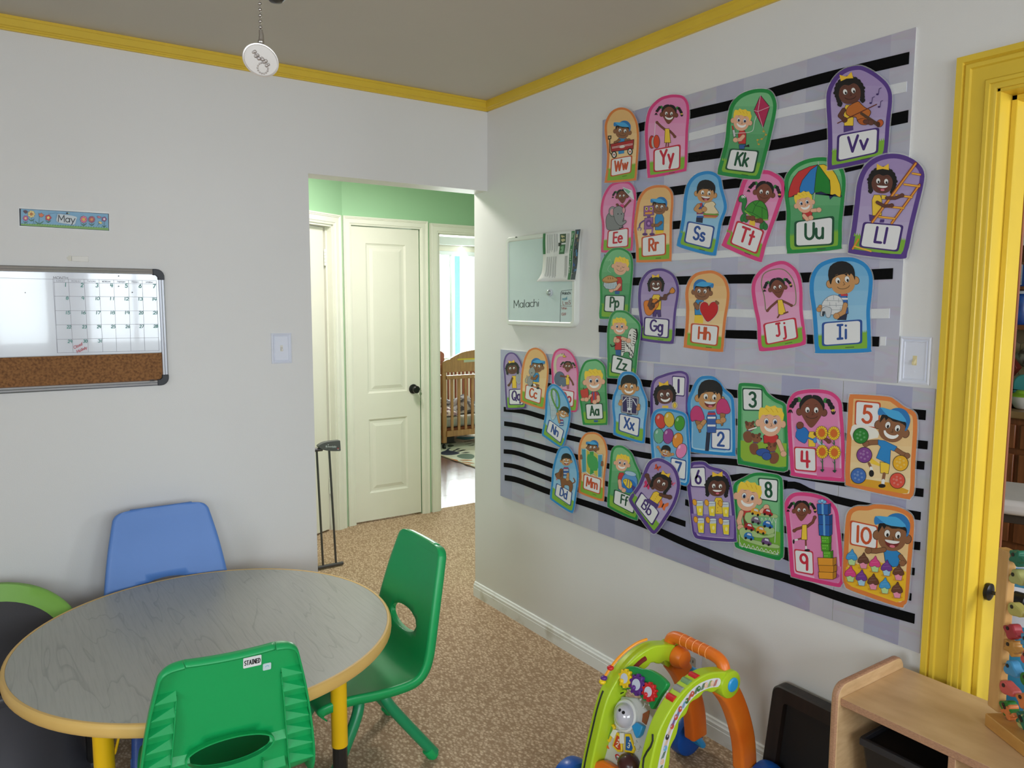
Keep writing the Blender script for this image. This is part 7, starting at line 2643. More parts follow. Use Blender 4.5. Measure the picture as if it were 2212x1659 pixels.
def i_S(a):
    a.p([(1095, 485), (1165, 490), (1160, 545), (1090, 535)], NAVY_P)
    torso(a, 1135, 340, 75, 150, (52, 96, 176))
    stripes(a, 1135, 440, 80, 50, 3)
    head(a, 'asian', 1195, 225, 90, 6, 'open')
    a.p([(1120, 340), (1160, 330), (1150, 380)], RED_S)
    a.p([(1180, 345), (1230, 325), (1270, 318), (1300, 350), (1285, 370), (1320, 420), (1325, 445), (1250, 450), (1180, 440)], (236, 218, 180), 2, 5, (150, 120, 80))
    a.s_([(1175, 452), (1325, 458)], 18, (110, 160, 60)).s_([(1178, 468), (1315, 474)], 16, (206, 90, 70)).s_([(1180, 484), (1300, 488)], 15, (206, 160, 100))
    arm(a, 'asian', [(1120, 360), (1090, 400), (1130, 425), (1180, 400)], 36)


def i_T(a):
    a.p([(1660, 510), (1720, 500), (1710, 580), (1650, 560)], YEL_S)
    head(a, 'pig', 1812, 218, 88, 10)
    for x, y in ((1590, 490), (1795, 570)):
        a.e(x, y, 26, 44, (44, 130, 62), rot=20, o=4, oc=(20, 70, 36)).e(x + 30, y + 14, 22, 34, (44, 130, 62), o=4, oc=(20, 70, 36))
    a.p([(1600, 450), (1575, 400), (1580, 330), (1548, 320), (1545, 280), (1580, 250), (1620, 275), (1628, 330), (1610, 390), (1640, 440)], (44, 134, 66), 3, 5, (20, 70, 36))
    a.e(1582, 270, 12, 15, WHT, n=8).e(1604, 268, 12, 15, WHT, n=8).e(1580, 272, 5, 7, BLK, n=6).e(1603, 270, 5, 7, BLK, n=6)
    a.p([(1615, 420), (1650, 350), (1720, 310), (1790, 320), (1840, 390), (1850, 500), (1790, 505), (1690, 470)], (64, 150, 50), 3, 6, (24, 84, 36))
    for pts in ([(1690, 320), (1720, 360), (1690, 440), (1630, 420)], [(1720, 360), (1790, 380), (1840, 410)], [(1790, 380), (1790, 500)], [(1690, 440), (1790, 500)], [(1720, 360), (1760, 315)]):
        a.s_(pts, 6, (30, 96, 40))
    a.s_([(1612, 420), (1680, 475), (1790, 512), (1850, 510)], 14, (150, 190, 70), 3)
    arm(a, 'pig', [(1640, 490), (1690, 495)], 36)
    arm(a, 'pig', [(1735, 520), (1775, 522)], 36)


def i_P(a):
    a.p([(243, 490), (295, 490), (293, 532), (243, 530)], JEAN)
    torso(a, 285, 345, 75, 150, RED_S)
    head(a, 'blond', 308, 225, 74, 12, 'line', 1, (0, .1), True)
    arm(a, 'blond', [(295, 430), (260, 470), (205, 488)], 32)
    a.p([(125, 400), (265, 395), (245, 470), (145, 470)], (196, 212, 222), 2, 4)
    for x in range(140, 260, 18):
        a.s_([(x, 415), (x + 4, 465)], 4, (150, 166, 176))
    a.p([(108, 380), (140, 345), (190, 328), (240, 345), (280, 378), (240, 400), (150, 408)], (206, 156, 96), 3, 5, (130, 84, 44))
    a.s_([(120, 385), (190, 402), (270, 382)], 8, (176, 120, 66), 3)
    for x in (170, 195, 220):
        a.s_([(x, 350), (x + 4, 366)], 6, (110, 64, 34))
    a.s_([(205, 300), (170, 270), (180, 230), (205, 200), (195, 150), (178, 170)], 5, (170, 214, 184), 4)


def i_G(a):
    a.p([(660, 700), (740, 690), (745, 775), (715, 780), (700, 730), (690, 775), (655, 775)], PUR_P, 0, 4)
    torso(a, 695, 535, 105, 165, YEL_S)
    head(a, 'curly', 690, 420, 66, 0, 'big')
    a.p([(560, 640), (580, 600), (640, 600), (690, 580), (720, 610), (715, 660), (680, 700), (630, 760), (580, 740)], (230, 132, 44), 3, 5, (140, 70, 24))
    a.e(655, 655, 28, 34, (70, 44, 36)).s_([(650, 655), (850, 512)], 20, (96, 60, 44)).p([(840, 500), (870, 455), (900, 490), (885, 520), (850, 520)], (220, 140, 50), 2, 4)
    arm(a, 'curly', [(640, 590), (620, 650), (640, 680)], 30)
    arm(a, 'curly', [(745, 575), (795, 580), (795, 550)], 28)


def i_Z(a):
    a.p([(250, 1130), (308, 1130), (305, 1200), (252, 1190)], JEAN)
    torso(a, 285, 985, 90, 150, RED_S)
    head(a, 'blond', 293, 878, 70, 0, 'big')
    arm(a, 'blond', [(250, 1010), (245, 1040), (275, 1035)], 30)
    Z = (232, 232, 226)
    a.p([(320, 1030), (380, 1020), (440, 1060), (460, 1100), (440, 1215), (405, 1215), (395, 1160), (345, 1165), (335, 1195), (312, 1195), (318, 1100)], Z, 3, 4)
    a.p([(385, 1010), (400, 930), (430, 900), (470, 920), (485, 980), (465, 1070), (430, 1090), (410, 1040)], Z, 3, 4)
    for q in range(6):
        a.s_([(322, 1045 + q * 22), (352, 1050 + q * 20)], 9, BLK)
        a.s_([(450 - q * 2, 935 + q * 26), (478 - q * 4, 950 + q * 24)], 8, BLK)
    for x, y in ((365, 1060), (385, 1085), (410, 1110), (430, 1140), (400, 1160), (425, 1180)):
        a.s_([(x, y), (x + 14, y + 38)], 8, BLK)
    a.e(412, 975, 8, 11, BLK, n=8)
    a.s_([(478, 910), (488, 960), (480, 1020)], 14, BLK, 3)
    arm(a, 'blond', [(330, 1010), (395, 1035)], 34)
    a.s_([(255, 1080), (215, 1100), (200, 1075)], 9, BLK, 3)


def i_H(a):
    a.p([(1110, 755), (1205, 755), (1200, 848), (1105, 840)], YEL_S)
    torso(a, 1165, 590, 115, 165, BLU_T)
    head(a, 'cap', 1192, 495, 86, 4, 'line', -1)
    arm(a, 'cap', [(1120, 640), (1140, 680), (1185, 640)], 38)
    hr = [(1265, 660), (1290, 625), (1330, 615), (1362, 650), (1362, 710), (1330, 770), (1255, 830), (1205, 770), (1172, 700), (1180, 640), (1215, 615), (1250, 630)]
    a.p([(1265 + (x - 1265) * 1.06, 720 + (y - 720) * 1.06) for x, y in hr], (226, 226, 226), 3)
    a.p(hr, (204, 26, 34), 3, 4, (120, 16, 24))
    arm(a, 'cap', [(1345, 612), (1360, 628)], 22)


def i_J(a):
    a.s_([(1654, 669), (1651, 640), (1645, 615), (1650, 592), (1672, 582), (1694, 583), (1712, 602), (1719, 630), (1719, 655), (1712, 661)], 1.8, (128, 140, 90), 4)
    arm(a, 'pig', [(1680, 650), (1665, 663), (1658, 671)], 4)
    arm(a, 'pig', [(1690, 650), (1703, 656), (1710, 660)], 4)
    a.p([(1680, 648), (1690, 647), (1698, 676), (1690, 680), (1682, 680)], YEL_S, 0, .8)
    a.s_([(1684, 680), (1680, 686)], 3.4, SK['pig']).s_([(1694, 677), (1702, 674)], 3.4, SK['pig'])
    head(a, 'pig', 1680, 620, 15.5, -10)


def i_Q(a):
    a.p([(235, 470), (290, 465), (302, 640), (240, 640)], YEL_S, 0, 4)
    arm(a, 'curly', [(240, 500), (220, 560), (190, 600)], 22)
    a.e(330, 500, 38, 82, (186, 188, 192), o=4, oc=(110, 112, 116)).e(330, 500, 28, 66, (170, 172, 178))
    head(a, 'curly', 240, 360, 70, -4)


def i_C(a):
    torso(a, 575, 425, 85, 130, BLU_T)
    a.p([(510, 545), (590, 560), (600, 580), (520, 575)], YEL_S)
    a.s_([(540, 590), (600, 605)], 40, SK['cap']).e(600, 640, 24, 14, BLK).s_([(545, 590), (560, 605)], 26, WHT).e(512, 600, 18, 20, BLK)
    head(a, 'cap', 588, 330, 76, 6, 'line', -1)
    G = (158, 162, 162)
    a.s_([(470, 560), (430, 560), (425, 520), (450, 480), (445, 465)], 12, G, 4)
    a.e(490, 540, 38, 70, G, o=4, oc=(100, 104, 106)).e(520, 410, 42, 58, G, o=4, oc=(100, 104, 106)).p([(510, 360), (530, 332), (545, 365)], G).e(516, 425, 6, 9, BLK, n=8)
    arm(a, 'cap', [(590, 470), (560, 510), (520, 500)], 28)


def i_O(a):
    a.s_([(850, 420), (840, 300), (870, 200), (940, 170)], 34, (214, 206, 178), 4)
    a.e(945, 175, 30, 22, (220, 206, 170)).p([(960, 175), (1000, 200), (950, 208)], (232, 190, 70), 2, 3).e(938, 160, 6, 8, BLK, n=8).e(968, 162, 6, 8, BLK, n=8)
    a.e(905, 510, 72, 100, (96, 112, 136), o=5, oc=(56, 66, 84)).e(960, 560, 60, 60, (104, 120, 144), n=14)
    a.s_([(930, 600), (940, 640)], 12, (220, 190, 160))
    torso(a, 1018, 455, 50, 140, YEL_S)
    arm(a, 'pig', [(1000, 480), (925, 470)], 18)
    arm(a, 'pig', [(1040, 490), (1080, 550), (1095, 590)], 18)
    a.s_([(1010, 590), (1015, 650)], 9, SK['pig']).s_([(1030, 590), (1030, 650)], 9, SK['pig'])
    head(a, 'pig', 1022, 330, 54, 4)


def i_N(a):
    a.p([(745, 720), (790, 660), (850, 700), (850, 900), (860, 1000), (820, 1085), (785, 1060), (770, 900)], (196, 216, 226), 3, 4, (90, 120, 130))
    for q in range(5):
        a.s_([(760 + q * 8, 740 + q * 70), (850, 760 + q * 66)], 3, (150, 170, 180))
        a.s_([(765 + q * 20, 690), (785 + q * 14, 1050)], 3, (150, 170, 180))
    for w_, c in ((22, (56, 110, 50)), (12, (110, 180, 80))):
        a.s_([(800, 660), (790, 720), (815, 820), (865, 915), (895, 900), (898, 800), (870, 700), (825, 655), (800, 660)], w_, c, 4)
    a.s_([(875, 920), (880, 1000), (890, 1060)], 14, (70, 140, 64))
    torso(a, 930, 1080, 60, 90, (52, 96, 176))
    stripes(a, 930, 1085, 60, 80, 4)
    head(a, 'asian', 965, 985, 60, 26, 'big', 1)
    arm(a, 'asian', [(905, 1120), (890, 1060), (880, 1000)], 26)


def i_A(a):
    a.p([(1385, 1090), (1445, 1090), (1440, 1120), (1388, 1120)], JEAN)
    torso(a, 1400, 690, 130, 160, RED_S)
    a.s_([(1385, 690), (1385, 800)], 16, (60, 90, 150)).s_([(1335, 750), (1360, 700)], 12, (60, 90, 150)).s_([(1450, 750), (1425, 700)], 12, (60, 90, 150))
    head(a, 'blond', 1385, 530, 118, -3, 'big')
    arm(a, 'blond', [(1345, 740), (1310, 780)], 30)
    a.p([(1200, 700), (1215, 650), (1255, 655), (1295, 640), (1310, 690), (1310, 770), (1275, 810), (1235, 800)], (206, 64, 58), 3, 5, (130, 36, 34)).s_([(1250, 660), (1240, 635)], 8, (96, 60, 40)).e(1215, 650, 22, 13, (90, 160, 70), rot=35, n=10)
    arm(a, 'blond', [(1225, 800), (1285, 800)], 40)
    arm(a, 'blond', [(1450, 760), (1455, 810), (1400, 835)], 40)


def i_X(a):
    a.p([(1850, 1000), (1925, 1000), (1920, 1020), (1850, 1010)], NAVY_P)
    head(a, 'asian', 1878, 615, 108, 4, 'big')
    a.p(rq([(1770, 725), (2020, 765), (2005, 1020), (1770, 985)], .08), (160, 158, 166), 0, 5)
    a.p(rq([(1795, 755), (1995, 788), (1982, 1000), (1792, 965)], .06), (52, 42, 96))
    B = (226, 230, 236)
    a.s_([(1892, 775), (1890, 950)], 12, B)
    for q in range(5):
        a.s_(arc(1890, 800 + q * 26, 42 - q * 2, 16, 200, 340, 6), 7, B).s_(arc(1890, 800 + q * 26, 42 - q * 2, 16, 160, 20, 6), 6, B)
    a.s_([(1845, 775), (1790, 835)], 12, B).s_([(1940, 800), (1985, 880)], 12, B).e(1888, 930, 34, 22, B).s_([(1865, 940), (1862, 980)], 11, B).s_([(1912, 945), (1912, 990)], 11, B)
    arm(a, 'asian', [(1768, 820), (1760, 860)], 36)
    arm(a, 'asian', [(2020, 880), (2012, 930)], 36)


def i_D(a):
    torso(a, 825, 480, 70, 100, (60, 110, 180))
    stripes(a, 825, 488, 62, 84, 4)
    head(a, 'asian', 828, 400, 54, 3, 'open')
    D = (140, 90, 56)
    a.s_([(900, 670), (930, 650), (915, 610)], 13, D, 3)
    a.p([(760, 600), (800, 610), (880, 640), (905, 700), (890, 765), (865, 760), (860, 700), (810, 690), (800, 720), (775, 715), (765, 650)], D, 3, 4, (84, 50, 30))
    a.p([(700, 560), (740, 540), (760, 500), (790, 510), (790, 600), (760, 620), (720, 610)], D, 3, 4, (84, 50, 30)).e(770, 555, 16, 46, (104, 64, 40), rot=8).e(705, 562, 9, 8, (60, 36, 30), n=8).e(718, 620, 6, 16, (220, 110, 120), n=8)
    arm(a, 'asian', [(850, 560), (845, 620)], 26)


def i_M(a):
    head(a, 'cap', 1135, 250, 58, 4)
    a.p([(1005, 265), (1060, 262), (1100, 295), (1150, 290), (1200, 330), (1255, 330), (1250, 420), (1245, 602), (1195, 605), (1150, 560), (1100, 580), (1060, 545), (1008, 545)], (244, 244, 240), 0, 3)
    a.p([(1010, 270), (1057, 270), (1062, 535), (1015, 540)], (70, 160, 176)).p([(1062, 270), (1100, 300), (1105, 570), (1064, 535)], (206, 190, 70)).p([(1102, 300), (1150, 296), (1150, 552), (1106, 570)], (60, 160, 80)).p([(1152, 298), (1198, 335), (1196, 596), (1152, 556)], (206, 196, 80)).p([(1200, 338), (1248, 338), (1240, 594), (1200, 596)], (70, 160, 190))
    a.p([(1080, 330), (1190, 380), (1190, 520), (1090, 480)], (70, 170, 90), 3)
    arm(a, 'cap', [(1003, 345), (1005, 375)], 20)
    arm(a, 'cap', [(1248, 420), (1246, 455)], 20)


def i_F(a):
    torso(a, 1470, 545, 80, 190, RED_S)
    a.p([(1440, 720), (1500, 730), (1500, 765), (1430, 745)], JEAN)
    head(a, 'blond', 1480, 430, 74, 12, 'big')
    a.e(1565, 660, 92, 118, (96, 160, 220), o=5, oc=(40, 80, 140)).e(1560, 700, 82, 78, (40, 120, 200)).e(1578, 556, 66, 24, (176, 208, 232), rot=14, o=4, oc=(60, 110, 170))
    a.p([(1490, 640), (1530, 615), (1580, 640), (1600, 690), (1570, 730), (1530, 710)], (246, 216, 60), 3, 4).p([(1590, 690), (1640, 720), (1610, 770)], (70, 60, 140), 2).s_([(1545, 625), (1535, 700)], 8, (60, 60, 140)).s_([(1570, 635), (1565, 720)], 8, (60, 60, 140)).e(1515, 640, 6, 7, BLK, n=8)
    arm(a, 'blond', [(1450, 640), (1460, 720), (1500, 750)], 34)


def i_B(a):
    for x, y, s, c in ((1890, 485, 40, (214, 84, 56)), (1775, 690, 52, (216, 50, 110)), (2068, 672, 30, (232, 110, 150)), (1955, 925, 62, (240, 120, 60))):
        a.push(x, y, s, 25)
        a.p([(0, 0), (-.7, -.9), (-.95, -.3), (-.6, .1), (-.7, .8), (-.2, .6)], c, 2, .06).p([(0, 0), (.7, -.9), (.95, -.3), (.6, .1), (.7, .8), (.2, .6)], c, 2, .06).e(0, .05, .12, .5, INKD, n=8)
        a.pop()
    a.push(1880, 830, 1, 33)
    torso(a, 0, -60, 120, 130, YEL_S)
    a.p([(-60, 60), (70, 60), (80, 110), (-110, 110)], PUR_P)
    for k in range(4):
        a.e(0, -30 + k * 26, 4, 4, (150, 90, 40), n=6)
    a.pop()
    arm(a, 'curly', [(1840, 720), (1795, 640), (1770, 580)], 36)
    arm(a, 'curly', [(1930, 800), (1990, 820), (2035, 830)], 36)
    head(a, 'curly', 1940, 660, 86, 28)


def i_1(a):
    a.p([(250, 530), (330, 530), (330, 575), (250, 575)], YEL_S)
    head(a, 'curly', 285, 380, 108, -4, 'big')
    a.e(418, 525, 40, 48, (214, 200, 160)).p([(418, 485), (440, 530), (418, 562), (396, 530)], (246, 206, 60), 2, 3)


def i_7(a):
    for x, y, c, r in ((225, 735, (214, 70, 60), -14), (342, 715, (226, 190, 60), -6), (480, 765, (70, 160, 50), 6), (205, 930, (110, 180, 150), 0), (330, 935, (156, 70, 150), 8), (455, 990, (236, 150, 50), 10), (505, 1130, (236, 140, 190), 20)):
        a.e(x, y, 66, 98, c, rot=r, o=6).e(x - 26, y - 50, 14, 26, tuple(min(255, int(q * .5 + 128)) for q in c), rot=20, n=10).p([(x - 12, y + 104), (x + 12, y + 104), (x, y + 92)], c)
    arm(a, 'asian', [(235, 1140), (195, 1080)], 26)
    arm(a, 'asian', [(330, 1195), (390, 1175)], 26)
    a.p([(240, 1180), (290, 1200), (270, 1260), (235, 1240)], (80, 120, 190))
    head(a, 'asian', 295, 1140, 58, 14, 'open')


def i_2(a):
    a.p([(840, 880), (890, 890), (865, 1130), (820, 1125)], NAVY_P, 0, 5)
    torso(a, 905, 610, 130, 280, (60, 100, 176))
    stripes(a, 905, 625, 118, 260, 5)
    head(a, 'asian', 885, 410, 150, 4, 'open')
    for x, y in ((715, 640), (1060, 545)):
        a.p([(x - 30, y + 90), (x + 45, y + 80), (x + 50, y + 240), (x + 30, y + 250)] if x < 900 else [(x - 45, y + 80), (x + 35, y + 90), (x - 5, y + 250), (x - 25, y + 255)], (170, 120, 70), 0, 5)
        a.p([(x - 85, y + 70), (x - 85, y - 30), (x - 30, y - 105), (x + 40, y - 90), (x + 80, y - 10), (x + 95, y + 60), (x + 50, y + 95), (x - 20, y + 80), (x - 60, y + 100)], (206, 62, 124), 3, 6, (130, 30, 74))
    arm(a, 'asian', [(810, 740), (770, 790), (750, 810)], 50)
    arm(a, 'asian', [(990, 740), (1040, 740), (1060, 720)], 50)


def i_3(a):
    a.p([(1290, 990), (1500, 1010), (1900, 1030), (1895, 1340), (1780, 1345), (1330, 1260), (1290, 1210)], (150, 190, 60))
    D = (134, 82, 56)
    torso(a, 1690, 900, 200, 130, RED_S)
    arm(a, 'blond', [(1790, 1000), (1830, 1090), (1860, 1170)], 52)
    head(a, 'blond', 1690, 735, 152, 3, 'big')
    for x, y, fl in ((1385, 900, 1), (1470, 1060, 1), (1740, 1180, -1)):
        a.push(x, y, 100, 0, fl)
        a.p([(-.5, .8), (-.6, .1), (-.2, -.3), (.4, -.2), (.6, .5), (.5, 1.1), (-.1, 1.2)], D, 3, .05, (80, 44, 30))
        a.p([(-.3, -1.2), (.0, -1.5), (.5, -1.5), (.95, -1.0), (1.0, -.7), (.6, -.4), (.1, -.4), (-.2, -.7)], (148, 92, 62), 3, .05, (80, 44, 30))
        a.e(-.1, -1.35, .22, .36, (110, 64, 44), rot=-30).e(.7, -1.42, .2, .3, (110, 64, 44), rot=30).e(.98, -.92, .12, .1, BLK).e(.45, -1.05, .07, .1, BLK, n=8).s_([(-.1, -.42), (.5, -.35)], .12, (90, 60, 120))
        a.pop()
    a.e(1590, 1150, 90, 50, (52, 90, 170), o=5).e(1640, 1200, 60, 50, (52, 90, 170), o=5)
    a.s_([(1405, 850), (1500, 820)], 18, (240, 236, 226))


def i_4(a):
    a.p([(520, 1150), (850, 1180), (855, 1300), (520, 1285)], (226, 112, 170))
    torso(a, 455, 690, 100, 200, YEL_S)
    arm(a, 'pig', [(500, 720), (600, 760), (680, 820)], 40)
    head(a, 'pig', 455, 400, 152, 2)
    a.p([(270, 650), (330, 620), (415, 690), (380, 830), (330, 835), (240, 760)], (40, 120, 200), 2, 6, (20, 70, 140)).s_([(380, 760), (500, 810)], 22, (40, 120, 200)).e(500, 805, 24, 34, (80, 150, 220), o=4, oc=(20, 70, 140)).s_([(265, 680), (250, 620), (300, 590), (330, 620)], 12, (40, 120, 200), 3)
    arm(a, 'pig', [(290, 620), (300, 605)], 60)
    a.p([(520, 780), (640, 870), (600, 900), (530, 840)], (190, 206, 226))
    for x, y in ((588, 705), (752, 712), (600, 955), (765, 965)):
        a.s_([(x, y + 90), (x + 4, y + 150 if y < 800 else y + 265)], 14, (50, 110, 70))
        a.p([(x, y + 140), (x - 34, y + 100), (x - 6, y + 150), (x + 34, y + 100)], (56, 120, 80), 2)
        for q in range(16):
            an_ = 2 * pi * q / 16
            a.e(x + 62 * cos(an_), y + 72 * sin(an_), 16, 20, (246, 204, 50), rot=math.degrees(an_) - 90, n=8, o=3)
        a.e(x, y, 46, 54, (220, 110, 40))
        if y > 800:
            a.p([(x, y + 268), (x - 26, y + 235), (x + 30, y + 235)], (40, 70, 60), 2)


def i_5(a):
    a.p([(960, 1320), (1200, 1325), (1500, 1370), (1740, 1470), (1720, 1510), (1640, 1510), (970, 1380)], (226, 166, 44))
    a.p([(985, 620), (1080, 600), (1300, 650), (1330, 770), (990, 800)], (244, 240, 230), 2)
    a.p([(1230, 1030), (1370, 1130), (1350, 1150), (1230, 1110)], YEL_S)
    a.s_([(1210, 1110), (1245, 1180)], 34, SK['cap']).s_([(1240, 1170), (1248, 1190)], 36, WHT).e(1245, 1245, 34, 46, BLK)
    a.p([(1360, 1090), (1490, 1110), (1470, 1250), (1365, 1240)], YEL_S, 0, 6)
    a.s_([(1415, 1250), (1400, 1340)], 42, SK['cap']).s_([(1402, 1340), (1398, 1375)], 44, WHT).e(1385, 1410, 48, 26, BLK)
    arm(a, 'cap', [(1340, 830), (1240, 835), (1170, 850)], 56)
    arm(a, 'cap', [(1560, 920), (1650, 980), (1720, 1010)], 50)
    a.p([(1335, 800), (1420, 810), (1500, 850), (1585, 890), (1545, 950), (1500, 930), (1490, 1125), (1310, 1040), (1370, 890), (1335, 860)], (44, 138, 206), 0, 6, (24, 84, 140))
    head(a, 'cap', 1530, 620, 178, 18, 'big')
    for x, y, c in ((1106, 745, (44, 136, 50)), (1153, 1000, (134, 70, 150)), (1635, 1108, (240, 180, 40)), (1076, 1275, (66, 110, 186)), (1594, 1340, (226, 84, 66))):
        a.e(x, y, 98, 100, c, n=24, o=7)
        l_ = tuple(min(255, int(q * .7 + 70)) for q in c)
        for q in range(6):
            an_ = 2 * pi * q / 6 + .4
            a.e(x + 52 * cos(an_), y + 52 * sin(an_), 17, 15, l_, n=6)
        a.e(x - 10, y - 10, 20, 20, l_, n=6)


def i_6(a):
    a.p([(130, 715), (640, 740), (640, 1010), (250, 985), (165, 930)], (150, 124, 190))
    torso(a, 455, 525, 110, 195, YEL_S)
    for k in range(4):
        a.e(445, 555 + k * 45, 5, 5, (150, 90, 40), n=6)
    head(a, 'curly', 440, 385, 106, 3, 'open')
    for x, y in ((235, 575), (380, 580), (545, 590), (250, 780), (395, 785), (550, 800)):
        a.p([(x - 48, y), (x + 42, y - 4), (x + 36, y + 172), (x - 30, y + 165)], (206, 216, 226), 0, 6, (60, 80, 130))
        a.p([(x - 42, y + 50), (x + 38, y + 46), (x + 32, y + 164), (x - 28, y + 158)], (246, 222, 60)).e(x - 3, y, 44, 12, (220, 230, 238), o=4, oc=(60, 80, 130))
        a.e(x + 4, y + 100, 16, 26, (252, 240, 160), n=8)
        a.e(x - 62, y + 5, 22, 36, (240, 176, 50), rot=-14, o=5, oc=(160, 90, 30))


def i_8(a):
    a.p([(680, 820), (1195, 940), (1190, 1200), (1120, 1210), (730, 1110), (680, 1050)], (120, 180, 60))
    torso(a, 790, 640, 130, 110, RED_S)
    a.p([(745, 740), (800, 740), (790, 870), (760, 860)], (120, 60, 40))
    head(a, 'blond', 810, 510, 132, 14, 'big')
    arm(a, 'blond', [(730, 700), (700, 800), (720, 880)], 50)
    L_ = (176, 206, 140)
    a.p([(775, 730), (830, 700), (1130, 720), (1150, 770), (1000, 750), (880, 760), (860, 850), (1100, 880), (1120, 940), (1050, 970), (880, 880), (780, 800)], L_, 3, 4, (110, 150, 90))
    a.p([(705, 920), (760, 880), (880, 920), (1000, 980), (1120, 950), (1100, 1000), (900, 1000), (800, 960), (790, 1000), (960, 1050), (1165, 1090), (1170, 1130), (1000, 1110), (760, 1030)], L_, 3, 4, (110, 150, 90))
    for k in range(9):
        x = 715 + k * 52
        a.s_([(x, 1060 + k * 13), (x + 24, 1118 + k * 10), (x + 48, 1072 + k * 13)], 6, (226, 236, 226))
    a.s_([(705, 970), (712, 1100), (1165, 1205), (1165, 1150)], 6, (226, 236, 226)).s_([(1145, 780), (1140, 900), (1130, 1060)], 7, (226, 236, 226))
    for k in range(4):
        a.s_([(960 + k * 46, 830), (975 + k * 46, 765), (1005 + k * 46, 830)], 5, (226, 236, 226))
    arm(a, 'blond', [(970, 690), (1030, 640)], 46)
    for x, y, c in ((905, 695, (232, 170, 50)), (1050, 700, (176, 34, 40)), (910, 795, (116, 100, 124)), (1050, 845, (40, 110, 190)), (830, 875, (176, 34, 44)), (970, 915, (232, 160, 50)), (825, 985, (40, 120, 190)), (1035, 1050, (110, 76, 130))):
        a.push(x, y, 60, 14)
        a.p([(-1, .3), (-.95, -.3), (-.5, -.7), (.3, -.7), (.6, -.15), (1, .0), (1, .45), (.6, .55), (-.7, .5)], c, 2, .08)
        a.p([(-.5, -.2), (-.4, -.55), (.2, -.55), (.42, -.15)], (216, 224, 232)).e(-.55, .5, .25, .27, BLK, n=10).e(.55, .5, .25, .27, BLK, n=10)
        a.pop()


def i_9(a):
    a.p([(1600, 1298), (1620, 1300), (1920, 1350), (1900, 1540), (1850, 1545), (1600, 1488)], (226, 130, 184))
    a.e(1770, 1460, 130, 44, (190, 90, 160))
    arm(a, 'pig', [(1460, 880), (1390, 900), (1360, 920)], 28)
    arm(a, 'pig', [(1515, 870), (1580, 820), (1605, 760)], 28)
    a.s_([(1450, 1010), (1380, 1030)], 20, SK['pig']).s_([(1395, 1028), (1375, 1030)], 22, WHT).e(1353, 1050, 12, 28, BLK, n=10)
    a.s_([(1497, 1030), (1500, 1110)], 20, SK['pig']).s_([(1500, 1110), (1503, 1140)], 20, WHT).e(1515, 1153, 34, 14, BLK)
    a.p([(1455, 850), (1510, 845), (1515, 1030), (1445, 1025)], YEL_S, 0, 5)
    head(a, 'pig', 1450, 670, 86, 2)
    for x, y, w_, h, c in ((1715, 660, 165, 125, (36, 100, 180)), (1733, 790, 170, 120, (32, 92, 170)), (1735, 910, 165, 130, (36, 100, 180)), (1745, 1025, 125, 90, (90, 176, 44)), (1745, 1115, 120, 90, (84, 168, 40)), (1768, 1205, 120, 95, (90, 176, 44)), (1757, 1285, 225, 90, (236, 160, 50)), (1765, 1370, 220, 80, (226, 150, 44)), (1762, 1450, 215, 80, (236, 160, 50))):
        a.p([(x - w_ / 2, y - h / 2), (x + w_ * .32, y - h / 2 + 6), (x + w_ * .32, y + h / 2 + 10), (x - w_ / 2 + 8, y + h / 2)], c, 0, 5)
        d_ = tuple(int(q * .78) for q in c)
        a.p([(x + w_ * .32, y - h / 2 + 6), (x + w_ / 2, y - h / 2 - 6), (x + w_ / 2, y + h / 2 - 14), (x + w_ * .32, y + h / 2 + 10)], d_, 0, 4)
        if c[2] > 150:
            a.p([(x - w_ * .16, y - h / 2), (x - w_ * .02, y - h / 2), (x, y + h / 2 + 3), (x - w_ * .14, y + h / 2)], (110, 176, 226))
        elif c[1] > 165:
            for q in range(5):
                a.e(x - w_ * .3 + (q % 3) * w_ * .2, y - h * .2 + (q // 3) * h * .35, 7, 7, (170, 216, 110), n=6)
    a.e(1675, 570, 24, 18, (120, 190, 236), o=4, oc=(40, 90, 160)).e(1725, 575, 24, 18, (120, 190, 236), o=4, oc=(40, 90, 160)).e(1700, 560, 18, 16, (150, 206, 240), o=4, oc=(40, 90, 160))


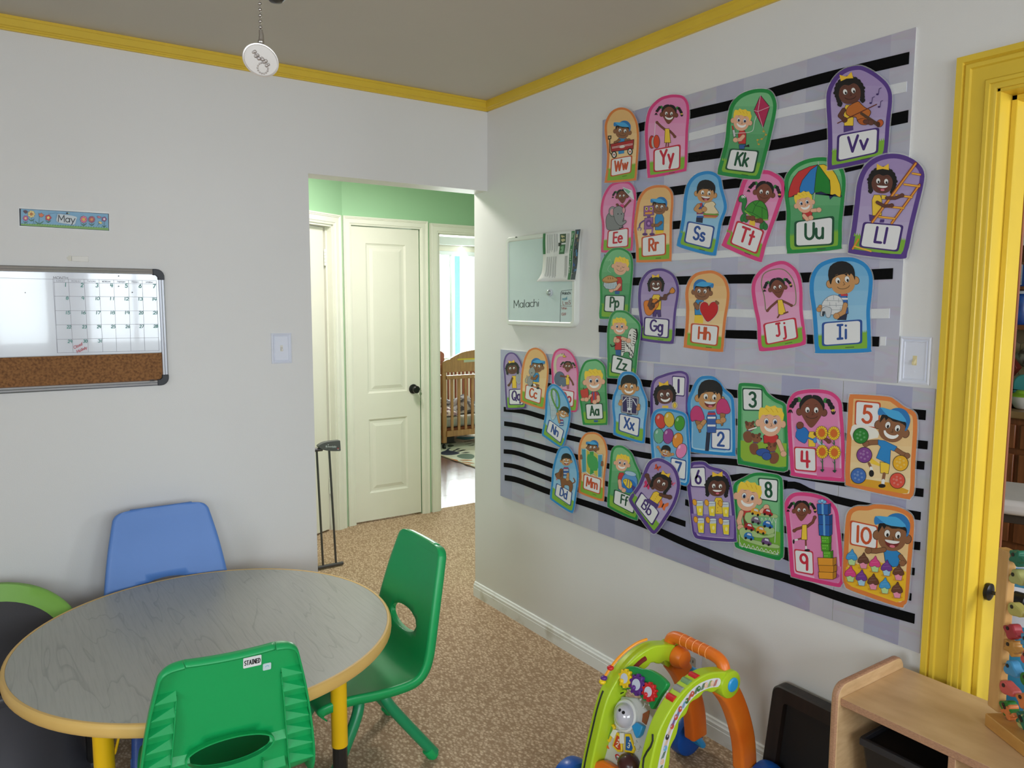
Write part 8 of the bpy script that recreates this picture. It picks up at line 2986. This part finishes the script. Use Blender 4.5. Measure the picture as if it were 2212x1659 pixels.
def i_10(a):
    a.p([(700, 830), (1000, 760), (1320, 880), (1300, 1170), (1220, 1190), (760, 1030), (695, 980)], (246, 196, 44))
    a.p([(1080, 625), (1150, 615), (1260, 690), (1235, 820), (1180, 830), (1100, 770)], (44, 138, 206), 0, 5)
    head(a, 'cap', 1178, 490, 148, 8, 'open')
    arm(a, 'cap', [(1090, 650), (1010, 665), (930, 660)], 44)
    arm(a, 'cap', [(1260, 720), (1300, 780), (1280, 790)], 40)
    cups = [(760, 735, 'b'), (880, 770, 'c'), (998, 805, 'p'), (1118, 845, 'v'), (1240, 890, 'c'), (748, 905, 'p'), (862, 945, 'v'), (982, 985, 'c'), (1102, 1025, 'b'), (1228, 1070, 'c')]
    TOP = {'b': (70, 160, 220), 'c': (110, 66, 50), 'p': (226, 70, 140), 'v': (120, 60, 150)}
    BOT = {'b': (190, 226, 160), 'c': (240, 150, 180), 'p': (190, 226, 160), 'v': (170, 210, 236)}
    for x, y, k in cups:
        a.e(x, y + 68, 56, 16, (226, 160, 40))
        a.p([(x - 46, y), (x + 46, y + 8), (x + 30, y + 76), (x - 26, y + 70)], BOT[k], 0, 4, (110, 110, 100))
        a.p([(x - 58, y + 4), (x - 44, y - 38), (x - 14, y - 62), (x + 8, y - 92), (x + 24, y - 55), (x + 46, y - 30), (x + 58, y + 12), (x + 24, y + 26), (x, y + 10), (x - 30, y + 20)], TOP[k], 3, 4, tuple(int(q * .6) for q in TOP[k]))
        l_ = tuple(min(255, int(q * .8 + 50)) for q in TOP[k])
        a.s_([(x - 36, y - 22), (x + 30, y - 26)], 6, l_).s_([(x - 20, y - 48), (x + 14, y - 52)], 5, l_)


CARDS = [
    ('A', [(300, 547), (400, 580), (465, 680), (488, 800), (488, 950), (476, 1120), (462, 1290), (430, 1318), (155, 1340), (133, 1318), (150, 1180), (155, 1000), (132, 820), (138, 700), (200, 590)], 'o', [(193, 1090), (420, 1048), (408, 1235), (186, 1280)], 'Ww', i_W, 'orange letter card Ww with a boy behind a red wagon', 1),
    ('A', [(880, 412), (960, 430), (1010, 500), (1022, 620), (1008, 800), (1002, 1000), (992, 1190), (950, 1225), (620, 1288), (582, 1262), (572, 1100), (556, 900), (560, 720), (600, 560), (700, 455), (800, 418)], 'k', [(640, 990), (930, 932), (925, 1197), (640, 1232)], 'Yy', i_Y, 'pink letter card Yy with a girl swinging an orange yo-yo', 0),
    ('A', [(1810, 352), (1890, 385), (1935, 480), (1935, 600), (1882, 850), (1832, 1050), (1775, 1255), (1720, 1305), (1365, 1262), (1322, 1222), (1350, 1100), (1400, 900), (1420, 700), (1455, 530), (1545, 420), (1680, 362)], 'g', [(1448, 978), (1760, 1000), (1708, 1243), (1393, 1202)], 'Kk', i_K, 'green letter card Kk with a blond boy flying a crimson kite', 1),
    ('B', [(940, 234), (1040, 248), (1180, 325), (1300, 430), (1358, 540), (1365, 680), (1340, 900), (1312, 1250), (1260, 1335), (660, 1470), (600, 1440), (605, 1200), (600, 950), (584, 650), (605, 500), (690, 355), (810, 265)], 'p', [(710, 1058), (1215, 965), (1200, 1275), (698, 1385)], 'Vv', i_V, 'purple letter card Vv with a girl playing a violin', 1),
    ('D', [(410, 36), (490, 48), (580, 108), (615, 220), (602, 400), (586, 560), (582, 735), (548, 770), (190, 802), (150, 780), (141, 650), (147, 480), (130, 330), (136, 200), (200, 108), (300, 55)], 'g', [(205, 545), (525, 500), (520, 735), (205, 752)], 'Uu', i_U, 'green letter card Uu with a boy under a striped umbrella', 0),
    ('D', [(970, 8), (1080, 20), (1180, 70), (1238, 150), (1235, 250), (1192, 430), (1150, 600), (1108, 790), (1055, 845), (680, 805), (640, 765), (665, 600), (690, 400), (712, 230), (765, 110), (855, 38)], 'p', [(755, 548), (1078, 575), (1035, 790), (718, 752)], 'Ll', i_L, 'purple letter card Ll with a girl climbing an orange ladder', 2),
    ('D', [(610, 832), (700, 842), (785, 892), (828, 980), (826, 1100), (810, 1250), (814, 1400), (816, 1555), (785, 1588), (412, 1596), (374, 1570), (362, 1400), (350, 1250), (330, 1100), (342, 980), (400, 890), (500, 845)], 'b', [(425, 1350), (747, 1325), (747, 1520), (425, 1542)], 'Ii', i_I, 'blue letter card Ii with a boy holding a white igloo', 0),
    ('C', [(330, 104), (400, 120), (450, 190), (460, 300), (442, 480), (430, 650), (422, 815), (390, 838), (128, 856), (92, 832), (100, 700), (102, 560), (86, 420), (110, 270), (180, 150), (260, 112)], 'k', [(160, 625), (382, 592), (378, 797), (148, 810)], 'Ee', i_E, 'pink letter card Ee with a girl behind a grey elephant and a torn corner', 0),
    ('C', [(720, 146), (790, 160), (845, 230), (852, 350), (840, 500), (836, 700), (832, 925), (800, 948), (495, 960), (465, 935), (460, 780), (440, 600), (455, 450), (482, 300), (545, 200), (630, 155)], 'o', [(515, 692), (775, 648), (775, 882), (515, 906)], 'Rr', i_R, 'orange letter card Rr with a boy hugging a purple robot', 0),
    ('C', [(1200, -2), (1290, 15), (1350, 70), (1372, 180), (1412, 330), (1410, 420), (1362, 550), (1312, 830), (1262, 888), (925, 802), (895, 750), (920, 640), (950, 450), (965, 280), (1002, 130), (1085, 35)], 'b', [(1000, 522), (1292, 580), (1247, 825), (960, 750)], 'Ss', i_S, 'blue letter card Ss with a boy holding a big sandwich', 0),
    ('C', [(1820, -12), (1900, 8), (2000, 80), (2032, 190), (1990, 330), (1920, 530), (1830, 780), (1792, 925), (1740, 948), (1395, 802), (1375, 750), (1420, 640), (1470, 470), (1530, 280), (1590, 90), (1690, 0)], 'k', [(1520, 515), (1814, 625), (1732, 877), (1443, 760)], 'Tt', i_T, 'pink letter card Tt with a girl and a green turtle, tilted to the right', 0),
    ('E', [(270, 25), (350, 40), (420, 100), (442, 220), (430, 400), (412, 600), (398, 755), (360, 788), (122, 798), (76, 772), (85, 600), (82, 420), (76, 300), (110, 160), (185, 55)], 'g', [(130, 538), (358, 542), (346, 735), (120, 722)], 'Pp', i_P, 'green letter card Pp with a sleepy boy carrying a pie', 1),
    ('E', [(710, 250), (800, 262), (890, 325), (938, 450), (935, 560), (912, 700), (898, 850), (885, 1030), (840, 1070), (545, 1035), (512, 1000), (522, 850), (500, 650), (502, 480), (535, 360), (610, 275)], 'p', [(560, 775), (838, 800), (827, 1012), (550, 980)], 'Gg', i_G, 'purple letter card Gg with a girl playing an orange guitar', 0),
    ('E', [(290, 705), (370, 718), (450, 780), (515, 855), (522, 950), (495, 1150), (472, 1380), (440, 1440), (205, 1440), (160, 1418), (165, 1250), (160, 1050), (165, 900), (190, 780), (235, 718)], 'g', [(213, 1178), (438, 1240), (427, 1425), (193, 1380)], 'Zz', i_Z, 'green letter card Zz with a boy beside a striped zebra', 2),
    ('E', [(1260, 273), (1350, 288), (1440, 355), (1485, 480), (1482, 620), (1452, 800), (1432, 1000), (1420, 1125), (1380, 1157), (1025, 1112), (995, 1080), (1010, 900), (1020, 700), (1010, 520), (1042, 395), (1120, 305)], 'o', [(1068, 843), (1377, 872), (1357, 1097), (1058, 1057)], 'Hh', i_H, 'orange letter card Hh with a boy holding a red heart', 0),
    ('S', [(1687, 563.5), (1709, 571), (1726, 590), (1733.5, 623), (1734, 669), (1739, 710), (1741, 736), (1731, 747), (1652, 758.5), (1639, 749), (1636, 699), (1628, 659), (1624, 619.5), (1634, 593), (1655, 574)], 'k', [(1648, 699), (1719, 685), (1725, 731), (1654, 746)], 'Jj', i_J, 'pink letter card Jj with a girl skipping rope', 0),
    ('F', [(210, 138), (275, 150), (335, 220), (382, 330), (422, 500), (436, 700), (432, 895), (400, 928), (180, 937), (155, 905), (140, 680), (125, 450), (115, 330), (130, 220), (165, 160)], 'p', [(190, 655), (402, 648), (397, 877), (190, 877)], 'Qq', i_Q, 'purple letter card Qq with a girl holding a coin, leftmost card', 0),
    ('F', [(555, 72), (640, 98), (712, 180), (748, 330), (746, 480), (726, 650), (695, 890), (655, 932), (385, 842), (357, 800), (360, 600), (370, 420), (402, 245), (465, 115)], 'o', [(425, 585), (657, 650), (634, 867), (407, 790)], 'Cc', i_C, 'orange letter card Cc with a boy holding a grey cat', 1),
    ('F', [(935, 82), (1022, 100), (1112, 200), (1165, 380), (1168, 600), (1162, 850), (1148, 950), (1090, 977), (900, 930), (812, 700), (797, 500), (790, 300), (822, 155), (875, 98)], 'k', [(890, 648), (1112, 685), (1097, 907), (880, 880)], 'Oo', i_O, 'pink letter card with a girl riding an ostrich, partly covered', 0),
    ('F', [(790, 588), (870, 600), (960, 690), (1032, 830), (1060, 980), (1042, 1150), (1005, 1300), (968, 1430), (905, 1472), (705, 1335), (658, 1290), (680, 1150), (702, 1000), (708, 850), (722, 680)], 'b', [(753, 1075), (970, 1235), (920, 1422), (710, 1250)], 'Nn', i_N, 'blue letter card Nn with a boy waving a butterfly net', 1),
    ('F', [(1370, 234), (1450, 244), (1532, 320), (1562, 450), (1564, 650), (1576, 900), (1577, 1125), (1540, 1157), (1265, 1157), (1230, 1122), (1200, 900), (1170, 700), (1170, 520), (1202, 375), (1265, 265)], 'g', [(1260, 858), (1510, 850), (1522, 1077), (1278, 1087)], 'Aa', i_A, 'green letter card Aa with a boy holding a red apple', 1),
    ('F', [(1870, 408), (1950, 428), (2030, 515), (2072, 640), (2132, 800), (2136, 950), (2112, 1150), (2100, 1360), (2055, 1414), (1705, 1307), (1663, 1260), (1665, 1100), (1645, 900), (1660, 750), (1712, 620), (1732, 500), (1792, 420)], 'b', [(1738, 990), (2040, 1058), (2017, 1332), (1728, 1236)], 'Xx', i_X, 'blue letter card Xx with a boy behind an x-ray of ribs', 3),
    ('G', [(800, 237), (860, 250), (920, 350), (957, 480), (971, 600), (947, 800), (915, 985), (870, 1006), (665, 872), (640, 820), (655, 680), (667, 520), (702, 365), (745, 265)], 'b', [(710, 662), (900, 772), (880, 940), (688, 805)], 'Dd', i_D, 'blue letter card Dd with a boy and a brown dachshund', 2),
    ('G', [(1110, 74), (1190, 84), (1267, 150), (1306, 270), (1302, 400), (1277, 600), (1268, 840), (1230, 873), (1005, 792), (972, 750), (985, 600), (975, 450), (970, 300), (992, 175), (1045, 95)], 'o', [(1028, 555), (1237, 620), (1220, 802), (1018, 732)], 'Mm', i_M, 'orange letter card Mm with a boy reading a folded map', 0),
    ('G', [(1420, 228), (1500, 240), (1592, 320), (1642, 440), (1700, 580), (1696, 760), (1662, 1050), (1620, 1092), (1345, 965), (1308, 900), (1320, 700), (1335, 500), (1347, 325), (1375, 255)], 'g', [(1383, 735), (1640, 835), (1615, 1030), (1368, 900)], 'Ff', i_F, 'green letter card Ff with a boy holding a fish bowl', 1),
    ('G', [(1870, 378), (1960, 390), (2082, 470), (2142, 600), (2148, 740), (2092, 920), (1982, 1100), (1885, 1235), (1830, 1250), (1745, 1150), (1640, 1000), (1565, 885), (1572, 825), (1662, 700), (1722, 560), (1785, 425)], 'p', [(1700, 762), (1917, 1010), (1830, 1167), (1618, 905)], 'Bb', i_B, 'purple letter card Bb with a girl among butterflies, tilted', 3),
    ('H', [(460, 68), (530, 75), (588, 110), (607, 190), (597, 330), (592, 560), (590, 900), (340, 940), (110, 950), (93, 800), (95, 560), (95, 380), (112, 235), (165, 158), (250, 122), (345, 90)], 'p', [(378, 130), (557, 145), (545, 412), (383, 395)], '1', i_1, 'purple number card 1 with a smiling girl and a candle flame', 0, True),
    ('H', [(200, 574), (320, 568), (480, 600), (562, 640), (592, 720), (602, 900), (622, 1200), (612, 1500), (585, 1575), (535, 1587), (300, 1500), (130, 1400), (115, 1200), (95, 950), (105, 720), (135, 620)], 'b', [(363, 1212), (572, 1255), (560, 1522), (345, 1475)], '7', i_7, 'blue number card 7 with seven balloons', 2, True),
    ('H', [(850, 134), (940, 148), (1022, 220), (1082, 310), (1180, 405), (1207, 520), (1217, 800), (1217, 1145), (1180, 1197), (675, 1148), (600, 1090), (600, 800), (588, 600), (590, 450), (640, 330), (682, 230), (752, 150)], 'b', [(898, 833), (1157, 835), (1157, 1127), (895, 1100)], '2', i_2, 'blue number card 2 with a boy licking two ice cream cones', 0, True),
    ('H', [(1300, 230), (1500, 240), (1592, 270), (1652, 360), (1752, 440), (1872, 500), (1897, 600), (1912, 900), (1922, 1330), (1885, 1395), (1800, 1397), (1325, 1312), (1255, 1260), (1255, 900), (1260, 500), (1262, 285)], 'g', [(1308, 293), (1582, 305), (1582, 602), (1318, 597)], '3', i_3, 'green number card 3 with a boy and three puppies', 0, True),
    ('I', [(440, 128), (640, 140), (760, 190), (842, 290), (862, 450), (882, 700), (892, 1000), (888, 1305), (840, 1352), (235, 1282), (180, 1230), (165, 1050), (145, 800), (128, 500), (130, 340), (172, 228), (255, 158)], 'k', [(213, 888), (512, 905), (517, 1232), (223, 1205)], '4', i_4, 'pink number card 4 with a girl watering four sunflowers', 0, True),
    ('I', [(1000, 195), (1450, 225), (1562, 270), (1682, 360), (1802, 420), (1848, 500), (1852, 700), (1827, 1100), (1812, 1470), (1765, 1568), (1680, 1577), (985, 1422), (905, 1340), (910, 1000), (930, 600), (945, 285), (962, 215)], 'o', [(1028, 272), (1370, 302), (1345, 655), (1018, 615)], '5', i_5, 'orange number card 5 with a boy juggling five balls', 1, True),
    ('J', [(200, 95), (290, 100), (360, 150), (500, 190), (582, 270), (622, 450), (652, 750), (667, 1000), (632, 1052), (245, 1022), (162, 975), (135, 850), (110, 600), (85, 400), (95, 200), (130, 112)], 'p', [(108, 163), (296, 153), (312, 407), (122, 397)], '6', i_6, 'purple number card 6 with a girl behind six lemonade glasses', 1, True),
    ('J', [(940, 225), (1100, 240), (1192, 270), (1222, 350), (1227, 700), (1232, 1175), (1205, 1250), (1130, 1264), (725, 1142), (650, 1080), (650, 900), (640, 600), (633, 420), (660, 340), (755, 288), (850, 240)], 'g', [(922, 285), (1170, 305), (1163, 585), (948, 548)], '8', i_8, 'green number card 8 with a boy and toy cars on a ramp', 0, True),
    ('J', [(1420, 460), (1600, 478), (1762, 540), (1872, 660), (1902, 850), (1932, 1150), (1952, 1475), (1922, 1572), (1850, 1587), (1385, 1482), (1320, 1432), (1300, 1200), (1275, 900), (1248, 650), (1260, 558), (1325, 485)], 'k', [(1355, 1136), (1585, 1165), (1595, 1455), (1372, 1412)], '9', i_9, 'pink number card 9 with a girl and a tower of nine boxes', 0, True),
    ('K', [(1010, 186), (1200, 208), (1332, 260), (1392, 340), (1392, 500), (1372, 750), (1335, 1140), (1295, 1218), (1230, 1233), (765, 1072), (690, 1012), (670, 900), (680, 650), (695, 400), (722, 265), (805, 208), (920, 205)], 'o', [(742, 346), (1030, 410), (1020, 655), (735, 600)], '10', i_10, 'orange number card 10 with a boy above ten cupcakes', 1, True),
]
for c in CARDS:
    card(*c)
